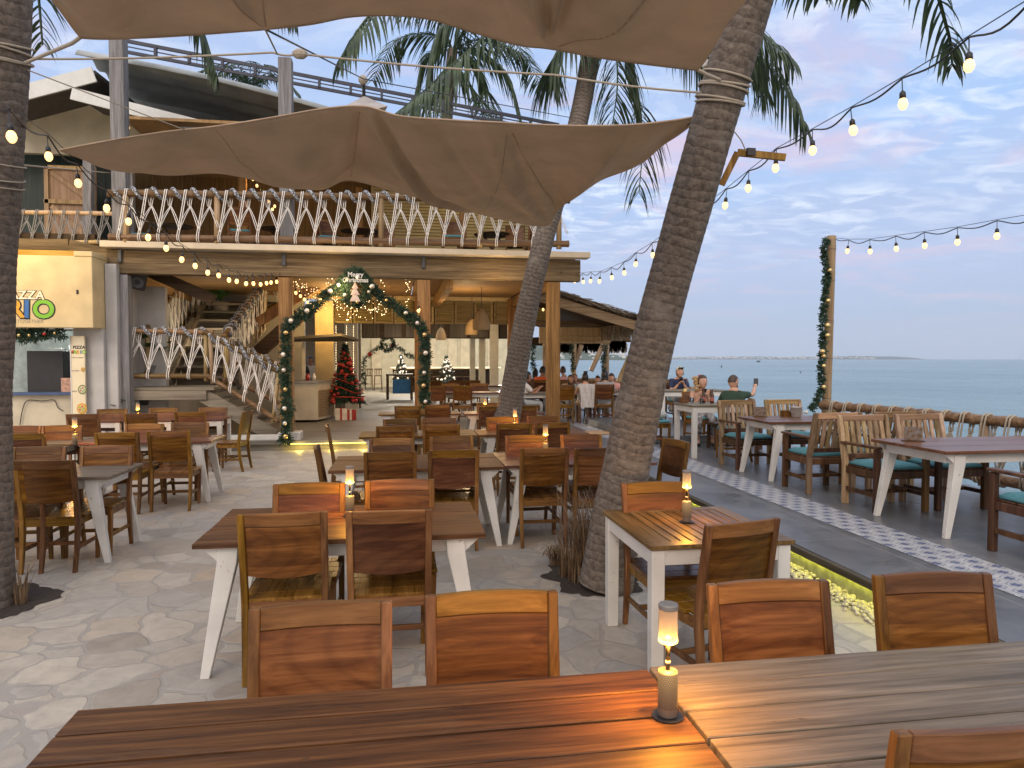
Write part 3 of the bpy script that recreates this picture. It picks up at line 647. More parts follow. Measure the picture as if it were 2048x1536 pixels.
kb(MB().box((-5.98, 14.3, 1.27), (.36, .25, .26)), 'pizza_box_stack', plain('pizza_box', (.5, .3, .22), .7, var=.4, scale=18))
m = MB(); pts = [P(40, 850, YK+.5), P(45, 820, YK+.5), P(55, 801, YK+.5), P(85, 802, YK+.5), P(108, 800, YK+.5), P(116, 815, YK+.5), P(127, 822, YK+.5)]
kb(MB().tube(catmull(pts, 4), .008, 5), 'cable', blackM, bev=0)
def text(s, size, mat, loc, parent, name, ext=.006, off=0.0, rot=(R(90), 0, 0), align='RIGHT', sx=1.0, bevel=0.0):
    c = bpy.data.curves.new(name, 'FONT'); c.body = s; c.size = size; c.extrude = ext; c.offset = off; c.align_x = align; c.resolution_u = 4
    tmp = bpy.data.objects.new('t', c); COL.objects.link(tmp); dg = bpy.context.evaluated_depsgraph_get()
    me = bpy.data.meshes.new_from_object(tmp.evaluated_get(dg)); me.name = name; bpy.data.objects.remove(tmp)
    me.materials.clear(); me.materials.append(mat)
    o = bpy.data.objects.new(name, me); COL.objects.link(o); o.location = loc; o.rotation_euler = rot; o.scale = (sx, 1, 1)
    if parent:
        o.parent = parent
    return o
def flatm(n, c): return plain(n, c, .6, var=.04, bmp=0)
fas = [c for c in kio.children if c.name.startswith('fascia')][0]
blk = flatm('sign_black', (.02, .02, .02))
def letters(word, xr, z, size, step, cols, tilt):
    x = xr
    for ch, c, tl in zip(reversed(word), reversed(cols), reversed(tilt)):
        for off, mt, dy in ((size*.075, blk, -.004), (size*.030, c, -.012)):
            text(ch, size, mt, (x, YK+dy, z), fas, 'sign_letter', .002, off, (R(90), R(tl), 0), 'CENTER', 1.0)
        x -= step if ch != 'I' else step*.62
        if ch == 'I': pass
zt = P(60, 600, YK).z
pr = P(80, 600, YK)
letters('PIAZZA', pr.x, P(80, 598, YK).z, .20, .135, [flatm('sign_cream', (.75, .68, .5))]*6, [-3, 2, 3, -2, 2, 4])
g1 = flatm('sign_green', (.18, .45, .03)); g2 = flatm('sign_orange', (.62, .33, .03)); g3 = flatm('sign_blue', (.03, .13, .38)); g4 = flatm('sign_red', (.5, .05, .03))
letters('MARIO', P(88, 630, YK).x, P(88, 635, YK).z, .43, .275, [g4, g1, g2, g3, g1], [-4, 3, -3, 2, 0])
text("LET'S EAT TOGETHER", .085, flatm('sign_grey', (.32, .29, .22)), (P(88, 645, YK).x, YK-.004, P(88, 646, YK).z), fas, 'sign_text', .001)
kb(MB().box((P(155, 584, YK).x, YK-.006, P(155, 584, YK).z), (.035, .02, .075)), 'small_vent', blk)
# menu board
a = P(143, 672, YK+.3); b = P(173, 830, YK+.3)
mbd = MB().box(((a.x+b.x)/2, YK+.3, (a.z+b.z)/2), (b.x-a.x, .05, a.z-b.z)).build('menu_board', plain('menu_cream', (.74, .66, .46), .5, var=.05), None, bev=.004)
tag(mbd, 'tall cream pizza menu board beside the kiosk window', 'menu board')
xc = (a.x+b.x)/2; yf = YK+.272
MB().box((a.x-.01, YK+.3, (a.z+b.z)/2), (.02, .06, a.z-b.z)).build('edge_frame', whiteP, mbd)
text('PIZZA', .075, blk, (xc+.02, yf, P(160, 697, YK).z), mbd, 'menu_text', .001, .002, align='CENTER')
for i, (ch, c) in enumerate(zip('MARIO', (g4, g1, g2, g3, g1))):
    text(ch, .085, c, (xc-.10+i*.05, yf, P(160, 707, YK).z), mbd, 'menu_text', .001, .004, align='CENTER')
text("let's eat together", .028, blk, (xc, yf, P(160, 716, YK).z), mbd, 'menu_text', .0005, 0, align='CENTER')
text('PANUOZZO', .028, blk, (xc-.06, yf, P(160, 743, YK).z), mbd, 'menu_text', .0005, 0, align='CENTER')
text('PIZZA', .03, blk, (xc-.07, yf, P(160, 785, YK).z), mbd, 'menu_text', .0005, 0, align='CENTER')
def disc(x, y, z, r, mat, parent, name, n=18, sq=1.0, th=.004):
    o = MB().lathe([(r, -th), (r, th)], n=n).build(name, mat, parent); o.rotation_euler = (R(90), 0, 0); o.location = (x, y, z); o.scale = (1, sq, 1); return o
for i, (px, py, rr) in enumerate(((167, 739, .035), (166, 779, .075), (165, 817, .085))):
    q = P(px, py, YK+.27); disc(q.x-.01, yf-.001, q.z, rr, g2 if i != 1 else flatm('menu_olive', (.2, .22, .08)), mbd, 'menu_picture', sq=1.15)
    disc(q.x-.01, yf-.007, q.z, rr*.72, flatm('menu_cheese', (.66, .45, .2)) if i != 1 else flatm('menu_pale', (.6, .55, .42)), mbd, 'menu_picture', sq=1.15)
    for j in range(5):
        aa = j*1.256; disc(q.x-.01+rr*.42*math.cos(aa), yf-.013, q.z+rr*.42*math.sin(aa), rr*.17, g4 if j % 2 else g1, mbd, 'menu_picture', n=8)
# grey side walls and rear wall between the kiosk and the stair
wl = MB().box((-5.25, 17.0, 1.75), (.2, 5.8, 3.5)).box((-4.0, 20.0, 2.0), (2.9, .2, 4.0)).box((-4.95, 15.3, 1.6), (.6, .15, 3.2)).build('courtyard_wall', greyW, bev=.01)
tag(wl, 'grey white rendered wall behind the rope railed staircase', 'wall')
MB().box((-5.13, 15.2, 1.0), (.25, .08, .35)).build('wall_box', steelM, wl)
# ---------------------------------------------------------------- gabled house upper left
gh = thing('gabled_house', 'cream gabled house with white eaves behind the kiosk', 'house', (-8, 17, 0))
def gb(mb, name, mat, parent=None, bev=.006):
    o = mb.build(name, mat, parent or gh, False, bev)
    if parent is None: o.matrix_parent_inverse = Matrix.Translation((8, -17, 0))
    return o
YG = 17.2
def poly(pts, Y, th=.15):
    v = [P(x, y, Y) for x, y in pts]; n = len(v)
    return MB().add([p+Vector((0, d, 0)) for d in (0, th) for p in v], [tuple(range(n)), tuple(reversed(range(n, 2*n)))]+[(i, (i+1) % n, n+(i+1) % n, n+i) for i in range(n)])
gb(poly([(-60, 305), (-60, 240), (40, 215), (150, 190), (300, 255), (420, 262), (420, 320), (40, 305)], YG), 'wall', creamP)
gb(poly([(-60, 700), (-60, 305), (238, 305), (238, 700)], YG+.6, .2), 'inner_wall', wood('green_sheet', ((.02, .03, .025), (.035, .05, .04), (.05, .07, .06)), 2))
for nm, a, b, dz, dp in (('roof', (-60, 205), (190, 140), .3, 1.6), ('roof', (145, 180), (400, 245), .24, 1.5)):
    u = P(*a, 15.7); v = P(*b, 15.7); m = MB()
    rf = gb(MB().add([u, v, v+Vector((0, dp+1.5, .2)), u+Vector((0, dp+1.5, .2)), u-Vector((0, 0, .08)), v-Vector((0, 0, .08)), v+Vector((0, dp+1.5, .12)), u+Vector((0, dp+1.5, .12))], [(0, 1, 2, 3), (7, 6, 5, 4), (0, 4, 5, 1), (1, 5, 6, 2), (2, 6, 7, 3), (3, 7, 4, 0)]), nm, plain('roof_under', (.10, .09, .08), .8))
    MB().bar(u+Vector((0, -.04, -dz*.35)), v+Vector((0, -.04, -dz*.35)), .05, dz).build('eave_board', plain('white_eave', (.60, .62, .60), .5, var=.08), rf)
yd = 16.9
dr = gb(poly([(88, 330), (192, 336), (192, 485), (88, 485)], yd, .05), 'door', doorM)
for q in ((88, 330, 192, 342), (88, 398, 192, 410), (88, 330, 100, 485), (182, 330, 192, 485)):
    a = P(q[0], q[1], yd-.03); b = P(q[2], q[3], yd-.03); MB().box(((a.x+b.x)/2, yd-.03, (a.z+b.z)/2), (b.x-a.x, .05, a.z-b.z)).build('door_rail', doorM, dr, bev=.004)
MB().bar(P(103, 345, yd-.02), P(182, 402, yd-.02), .04, .1).build('door_brace', doorM, dr, bev=.004)
MB().bar(P(103, 412, yd-.02), P(182, 480, yd-.02), .04, .1).build('door_brace', doorM, dr, bev=.004)
gb(MB().box((-8.3, 15.8, 4.02), (5.4, 2.9, .1)), 'balcony_floor', darkWood)
gb(MB().bar(P(-60, 488, 14.3), P(140, 490, 14.3), .14, .2).bar(P(140, 490, 14.3), P(232, 512, YB), .14, .2), 'balcony_beam', beamX)
m = MB()
for i in range(46): px = 32+i*3.6; a = P(px, 505, 14.6); m.box((a.x, 14.6+.2*(i % 2), a.z), (.035, .03, .42))
gb(m, 'reed_fringe', bambooZ, bev=0)
gb(poly([(165, 318), (182, 318), (182, 500), (165, 500)], 15.2, .2), 'balcony_post', greyPost)
# ---------------------------------------------------------------- rope railings
def rope_rail(name, label, a, b, c, d, n, rope=None, r=.055, rr=.0075, tinsel=True, posts=(0, 1), rmat=None, knot=.18, group=None, closeloops=False):
    rope = rope or ropeM; a, b, c, d = map(Vector, (a, b, c, d)); t = thing(name, label, 'railing', tuple((c+d)/2), 0, group); O = (c+d)/2
    a, b, c, d = a-O, b-O, c-O, d-O; rmat = rmat or bambooM
    ax = (b-a).normalized(); side = ax.cross(Vector((0, 0, 1))).normalized()
    def rail(p, q, nm):
        l = (q-p).length; k = max(4, int(l/.35)); pts = []; rs = []
        for i in range(k+1):
            f = i/k; pt = p.lerp(q, f)+Vector((0, 0, .012*noise.noise((f*l*1.3, p.z, 2)))); 
            for e, s_ in ((-.02, 1), (0, 1.13), (.02, 1)):
                pts.append(pt+ax*e); rs.append(r*s_*(1+.06*noise.noise((f*9, 1, p.x))))
        o = MB().tube([tuple(x) for x in pts], rs, 10).build(nm, rmat, t, True)
    rail(a-ax*.12, b+ax*.12, 'top_rail'); rail(c-ax*.1, d+ax*.1, 'bottom_rail')
    for f in posts:
        u = a.lerp(b, f); v = c.lerp(d, f); MB().tube([v-Vector((0, 0, .1)), u], r*.85, 10).build('post', bambooZ, t, True)
    def B(f, h): return c.lerp(d, f).lerp(a.lerp(b, f), h)
    rn = random.Random(len(label)); st = 1.0/n
    for i in range(n):
        f = (i+.5)*st; jit = rn.uniform(-.05, .05)*st; f += jit; m = MB()
        fk = f-st*.30; h = knot+rn.uniform(-.04, .04)
        sd_ = side*(r+.012)
        for e in (-1, 1):
            ex = ax*(e*rr*1.9)
            top = [B(f, 1)-sd_+ex+Vector((0, 0, -.02)), B(f, 1)+ex-sd_*.6+Vector((0, 0, r*.85)), B(f, 1)+ex+Vector((0, 0, r+.012)), B(f, 1)+ex+sd_*.6+Vector((0, 0, r*.85)), B(f, 1)+ex+sd_+Vector((0, 0, -.01))]
            m.tube(catmull(top+[B(fk, h)+sd_+ex, B(fk-st*.06, .06)+sd_+ex, B(fk-st*.06, 0)+sd_*1.0+ex-Vector((0, 0, r*.6)), B(fk-st*.06, 0)+ex-Vector((0, 0, r+.01)), B(fk-st*.06, .0)-sd_+ex], 2), rr, 5)
            m.tube(catmull([top[0], B(f+st*.1, .75)-sd_*.6+ex, B(f+st*.20, .72)+ex*.5, B(f+st*.44, .50)+sd_*.4+ex, B(f+st*.70, h+.005)+sd_+ex], 2), rr*.9, 5)
            m.tube(catmull([B(f+st*.20, .72)+ex*.5, B(f-st*.05, .50)+ex+sd_*.5, B(fk, h+.005)+sd_+ex], 2), rr*.9, 5)
            m.tube(catmull([B(f+st*.22, 1.02)-sd_+ex, B(f+st*.2, .80)+ex, B(f+st*.20, .72)+ex*.5], 2), rr*.9, 5)
        m.ball(B(fk, h)+sd_, rr*2.2, 6)
        m.build('rope', rope, t, True)
    if tinsel:
        pts = []; l = (b-a).length; kk = n*12
        for i in range(kk+1):
            f = i/kk; an = 2*math.pi*(f*n)+1.2; pts.append(a.lerp(b, f)+Vector((0, 0, math.cos(an)*(r+.03)))+side*math.sin(an)*(r+.03))
        rs = [.034*(1+.3*noise.noise((i*1.7, 3, 1))) for i in range(len(pts))]
        MB().tube(pts, rs, 7).build('tinsel', tinselM, t)
    return t
rope_rail('rope_railing', 'white rope railing with dark tinsel along the upper deck front', P(232, 386, 14.08), P(1126, 400, 14.08), P(232, 474, 14.08), P(1126, 488, 14.08), 24, posts=(.02, .21, .57, .80, .99), r=.066, rr=.009)
rope_rail('rope_railing', 'white rope railing across the stair landing behind the left chairs', P(252, 661, 14.5), P(412, 665, 14.5), P(252, 752, 14.5), P(412, 752, 14.5), 4, r=.05, posts=(1.0,), rr=.0095, knot=.17)
rope_rail('rope_railing', 'white rope railing down the near side of the lower stair flight', P(420, 670, 14.45), P(558, 744, 14.45), P(425, 757, 14.45), P(545, 836, 14.45), 4, r=.045, posts=(0, 1.0), rr=.0095)
rope_rail('rope_railing', 'pale bamboo and rope railing down the far side of the lower stair', P(455, 680, 15.8), P(566, 735, 15.8), P(455, 755, 15.8), P(566, 810, 15.8), 4, r=.045, posts=(0, 1.0), tinsel=True, rr=.009)
rope_rail('rope_railing', 'rope railing rising along the left side of the upper stair flight', P(295, 655, 15.2), P(372, 553, 18.4), P(295, 745, 15.2), P(372, 640, 18.4), 9, r=.055, posts=(0, 1.0), tinsel=False, rr=.0095)
rope_rail('rope_railing', 'rope railing with tinsel rising along the right side of the upper stair', P(452, 668, 15.4), P(530, 562, 18.6), P(452, 760, 15.4), P(530, 650, 18.6), 9, r=.06, posts=(0, 1.0), rr=.0095)
rope_rail('rope_railing', 'short rope railing across the back of the top stair landing', P(362, 550, 18.6), P(418, 556, 18.6), P(362, 628, 18.6), P(418, 632, 18.6), 5, r=.055, posts=(0,), tinsel=False, rr=.0095)
rope_rail('rope_railing', 'rope railing on the stair flight behind the warm lit wooden post', P(520, 565, 18.7), P(612, 520, 18.7), P(530, 620, 18.7), P(622, 575, 18.7), 4, r=.045, posts=(0, 1.0), tinsel=False, rr=.0085)
rope_rail('rope_railing', 'weathered balcony railing of pale poles with grey ropes', P(36, 424, 14.35), P(222, 428, 14.35), P(36, 484, 14.35), P(222, 484, 14.35), 7, rope=ropeG, r=.04, posts=(0,), tinsel=False, rmat=bambooZ, rr=.0085)
# ---------------------------------------------------------------- staircase
stc = thing('staircase', 'timber staircase with a landing rising to the upper deck', 'staircase', (-4, 15, 0))
def sb(mb, name, mat, bev=.006):
    o = mb.build(name, mat, stc, False, bev); o.matrix_parent_inverse = Matrix.Translation((4, -15, 0)); return o
greyB = wood('stair_board', ((.12, .10, .08), (.22, .19, .15), (.32, .28, .22)), 0, rough=.7, sc=.6)
LZ = P(300, 775, 14.5).z
sb(MB().box((-4.3, 15.1, LZ-.03), (1.5, 1.3, .06)), 'landing', greyB)
a = P(258, 788, 14.45); b = P(412, 788, 14.45); sb(MB().box(((a.x+b.x)/2, 14.5, a.z), (b.x-a.x, .08, .24)), 'landing_beam', greyB)
for yy in (14.55, 15.7): sb(MB().bar(P(405, 790, yy), P(550, 872, yy), .07, .27), 'stringer', greyB)
u = P(412, 780, 14.9); v = P(548, 860, 14.9)
for i in range(5):
    f = (i+.5)/5; q = u.lerp(v, f); sb(MB().box((q.x, 15.12, q.z+.06), (.28, 1.1, .045)), 'tread', greyB)
for i in range(9):
    f = i/8; sb(MB().box((-4.05, 15.9+f*2.7, LZ+.15+f*1.75), (1.3, .32, .05)).box((-4.05, 16.05+f*2.7, LZ+.05+f*1.75), (1.3, .03, .18)), 'tread', greyB)
for x in (-4.75, -3.38): sb(MB().bar((x, 15.7, LZ), (x, 18.8, LZ+1.95), .07, .28), 'stringer', greyB)
sb(MB().box((-4.0, 19.2, LZ+1.95), (1.9, .9, .08)), 'top_landing', greyB)
sb(MB().bar(P(515, 645, 18.6), P(640, 565, 18.6), .1, .26), 'stringer', postZ); sb(MB().bar(P(515, 645, 17.6), P(660, 555, 17.6), .1, .22), 'stringer', postZ)
sb(MB().bar(P(298, 543, 15.0), P(428, 600, 15.0), .16, .22), 'brace_beam', darkWood)
sb(MB().bar(P(500, 720, 17.5), P(600, 630, 17.5), .3, .3), 'underside', darkWood)
sb(MB().box((-2.75, 14.33, .14), (.95, .18, .28)), 'base_block', whiteP)
# ---------------------------------------------------------------- thatched hut
hut = thing('thatched_hut', 'open sided thatched hut with a pale rafter over the far terrace', 'hut', (4, 17, 0))
def hb(mb, name, mat, bev=.006, parent=None):
    o = mb.build(name, mat, parent or hut, False, bev)
    if parent is None: o.matrix_parent_inverse = Matrix.Translation((-4, -17, 0))
    return o
ra = P(1060, 588, 16.6); rb = P(1284, 655, 16.6)
hb(MB().bar(ra, rb, .08, .22), 'rafter', beamX)
dv = Vector((0, 8.5, 0)); up = Vector((0, 0, .13))
hb(MB().add([ra+up, rb+up, rb+dv+up, ra+dv+up, ra+up*1.5, rb+up*1.5, rb+dv+up*1.5, ra+dv+up*1.5], [(0, 1, 2, 3), (7, 6, 5, 4), (0, 4, 5, 1), (1, 5, 6, 2), (2, 6, 7, 3), (3, 7, 4, 0)]), 'roof_underside', darkWood)
m = MB(); rn = random.Random(8)
for i in range(2600):
    f = rn.random(); g = rn.random()**2.2; p = ra.lerp(rb, f)+dv*g+up*1.5+Vector((0, -.1, rn.uniform(0, .09)))
    dr_ = (rb-ra).normalized()*rn.uniform(.12, .3)+Vector((0, rn.uniform(-.12, .02), rn.uniform(-.07, .03)))
    m.strip(p, p+dr_, rn.uniform(.012, .03), (rn.uniform(-.4, .4), rn.uniform(-1, 1), 1))
for i in range(1500):
    g = rn.random(); p = rb+dv*g+up+Vector((rn.uniform(-.25, .1), 0, 0)); m.strip(p, p+Vector((rn.uniform(-.05, .12), rn.uniform(-.08, .08), -rn.uniform(.1, .42))), .02, (rn.uniform(-1, 1), 1, 0))
for i in range(900):
    g = rn.random(); p = P(1120+rn.random()*130, 682, 24.5); m.strip(p, p+Vector((rn.uniform(-.1, .1), 0, -rn.uniform(.1, .45))), .03, (0, 1, 0))
hb(m, 'thatch', thatchM, bev=0)
hb(MB().bar(P(1050, 684, 24.6), P(1260, 676, 24.6), .2, .3), 'eave_beam', darkWood)
for px, yy in ((1090, 24), (1148, 24), (1213, 21)):
    p = P(px, 700, yy); hb(MB().tube([(p.x, yy, TZ), (p.x, yy, 2.75)], .085, 10), 'post', bambooZ, bev=0)
for (x0, y0), (x1, y1), yy in (((1145, 745), (1163, 690), 24), ((1182, 742), (1216, 668), 23.5), ((1232, 775), (1282, 668), 19.5), ((1088, 745), (1098, 700), 25)):
    hb(MB().tube([P(x0, y0, yy), P(x1, y1, yy)], .085, 10), 'leaning_pole', bambooZ, bev=0)
a = P(1078, 655, 19.5); b = P(1219, 684, 19.5); m = MB()
for i in range(26): m.box(((a.x+b.x)/2, 19.5-.01*(i % 3), a.z+(b.z-a.z)*i/25), (b.x-a.x, .03, .02))
m.tube([(a.x, 19.45, b.z), (b.x, 19.45, b.z)], .05, 8); m.tube([(a.x, 19.45, b.z+.13), (b.x, 19.45, b.z+.13)], .04, 8)
hb(m, 'bamboo_blind', bambooZ, bev=0)
hb(MB().box(((a.x+b.x)/2, 19.6, a.z+.12), (b.x-a.x+.3, .12, .16)), 'blind_beam', beamX)
a = P(1135, 760, 25); b = P(1262, 760, 25); o = MB().tube([(a.x-1, 25, .98), (b.x, 25, .98)], .08, 8).build('top_rail', bambooM, None, True); tag(o, 'thick horizontal bamboo rail beyond the diners under the hut', 'railing'); 
for i in range(4): MB().tube([(a.x+i*1.0, 25, TZ), (a.x+i*1.0, 25, .95)], .05, 8).build('post', bambooM, o, True)
o.name = 'bamboo_rail'
# ================================================================ FURNITURE
def make_chair():
    t = thing('wooden_chair', 'brown wooden chair', 'chair')
    for sx in (-1, 1):
        MB().sweep([(sx*.19, .19, 0), (sx*.20, .19, .425)], [(.030, .030), (.040, .040)]).build('leg', teakZ, t, bev=.004)
    for sx in (-1, 1):
        MB().sweep([(sx*.205, -.265, 0), (sx*.208, -.225, .2), (sx*.210, -.205, .43), (sx*.212, -.232, .62), (sx*.214, -.285, .93)], [(.030, .036), (.034, .042), (.036, .050), (.036, .044), (.036, .032)]).build('leg', teakZ, t, bev=.004)
    m = MB()
    for i in range(4): m.box((0, -.165+i*.1075, .442), (.45 if i else .385, .1045, .022))
    m.build('seat', seatM, t, bev=.004)
    m = MB().box((0, .19, .40), (.36, .022, .055)).box((0, -.205, .405), (.385, .022, .06))
    for sx in (-1, 1): m.box((sx*.20, -.005, .40), (.022, .36, .055))
    m.build('seat_frame', teakX, t, bev=.002)
    m = MB()
    for sx in (-1, 1): m.bar((sx*.205, -.235, .19), (sx*.193, .18, .19), .020, .032)
    m.bar((-.2, -.03, .19), (.2, -.03, .19), .020, .032); m.build('stretcher', teakX, t, bev=.003)
    yf = lambda x, z: -.205-.08*(z-.43)/.50-.02*(1-(x/.2)**2)-.0
    MB().bent(-.196, .196, .858, .93, yf, .026, 8, 0, .004).build('top_rail', teakX, t, bev=.004)
    MB().bent(-.196, .196, .585, .856, lambda x, z: yf(x, z)+.004, .013, 8, .018, 0, 3).build('back_panel', panelM, t)
    return t
chair = make_chair()
GC = 'brown wooden dining chairs'
def chair_at(x, yb, side, label, rot=0.0, z=0.0, dx=0, sc=None):
    """yb = where the top of the back stands; side 'n' faces +Y (back to us), 'f' faces -Y"""
    rz = {'n': 0, 'f': math.pi, 'l': R(90), 'r': R(-90)}[side]+R(rot)
    off = Matrix.Rotation(rz, 3, 'Z') @ Vector((0, .285, 0))
    rn_ = random.uniform(-1, 1)*R(1.5)
    return place(chair, (x+off.x, yb+off.y, z), rz+rn_, label, GC)
def table(name, label, cx, cy, z, Lx, W, H=.75, top=topRed, n=4, style='splay', group='white legged wooden tables', slat=False, rz=0, notch=0):
    t = thing(name, label, 'table', (cx, cy, z), rz, group)
    m = MB()
    if slat:
        m.box((0, W/2-.04, H-.0125), (Lx, .08, .025)).box((0, -W/2+.04, H-.0125), (Lx, .08, .025))
        for sx in (-1, 1): m.box((sx*(Lx/2-.045), 0, H-.0125), (.09, W-.16, .025))
        k = 11; w_ = (Lx-.18)/k
        for i in range(k): m.box((-Lx/2+.09+w_*(i+.5), 0, H-.014), (w_-.008, W-.16, .022))
    else:
        w_ = W/n; rn = random.Random(int(cx*100+cy*10))
        for i in range(n):
            m.box((rn.uniform(-.003, .003), -W/2+w_*(i+.5), H-.014+rn.uniform(-.002, .002)), (Lx-rn.uniform(.0, .006), w_-.0085, .028))
    m.build('tabletop', top, t, bev=.003)
    a = .085
    inset = .10 if style == 'splay' else .035
    m = MB()
    for sy in (-1, 1): m.box((0, sy*(W/2-inset+.0), H-.03-a/2), (Lx-2*inset-.02, .025, a))
    for sx in (-1, 1): m.box((sx*(Lx/2-inset), 0, H-.03-a/2), (.025, W-2*inset-.03, a))
    if style == 'splay':
        for sx in (-1, 1):
            for sy in (-1, 1):
                x0, y0 = sx*(Lx/2-.10), sy*(W/2-.10)
                m.add([(x0-sx*.16, y0+sy*.02, H-.03), (x0+sx*.07, y0+sy*.02, H-.03), (x0-sx*.05, y0+sy*.02, H-.14), (x0-sx*.16, y0+sy*.045, H-.03), (x0+sx*.07, y0+sy*.045, H-.03), (x0-sx*.05, y0+sy*.045, H-.14)], [(0, 1, 2), (5, 4, 3), (0, 3, 4, 1), (1, 4, 5, 2), (2, 5, 3, 0)])
    m.build('apron', whiteP, t, bev=.002)
    for sx in (-1, 1):
        for sy in (-1, 1):
            if style == 'splay':
                MB().sweep([(sx*(Lx/2-.05), sy*(W/2-.045), 0), (sx*(Lx/2-.17), sy*(W/2-.075), H-.12), (sx*(Lx/2-.175), sy*(W/2-.08), H-.03)], [(.05, .045), (.105, .07), (.11, .07)]).build('leg', whiteP, t, bev=.004)
            else:
                MB().sweep([(sx*(Lx/2-.055), sy*(W/2-.055), 0), (sx*(Lx/2-.055), sy*(W/2-.055), H-.03)], [(.07, .07), (.075, .075)]).build('leg', whiteP, t, bev=.004)
    return t
table('dining_table', 'red brown plank table in the foreground with the tall lamp at its right end', -.062, 1.72, 0, 1.70, .88, top=topRed, n=6)
table('dining_table', 'weathered grey plank table in the foreground reaching the right edge', 1.67, 1.735, 0, 1.75, .90, top=topGrey, n=6)
table('dining_table', 'red brown table with two near chairs, second row behind the foreground table', -.315, 4.48, 0, 1.60, .94, top=topRed, n=3)
table('dining_table', 'square slatted table with straight white legs beside the slanting palm', 1.735, 4.06, 0, .84, .92, top=wood('slat_top', ((.09, .045, .022), (.20, .115, .06), (.33, .21, .12)), 1, rough=.38), style='straight', slat=True)
table('dining_table', 'long brown table left of the slanting palm, left half of its row', .16, 6.98, 0, 1.60, .98, top=topRed, n=3)
table('dining_table', 'brown table behind the slanting palm trunk, right half of its row', 1.71, 7.02, 0, 1.49, .98, top=topPlum, n=3)
table('dining_table', 'brown table in the fourth row, left of the joint', .24, 9.63, 0, 1.54, .74, top=topRed, n=3)
table('dining_table', 'brown table in the fourth row, right of the joint and under a lit lamp', 1.77, 9.63, 0, 1.50, .74, top=topRed, n=3)
table('dining_table', 'brown table in the fifth row, left of the middle palm', .36, 13.35, 0, 1.5, .74, top=topRed, n=3)
table('dining_table', 'brown table in the fifth row, behind the foot of the middle palm', 1.90, 13.25, 0, 1.5, .74, top=topPlum, n=3)
table('dining_table', 'weathered brown table at the left edge nearest the leaning palm', -3.28, 6.88, 0, 1.68, .80, top=topGrey, n=3)
table('dining_table', 'dark brown table in the second left row, right one beside the open paving', -3.06, 9.46, 0, 1.56, .74, top=topPlum, n=3)
table('dining_table', 'dark brown table in the second left row, at the left edge', -4.64, 9.46, 0, 1.56, .74, top=topGrey, n=3)
table('dining_table', 'small table with straight white legs before the stairs, right of its row', -3.30, 12.72, 0, .76, .72, top=topPlum, style='straight', n=3)
table('dining_table', 'small table with straight white legs before the stairs, middle of its row', -4.08, 12.70, 0, .76, .72, top=topPlum, style='straight', n=3)
table('dining_table', 'small table with straight white legs in front of the kiosk menu board', -4.88, 12.68, 0, .80, .72, top=topPlum, style='straight', n=3)
table('dining_table', 'white framed table on the deck between the decorated post and the columns', 1.65, 17.4, DZ, 2.0, .8, top=topPlum, n=3)
table('dining_table', 'farthest brown table on the deck, in front of the cream columns', 2.4, 21.6, DZ, 2.4, .8, top=topPlum, n=3)
# chairs: (x, y of back top, side, label)
def row(px_list, py, side, labels, z=.93, base=0.0, rots=None):
    for i, px in enumerate(px_list):
        p = A(px, py[i] if isinstance(py, (list, tuple)) else py, z+base)
        chair_at(p.x, p.y, side, labels[i], rots[i] if rots else 0, base)
O2 = ['left one of four', 'second from left of four', 'third from left of four', 'rightmost of four']
row([642, 981, 1537, 1860], [1209, 1186, 1164, 1148], 'f', ['chair back facing us over the foreground table, leftmost, with arched grain', 'dark red backed chair facing us over the foreground table, left of the lamp', 'chair with oval wood grain on its back, right of the foreground lamp', 'rightmost chair facing us over the foreground table, before the pebbles'], rots=[1, -1, -3, -4])
o = place(chair, (1.31, 1.66, 0), R(-2), 'nearest chair, only its curved top rail showing at the bottom right', GC)
row([565, 779], [1026, 1021], 'n', ['near side chair with its back to us at the second row table, left of two', 'near side chair with its back to us at the second row table, right of two'], rots=[1, 0])
row([617, 800], [967, 960], 'f', ['far side chair behind the second row table, left of the lit lamp', 'far side chair behind the second row table, right of the lit lamp'])
row([1307], [965], 'f', ['chair behind the square slatted table, against the palm trunk'], rots=[2])
p = A(1487, 1043, .93); chair_at(p.x, p.y, 'n', 'turned chair in front of the square slatted table', 14)
row([782, 909, 1090, 1197], [904, 900, 896, 896], 'n', ['near side chair of the third row, '+s for s in ('left one of four', 'second from left, pale back', 'third from left, right of the table joint', 'rightmost, beside the palm trunk')])
row([783, 902, 1053, 1163], [877, 873, 871, 869], 'f', ['far side chair of the third row, '+s for s in ('left one of four', 'second from left', 'third from left, left of the lit lamp', 'rightmost, right of the lit lamp')])
row([790, 883, 1028, 1106], [852, 849, 847, 845], 'n', ['near side chair of the fourth row, '+s for s in O2])
row([801, 878, 1004, 1085], [838, 836, 834, 832], 'f', ['far side chair of the fourth row, '+s for s in O2])
row([816, 875, 985, 1048], [812, 810, 813, 812], 'n', ['near side chair of the fifth row, '+s for s in ('leftmost before the deck', 'right of the decorated post', 'just left of the middle palm', 'just right of the middle palm')])
row([978], [806], 'f', ['far side chair of the fifth row, left of the middle palm'])
p = A(634, 893, .93); chair_at(p.x, p.y, 'r', 'side on chair at the left head of the third row tables', 4)
p = A(655, 851, .93); chair_at(p.x, p.y, 'r', 'side on chair at the left head of the fourth row tables', 6)
p = A(1352, 880, .93); chair_at(p.x, p.y, 'l', 'side on chair beside the terrace edge, right of the slanting palm', 12)
row([90, 20], [921, 922], 'n', ['near chair at the lowest left table, its whole back in view', 'near chair at the lowest left table, half hidden by the left palm'])
row([80, 214], [894, 892], 'f', ['far chair of the lowest left table, left of two', 'far chair of the lowest left table, right of two'])
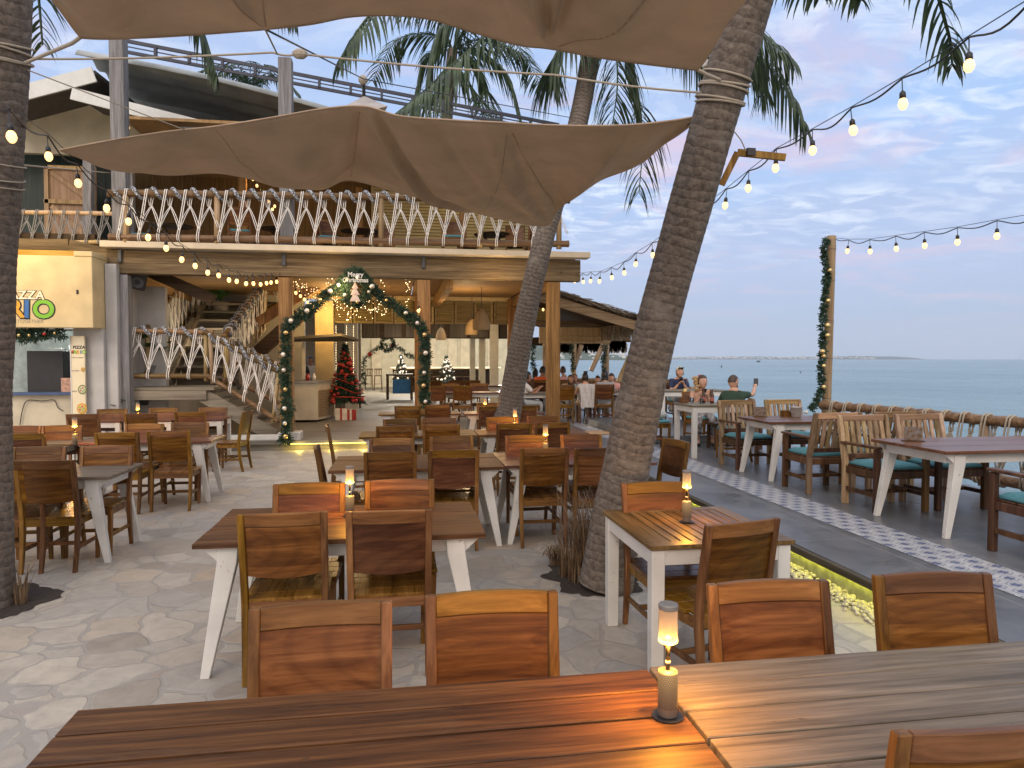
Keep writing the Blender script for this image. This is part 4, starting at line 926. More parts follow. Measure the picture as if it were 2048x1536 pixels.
row([45, 233, 337], [867, 865, 862], 'n', ['near chair of the second left row, beside the left palm', 'near chair of the second left row, dark red back, middle', 'near chair of the second left row, rightmost with its legs clear'])
row([42, 126, 290, 380], [852, 851, 848, 845], 'f', ['far chair of the second left row, leftmost by the palm', 'far chair of the second left row, second from left with dark back', 'far chair of the second left row, third from left', 'far chair of the second left row, rightmost'])
row([165, 281, 380], [828, 827, 824], 'n', ['near chair at the small tables by the stairs, leftmost', 'near chair at the small tables by the stairs, middle one', 'near chair at the small tables by the stairs, rightmost'])
row([225, 327, 427], [818, 816, 815], 'f', ['far chair at the small tables by the stairs, leftmost', 'far chair at the small tables by the stairs, middle one', 'far chair at the small tables by the stairs, rightmost'])
p = A(496, 822, .93); chair_at(p.x, p.y, 'l', 'side on chair at the right end of the small tables, before the stair foot', -6)
for i, (px, yy, s, lb) in enumerate(((872, 16.7, 'n', 'left near chair at the white framed table on the deck'), (925, 16.7, 'n', 'right near chair at the white framed table on the deck'), (900, 18.2, 'f', 'left far chair at the white framed table on the deck'), (958, 18.2, 'f', 'right far chair at the white framed table on the deck'), (868, 21.0, 'n', 'left chair at the farthest brown table on the deck'), (912, 21.0, 'n', 'middle chair at the farthest brown table on the deck'), (945, 21.0, 'n', 'right chair at the farthest brown table on the deck'))):
    p = P(px, 700, yy); chair_at(p.x, yy, s, lb, 0, DZ)
# ---------------------------------------------------------------- armchairs
def make_arm():
    t = thing('armchair', 'slatted wooden armchair', 'armchair')
    for sx in (-1, 1):
        MB().sweep([(sx*.27, .25, 0), (sx*.27, .25, .63)], [(.055, .055), (.055, .055)]).build('leg', frameB, t, bev=.005)
        MB().sweep([(sx*.27, -.25, 0), (sx*.27, -.25, .42), (sx*.27, -.37, .93)], [(.055, .06), (.055, .06), (.045, .045)]).build('leg', slatW, t, bev=.005)
        MB().bar((sx*.275, -.30, .645), (sx*.275, .29, .65), .065, .028).build('armrest', frameB, t, bev=.006)
        MB().bar((sx*.27, -.24, .17), (sx*.27, .24, .17), .03, .04).build('stretcher', frameB, t)
    m = MB().box((0, .25, .37), (.49, .03, .07)).box((0, -.25, .37), (.49, .03, .07))
    for sx in (-1, 1): m.box((sx*.27, 0, .37), (.03, .45, .07))
    for i in range(5): m.box((0, -.2+i*.1, .415), (.53, .08, .016))
    m.bar((-.26, 0, .17), (.26, 0, .17), .03, .04); m.build('seat_frame', frameB, t, bev=.004)
    y = lambda z: -.25-.12*(z-.42)/.51
    MB().bar((-.25, y(.895), .895), (.25, y(.895), .895), .025, .07).build('top_rail', slatX, t, bev=.006)
    MB().bar((-.25, y(.50), .50), (.25, y(.50), .50), .025, .05).build('lower_rail', frameB, t, bev=.004)
    for i in range(7): x = -.21+i*.07; MB().bar((x, y(.525), .525), (x, y(.862), .862), .044, .014, (0, 1, 0)).build('slat', slatW, t)
    m = MB(); vs = []; k = 10
    for i in range(k+1):
        for j in range(k+1):
            u = i/k*2-1; v = j/k*2-1; ed = max(abs(u), abs(v))**8; vs.append((u*.25, v*.24+.01, .482-.03*ed+.008*math.cos(u*2)*math.cos(v*2)))
    o_ = len(vs); vs += [(x, y_, .428) for x, y_, _ in vs[:o_]]
    g = lambda i, j: i*(k+1)+j
    fs = [(g(i, j), g(i+1, j), g(i+1, j+1), g(i, j+1)) for i in range(k) for j in range(k)]+[tuple(o_+q for q in (g(i, j+1), g(i+1, j+1), g(i+1, j), g(i, j))) for i in range(k) for j in range(k)]
    for i in range(k):
        for a_, b_ in ((g(i, 0), g(i+1, 0)), (g(i+1, k), g(i, k)), (g(0, i+1), g(0, i)), (g(k, i), g(k, i+1))): fs.append((a_, a_+o_, b_+o_, b_))
    m.add(vs, fs).build('cushion', teal, t, smooth=True)
    return t
arm = make_arm(); GA = 'slatted armchairs with teal cushions'
for x, y, rz, lb in ((4.93, 6.60, 180, 'pale slatted armchair facing us at the nearest terrace table, left of two'), (5.62, 6.62, 180, 'pale slatted armchair facing us at the nearest terrace table, right, behind the picture stand'),
                     (4.93, 4.70, 0, 'armchair cut by the right edge with its arm and teal cushion showing'), (5.66, 4.6, 0, 'armchair beyond the cropped one at the nearest terrace table'),
                     (4.83, 7.62, 0, 'dark backed armchair turned from us, left near side of the middle terrace table'), (5.60, 7.66, 0, 'armchair turned from us, behind the pale slatted pair'),
                     (4.86, 9.38, 180, 'pale slatted armchair below the man in green'), (5.62, 9.42, 180, 'pale slatted armchair right of the man in green'),
                     ):
    place(arm, (x, y, TZ), R(rz+random.uniform(-1.5, 1.5)), lb, GA)
table('terrace_table', 'long dark topped table on the terrace holding the picture stand at right', 5.50, 5.80, TZ, 1.92, .98, top=topPlum, n=3)
table('terrace_table', 'dark topped terrace table holding the metal bucket', 5.40, 8.60, TZ, 1.76, .86, top=topPlum, n=3)
table('terrace_table', 'white straight legged table with bottles beside the couple', 4.86, 10.66, TZ, .90, .80, H=.82, top=topGrey, style='straight', n=3)
table('terrace_table', 'pale wooden table where the man in the cap leans', 6.0, 14.2, TZ+.14, 1.5, .8, H=.74, top=topGrey, style='straight', n=4)
# cushioned side chairs near the couple
cu = MB().box((0, 0, .478), (.42, .40, .05)).mesh('cushion', teal, True, .015)
def cush_chair(x, y, rz, label, z):
    o = place(chair, (x, y, z), rz, label, 'wooden chairs with round edged teal cushions'); c = bpy.data.objects.new('cushion', cu); COL.objects.link(c); c.parent = o; return o
cush_chair(4.28, 11.55, R(-90), 'chair with teal cushion and a grey bag, left of the white table', TZ)
cush_chair(4.98, 10.12, R(72), 'dark chair with teal cushion tied with cord, right of the white table', TZ)
cush_chair(5.35, 12.05, R(190), 'chair with teal cushion under the curly haired woman', TZ)
t = thing('wooden_bench', 'low wooden bench under the man in the green shirt', 'bench', (5.66, 11.4, TZ)); MB().box((0, 0, .43), (.9, .4, .04)).build('seat', frameB, t, bev=.005); [MB().box((q*.4, w*.15, .205), (.05, .05, .41)).build('leg', frameB, t) for q in (-1, 1) for w in (-1, 1)]
cush_chair(6.1, 14.95, R(180), 'chair under the man in the cap', TZ+.14)
for i, (px, rz) in enumerate(((480, 10), (655, 200), (770, 185), (905, 180), (1030, 170), (1070, 5))):
    p = P(px, 480, 15.6+.5*(i % 3)); cush_chair(p.x, p.y, R(rz), 'upstairs chair with teal cushion behind the rope railing, number %s from the left' % 'one two three four five six'.split()[i], 3.92)
for i, px in enumerate((345, 560, 720, 985)):
    p = P(px, 480, 16.6); t = thing('upstairs_table', ('round dark table upstairs at the left end of the rope railing', 'round dark table upstairs behind the grey post', 'round dark table upstairs left of the straw blind', 'round dark table upstairs near the middle palm')[i], 'table', (p.x, 16.6, 3.92), 0, 'round tables upstairs')
    MB().lathe([(.42, .72), (.44, .735), (.42, .75)], n=24).build('tabletop', darkWood, t); m = MB(); m.bar((-.25, 0, 0), (.2, 0, .72), .06, .06).bar((.25, .05, 0), (-.2, .05, .72), .06, .06); m.build('leg', frameB, t)
    cush_chair(p.x-.6, 16.4, R(-90), 'upstairs chair to the left of the round table at %s' % ('the left end', 'the grey post', 'the straw blind', 'the middle palm')[i], 3.92)
# things on the terrace tables
def menu_stand(x, y, z, rz, label):
    t = thing('picture_stand', label, 'menu stand', (x, y, z), rz, 'picture stands on the terrace tables')
    m_, t_, b_ = newmat('menu_photo'); co_ = coords(t_, False); n = N(t_, 'ShaderNodeTexNoise', inp={'Scale': 28, 'Detail': 5}); L(t_, co_, n.inputs[0])
    L(t_, ramp(t_, n.outputs[0], [(.35, (.03, .03, .02)), (.48, (.16, .09, .05)), (.6, (.12, .13, .14)), (.7, (.26, .21, .15))]), b_.inputs['Base Color'])
    MB().box((0, 0, .006), (.19, .07, .012)).build('base', frameB, t, bev=.002); MB().box((0, 0, .075), (.15, .006, .125)).build('picture', m_, t, bev=.001)
p = A(1826, 883, TZ+.75); menu_stand(p.x, p.y, TZ+.75, R(-28), 'picture stand on the nearest terrace table')
p = A(1520, 834, TZ+.75); menu_stand(p.x, p.y, TZ+.75, R(-28), 'picture stand on the middle terrace table beside the bucket')
p = A(1592, 834, TZ+.75); t = thing('metal_bucket', 'small metal bucket on the middle terrace table', 'bucket', (p.x, p.y, TZ+.75))
MB().lathe([(.055, 0), (.062, .01), (.08, .13), (.086, .135), (.078, .132), (.06, .015)], n=20).build('pail', metalM, t, smooth=True)
MB().tube([(.082, 0, .12), (.09, 0, .08), (.0, -.088, .055), (-.09, 0, .08), (-.082, 0, .12)], .003, 5).build('handle', metalM, t)
for i, (px, py, z, dm, lb) in enumerate(((1572, 833, TZ+.75, (.12, .09, .075), 'brown wooden cutlery box beside the metal bucket'), (1367, 806, TZ+.82, (.12, .10, .08), 'brown wooden box on the white straight legged table'), (945, 745, 1.4, (.2, .15, .1), 'dark basket on the inner bar by the columns'))):
    if i == 2: continue
    p = A(px, py, z); b = MB().box((0, 0, .004), (dm[0], dm[1], .008))
    for sx in (-1, 1): b.box((sx*(dm[0]/2-.004), 0, dm[2]/2+.008), (.008, dm[1], dm[2])).box((0, sx*(dm[1]/2-.004), dm[2]/2+.008), (dm[0]-.016, .008, dm[2]))
    o = b.build('wooden_box', teakX, None, bev=.002); o.location = (p.x, p.y, z); tag(o, lb, 'box', 'wooden boxes on the terrace tables')
glassM, t_, b_ = newmat('glass'); b_.inputs['Base Color'].default_value = (.9, .95, .95, 1); b_.inputs['Transmission Weight'].default_value = 1; b_.inputs['Roughness'].default_value = .05
brownG = plain('brown_bottle', (.05, .022, .012), .12, var=.1, bmp=0)
for i, (px, py, lb) in enumerate(((1407, 806, 'dark beer bottle on the white table, left one'), (1424, 807, 'dark beer bottle on the white table, right one next to the man'))):
    p = A(px, py, TZ+.82); t = thing('beer_bottle', lb, 'bottle', (p.x, p.y, TZ+.82), 0, 'beer bottles on the white table')
    MB().lathe([(.028, 0), (.031, .01), (.031, .13), (.014, .18), (.012, .22), (.014, .225)], n=14).build('glass_body', brownG, t, smooth=True); MB().lathe([(.0315, .04), (.0315, .10)], n=14, caps=False).build('label_band', plain('bottle_label', (.35, .1, .08), .6), t)
for i, (px, py, z, lb) in enumerate(((1384, 806, TZ+.82, 'empty glass tumbler behind the wooden box on the white table'), (1403, 808, TZ+.82, 'glass tumbler before the left beer bottle'), (1370, 787, TZ+.88, 'glass of yellow drink on the table of the man in the cap'), (1612, 828, TZ+.75, 'small white cup right of the metal bucket'))):
    p = A(px, py, z); o = MB().lathe([(.026, 0), (.034, .09), (.032, .09), (.024, .006)] if i < 3 else [(.02, 0), (.03, .05), (.028, .05), (.018, .004)], n=14).build('drinking_glass' if i < 3 else 'white_cup', (glassM, glassM, plain('yellow_drink', (.7, .5, .15), .1), whiteP)[i], None, True); o.location = (p.x, p.y, z); tag(o, lb, 'glass' if i < 3 else 'cup')
o = MB().ball((0, 0, .08), .17, 12, (1.25, .9, .5)).build('grey_bag', plain('grey_cloth', (.38, .40, .38), .9, scale=30), None, True); o.location = (4.30, 11.55, TZ+.5); tag(o, 'grey cloth bag lying on the teal cushion of the chair by the white table', 'bag')
# ---------------------------------------------------------------- table lamps
perf, t_, b_ = newmat('perforated_metal'); tcx = N(t_, 'ShaderNodeTexCoord'); sx_ = N(t_, 'ShaderNodeSeparateXYZ'); L(t_, tcx.outputs['Object'], sx_.inputs[0])
an_ = mth(t_, 'MULTIPLY', mth(t_, 'ARCTAN2', sx_.outputs[1], sx_.outputs[0]), 28/(2*math.pi)*1.0); zr = mth(t_, 'DIVIDE', sx_.outputs[2], .0056)
rowi = mth(t_, 'FLOOR', zr); sh = mth(t_, 'MULTIPLY', mth(t_, 'MODULO', rowi, 2.0), .5)
fx_ = mth(t_, 'SUBTRACT', mth(t_, 'FRACT', mth(t_, 'ADD', an_, sh)), .5); fz_ = mth(t_, 'MULTIPLY', mth(t_, 'SUBTRACT', mth(t_, 'FRACT', zr), .5), .9)
dd_ = mth(t_, 'SQRT', mth(t_, 'ADD', mth(t_, 'POWER', fx_, 2), mth(t_, 'POWER', fz_, 2)))
hole = mth(t_, 'MULTIPLY', mth(t_, 'LESS_THAN', dd_, .33), mth(t_, 'GREATER_THAN', sx_.outputs[2], .028))
L(t_, mixc(t_, hole, (.20, .165, .13), (.03, .02, .015)), b_.inputs['Base Color']); b_.inputs['Roughness'].default_value = .4; b_.inputs['Metallic'].default_value = .4
b_.inputs['Emission Color'].default_value = (1, .55, .15, 1); L(t_, mth(t_, 'MULTIPLY', mth(t_, 'MULTIPLY', hole, .9), mth(t_, 'POWER', mth(t_, 'MULTIPLY', sx_.outputs[2], 7.2), 2.0)), b_.inputs['Emission Strength'])
shade_m, t_, b_ = newmat('lamp_shade'); t_.nodes.remove(b_); tl = N(t_, 'ShaderNodeBsdfTranslucent'); tl.inputs[0].default_value = (.95, .80, .62, 1); df = N(t_, 'ShaderNodeBsdfDiffuse'); df.inputs[0].default_value = (.75, .62, .50, 1); tr = N(t_, 'ShaderNodeBsdfTransparent')
m1 = N(t_, 'ShaderNodeMixShader'); m1.inputs[0].default_value = .35; L(t_, tl.outputs[0], m1.inputs[1]); L(t_, df.outputs[0], m1.inputs[2]); m2 = N(t_, 'ShaderNodeMixShader'); m2.inputs[0].default_value = .25; L(t_, m1.outputs[0], m2.inputs[1]); L(t_, tr.outputs[0], m2.inputs[2]); L(t_, m2.outputs[0], t_.nodes['Material Output'].inputs[0])
lampE = emis('lamp_led', (1, .62, .12), 5); capM = plain('lamp_cap', (.22, .20, .18), .5, .3)
clearG, t_, b_ = newmat('clear_sleeve'); b_.inputs['Base Color'].default_value = (1, .95, .9, 1); b_.inputs['Transmission Weight'].default_value = 1; b_.inputs['Roughness'].default_value = .02; b_.inputs['IOR'].default_value = 1.1
def make_lamp():
    t = thing('table_lamp', 'lit table lamp', 'table lamp')
    MB().lathe([(.043, 0), (.044, .003)], n=28).build('base_disc', blackM, t)  # flat black disc, wider than the base
    MB().lathe([(.026, .004), (.0275, .008), (.0275, .124), (.0265, .130), (.004, .132)], n=36, caps=True).build('base', perf, t, smooth=True)
    MB().lathe([(.0062, .132), (.0062, .205), (.0075, .206), (.0075, .210)], n=12).build('stem', blackM, t, smooth=True)
    MB().lathe([(.0070, .150), (.0070, .158)], n=12).build('collar', metalM, t, smooth=True)
    MB().lathe([(.0225, .2205), (.0228, .302)], n=30, caps=False).build('shade', shade_m, t, smooth=True)
    MB().lathe([(.0262, .215), (.0266, .304)], n=30, caps=False).build('glass_sleeve', clearG, t, smooth=True)
    MB().lathe([(.0245, .211), (.027, .213), (.027, .220), (.0230, .2205), (.004, .2206)], n=30).build('glow_ring', lampE, t, smooth=True)
    MB().lathe([(.0262, .304), (.0275, .306), (.0275, .316), (.0255, .319)], n=30).box((0, 0, .3195), (.018, .005, .002)).build('cap', capM, t)
    return t
lamp = make_lamp(); GLp = 'lit lamps standing on the tables'
lamps = [(A(1335, 1432, .75), 1, 'tall lit lamp at the joint of the two foreground tables'), (A(700, 1032, .75), 1, 'lit lamp on the second row table between its four chairs'), (A(1373, 1044, .75), 1, 'lit lamp on the square slatted table'),
         (A(1091, 911, .75), 1, 'lit lamp on the third row, left of the palm trunk'), (A(1030, 863, .75), 1, 'lit lamp on the fourth row table by the middle palm'), (A(970, 832, .75), 1, 'lit lamp on the fifth row table left of the middle palm'),
         (A(276, 846, .75), 1, 'lit lamp on the small tables in front of the stairs'), (A(150, 890, .75), 1, 'lit lamp on the second left row, between two chairs'), (A(18, 890, .75), 1, 'lit lamp on the second left row, beside the palm')]
for i, (p, s, lb) in enumerate(lamps):
    place(lamp, tuple(p), R(i*40), lb, GLp)
    light('lamp_inner', p+Vector((0, 0, .224)), .045, (1, .50, .12), .006)
    light('lamp_down', p+Vector((0, 0, .195)), 1.25 if i < 3 else 1.0, (1, .50, .13), .014) if False else None
    for q in range(1):
        for a3 in (.5, 2.6, 4.7): light('lamp_down', p+Vector((.020*math.cos(a3), .020*math.sin(a3), .204)), 5.2 if i == 0 else 2.0, (1, .41, .045), .006)
# ================================================================ STRING LIGHTS
bm_bulb = MB().lathe([(.004, -.115), (.014, -.112), (.026, -.095), (.030, -.078), (.025, -.055), (.014, -.04)], n=12).mesh('bulb', bulbM, True)
bm_sock = MB().lathe([(.014, -.042), (.020, -.04), (.019, -.005), (.010, .005), (.0035, .012), (.0035, .085)], n=8).mesh('socket', blackM, True)
def string_lights(name, label, pts, anchors=None, sag=.05, sc=1.0, drop=.09, second=True, ends=()):
    """pts = bulb socket positions; the cable runs above them"""
    pts = [Vector(p) for p in pts]; t = thing(name, label, 'string lights', tuple(pts[0]), 0, 'strings of warm bulbs'); O = pts[0]
    rn = random.Random(len(label)); ks = [Vector(e)-O for e in ends[:1]]+[p-O+Vector((0, 0, drop*sc)) for p in pts]+[Vector(e)-O for e in ends[1:]]
    path = []
    for a, b in zip(ks[:-1], ks[1:]):
        s = sag*rn.uniform(.5, 1.4)*min(1, (b-a).length/.55)
        for k in range(8): f = k/8; path.append(a.lerp(b, f)-Vector((0, 0, s*math.sin(math.pi*f)**1.3)))
    path.append(ks[-1]); MB().tube(path, .0065*sc, 6).build('cable', blackM, t)
    if second: MB().tube([k+Vector((.006, 0, .012)) for k in ks], .0035, 5).build('support_wire', steelM, t)
    for p in pts:
        b = bpy.data.objects.new('bulb', bm_bulb); COL.objects.link(b); b.parent = t; b.location = p-O; b.scale = (sc,)*3
        b.rotation_euler = (rn.uniform(-.12, .12), rn.uniform(-.12, .12), 0)
        s = bpy.data.objects.new('socket', bm_sock); COL.objects.link(s); s.parent = b
    return t
def dk(px, py, d): return D(px, py-6, d)
b1 = [(1938, 112), (1805, 190), (1704, 246), (1625, 288), (1552, 325), (1497, 367), (1452, 402), (1412, 432), (1377, 455), (1345, 476), (1305, 505), (1272, 524), (1248, 542), (1223, 552), (1200, 560), (1182, 560), (1166, 562), (1150, 561), (1137, 557)]
pl = []
for k, (x, y) in enumerate(b1):
    kk = (1938-x)/(.135*x-114.6); pl.append(dk(x, y, 4.07*(1+.135*kk)))
string_lights('string_lights', 'warm bulb string from the top right corner past the slanting palm to the deck', pl, ends=(D(2075, -10, 3.5), P(1120, 545, 14.1)))
b2 = [(1696, 498), (1740, 498), (1792, 492), (1849, 485), (1915, 477), (1994, 464), (2090, 450)]
string_lights('string_lights', 'warm bulb string from the tall bamboo post to the right edge', [dk(x, y, 10.8*(1-.0574*k)) for k, (x, y) in enumerate(b2)], ends=(D(1667, 477, 11.1),))
b3 = [(20, 255), (96, 300), (155, 355), (213, 406), (257, 434), (298, 467), (332, 489), (365, 513), (389, 526), (415, 540), (436, 546), (458, 556), (474, 559), (493, 564), (506, 564), (521, 566), (532, 564), (543, 563), (553, 562)]
string_lights('string_lights', 'warm bulb string crossing the left side from the palm to the second post', [dk(x, y, 4.38 if x < 30 else max(4.6, 5.7*(1+.087*((x-96)/(76-.087*x))))) for x, y in b3], ends=(D(-20, 200, 4.7), P(560, 548, 14.2)))
b4 = [(591, 578), (600, 585), (608, 592), (615, 598), (621, 603), (627, 608)]
string_lights('string_lights', 'short warm bulb string under the porch ceiling right of the second post', [P(x, y, 14.9+i*.75) for i, (x, y) in enumerate(b4)], second=False)
string_lights('string_lights', 'short warm bulb string upstairs behind the sail', [P(x, y, 17.5) for x, y in ((505, 352), (513, 365), (521, 382), (536, 396), (550, 406), (545, 412))], second=False)
string_lights('string_lights', 'two bulbs under the grey roof sheet near the tall grey post', [P(x, y, 16.0) for x, y in ((257, 248), (331, 262))], second=True)
string_lights('string_lights', 'bulb on the decorated wooden post right of the entrance', [P(836, 614, 14.1), P(838, 612, 14.16)], second=False)
string_lights('string_lights', 'pair of bulbs behind the middle palm under the hut edge', [P(1036, 627, 17.2), P(1043, 632, 17.2), P(1086, 613, 17.2)], second=False)
# interior lamps of the restaurant
for loc, e, c in (((-1.2, 17.2, 2.7), 55, (1, .62, .25)), ((1.6, 17.3, 2.6), 50, (1, .66, .32)), ((-1.9, 18.7, 2.9), 40, (1, .6, .2)), ((2.6, 22.8, 2.7), 60, (1, .7, .4)), ((0, 23.5, 2.5), 40, (1, .75, .5)),
                  ((.5, 33, 3.3), 650, (1, .93, .82)), ((4.5, 33, 3.3), 600, (1, .93, .82)), ((-3.0, 17.6, 6.1), 38, (1, .62, .28)), ((1.8, 17.6, 6.0), 45, (1, .72, .36)),
                  ((-6.4, 15.2, 2.1), 22, (.95, 1, .95)), ((-6.6, 12.4, 4.0), 85, (1, .68, .28)), ((-4.1, 16.8, 2.3), 20, (1, .8, .55)), ((-1.1, 13.7, 3.1), 22, (1, .65, .3)), ((1.9, 13.9, 3.0), 26, (1, .65, .3))):
    light('interior_lamp', loc, e, c, .12)
# ================================================================ PALMS
def trunk_mesh(path, radii, name, parent):
    pts = catmull(path, 10); n = 22; m = len(pts); rs = []
    for i in range(m):
        f = i/(m-1)*(len(radii)-1); a = int(min(f, len(radii)-2)); rs.append(radii[a]+(radii[a+1]-radii[a])*(f-a))
    dense = []; dr = []
    for i in range(m-1):
        for k in range(6): f = k/6; dense.append(pts[i].lerp(pts[i+1], f)); dr.append(rs[i]+(rs[i+1]-rs[i])*f)
    dense.append(pts[-1]); dr.append(rs[-1]); L_ = 0; rr = []; ls = [0]
    for i in range(1, len(dense)): L_ += (dense[i]-dense[i-1]).length; ls.append(L_)
    for i, (p, r) in enumerate(zip(dense, dr)):
        ph = (ls[i]*14.85) % 1.0; rr.append(r*(1+.016*(1-ph)+.03*noise.noise((ls[i]*2.3, 1, r*9))))
    mb = MB().tube(dense, rr, n); me = mb.mesh(name, barkM, True); uv = me.uv_layers.new(name='UVMap')
    for l in me.loops: vi = l.vertex_index; uv.data[l.index].uv = ((vi % n)/n*2*math.pi*.2, ls[min(vi//n, len(ls)-1)]*.45)
    o = bpy.data.objects.new(name, me); COL.objects.link(o); o.parent = parent; return o
def frond(parent, pts, n=46, ll=.75, lw=.035, droop=.75, seed=0, base=.1, spread=1.0):
    rn = random.Random(seed); c = catmull(pts, 10); m = MB(); mm = len(c)
    m.tube(c, [.022*(1-.8*i/(mm-1))+.004 for i in range(mm)], 5)
    for i in range(n):
        f = base+(1-base)*i/(n-1); q = f*(mm-1); a = int(min(q, mm-2)); p = c[a].lerp(c[a+1], q-a); t = (c[a+1]-c[a]).normalized()
        sd_ = t.cross(Vector((0, 0, 1)))
        if sd_.length < .15: sd_ = t.cross(Vector((0, 1, 0)))
        sd_.normalize(); l = ll*(math.sin(math.pi*(.12+.80*f))**.7)*rn.uniform(.8, 1.1)
        for s in (-1, 1):
            if rn.random() < .04: continue
            d = (sd_*s*spread*rn.uniform(.7, 1.1)+t*rn.uniform(.45, .8)+Vector((0, 0, -droop*rn.uniform(.3, .9)))).normalized()
            pp = [p]; dd = d.copy(); k = 5
            for j in range(k): pp.append(pp[-1]+dd*l/k); dd = (dd+Vector((rn.uniform(-.06, .06), rn.uniform(-.06, .06), -droop*.42))).normalized()
            nrm = d.cross(Vector((rn.uniform(-.3, .3), rn.uniform(-.3, .3), 1))).normalized(); vs = []
            for j, x in enumerate(pp):
                wv = lw*(.45, 1, .95, .75, .45, .05)[j]/2; vs += [x-nrm*wv, x+nrm*wv]
            m.add(vs, [(2*j, 2*j+1, 2*j+3, 2*j+2) for j in range(k)])
    return m.build('frond', frondM, parent)
def palm(label, path, radii, fr, seedo=0, **kw):
    t = thing('palm_tree', label, 'palm tree', tuple(path[0]), 0, 'coconut palms'); O = Vector(path[0])
    trunk_mesh([Vector(p)-O for p in path], radii, 'trunk', t)
    for i, f in enumerate(fr):
        k = dict(kw)
        if isinstance(f, dict): k.update({a: b for a, b in f.items() if a != 'p'}); f = f['p']
        frond(t, [Vector(p)-O for p in f], seed=seedo+i, **k)
    return t
# slanting palm in front
P1 = [D(1212, 1168, 5.42), D(1240, 1000, 5.35), D(1272, 840, 5.25), D(1312, 660, 5.15), D(1375, 430, 5.0), D(1440, 200, 4.8), D(1500, 0, 4.6), D(1560, -220, 4.4)]
palm('slanting palm trunk wrapped with ropes in front of the terrace', P1, [.21, .185, .165, .152, .15, .15, .148, .14],
     [dict(p=[D(1560, -220, 4.4), D(1700, -190, 4.9), D(1840, -90, 5.4), D(1895, 60, 5.6), D(1905, 130, 5.6)], ll=.42, droop=.9, n=34), dict(p=[D(1560, -220, 4.4), D(1640, -150, 5.4), D(1700, -60, 6.2), D(1722, 0, 6.4)], ll=.38, n=30),
      dict(p=[D(1560, -220, 4.4), D(1560, -160, 5.6), D(1600, -60, 6.2), D(1640, -12, 6.5)], ll=.4, n=26)], 10, ll=.6)
# middle palm
ctr = D(1192, 20, 13)
P2 = [D(1010, 850, 12.3), D(1022, 800, 12.3), D(1050, 640, 12.2), D(1090, 470, 12.1), D(1150, 270, 12.3), D(1178, 130, 12.7), D(1192, 20, 13)]
palm('middle palm leaning right between the tables and the hut', P2, [.25, .21, .185, .17, .165, .17, .15],
     [[ctr, D(1080, -10, 12.6), D(950, 90, 12), D(850, 180, 11.6), D(790, 228, 11.4)], [ctr, D(1240, 30, 13), D(1270, 150, 13), D(1285, 270, 13), D(1278, 385, 13)],
      [ctr, D(1225, 60, 12.4), D(1235, 160, 12.2), D(1225, 250, 12.2)], [ctr, D(1100, -40, 13), D(980, -20, 13), D(880, 60, 13), D(850, 190, 13)],
      dict(p=[ctr, D(1110, -60, 12), D(900, -60, 10), D(760, 10, 8.6), D(680, 120, 8.2)], ll=.8), dict(p=[ctr, D(1300, -60, 12), D(1420, -20, 12), D(1520, 60, 12), D(1585, 120, 12)]),
      [ctr, D(1290, -30, 12.5), D(1400, 40, 12.5), D(1540, 130, 12.5), D(1612, 255, 12.5)], [ctr, D(1300, -10, 13), D(1380, 60, 13.2), D(1430, 160, 13.2), D(1450, 250, 13.2)], [ctr, D(1300, -10, 13), D(1440, 10, 13.6), D(1510, 100, 13.6), D(1530, 190, 13.6)],
      [ctr, D(1150, 60, 12.4), D(1110, 110, 12.3), D(1098, 165, 12.2)]], 30, ll=1.25, lw=.040, n=72, droop=.85)
# palm behind the roof
c3 = D(905, 100, 24)
palm('distant palm behind the restaurant roof truss', [D(885, 420, 24), D(890, 300, 24), D(897, 190, 24), c3], [.2, .2, .19, .17],
     [[c3, D(905+x1, 100+y1, 24), D(905+x2, 100+y2, 24), D(905+x3, 100+y3, 24+z)] for x1, y1, x2, y2, x3, y3, z in ((-40, -30, -110, -20, -160, 60, 1), (30, -40, 90, -50, 150, 20, 2), (50, 0, 110, 50, 135, 130, 0), (-50, 10, -70, 70, -80, 120, 0), (10, 30, 50, 90, 90, 150, -1), (-20, -50, -60, -90, -120, -90, 0), (20, -60, 30, -110, 60, -140, 0), (40, 20, 70, 90, 60, 150, -1.5), (-10, 30, -30, 90, -30, 150, -2), (60, -20, 140, 10, 175, 70, 1))], 60, ll=1.3, lw=.06, n=56, droop=.5)
c4 = D(500, 175, 30)
palm('small palm crown peeping above the grey roof sheet', [D(498, 330, 30), D(499, 250, 30), c4], [.2, .2, .18],
     [[c4, c4+Vector((math.cos(a)*1.0, math.sin(a)*.8, .75)), c4+Vector((math.cos(a)*2.0, math.sin(a)*1.5, .35-(.5 if math.cos(a*3) > 0 else 0)))] for a in [i*.7 for i in range(9)]], 80, ll=.7, lw=.07, n=24, droop=.4)
# left palm
P0 = [D(-58, 1215, 5.0), D(-56, 1000, 5.0), D(-50, 800, 5.0), D(-36, 500, 4.9), D(-22, 300, 4.8), D(-8, 0, 4.6), D(0, -260, 4.5)]
palm('dark palm trunk at the left edge with a glowing bulb', P0, [.27, .24, .22, .205, .20, .20, .19],
     [dict(p=[D(0, -260, 4.5), D(30, -200, 5.6), D(70, -60, 6.4), D(85, 90, 6.6)], ll=.5, n=34, droop=.5), dict(p=[D(0, -260, 4.5), D(190, -260, 6), D(330, -120, 7), D(405, 60, 7.4), D(432, 150, 7.4)], ll=.55, n=50, droop=1.3, spread=.5),
      dict(p=[D(0, -260, 4.5), D(60, -200, 5.6), D(90, -110, 6.0), D(105, -40, 6.0)], ll=.5, n=26, droop=.7), dict(p=[D(0, -260, 4.5), D(300, -260, 7), D(480, -120, 8.5), D(560, 0, 9), D(590, 40, 9)], ll=.5, n=40, droop=1.3, spread=.5)], 90)
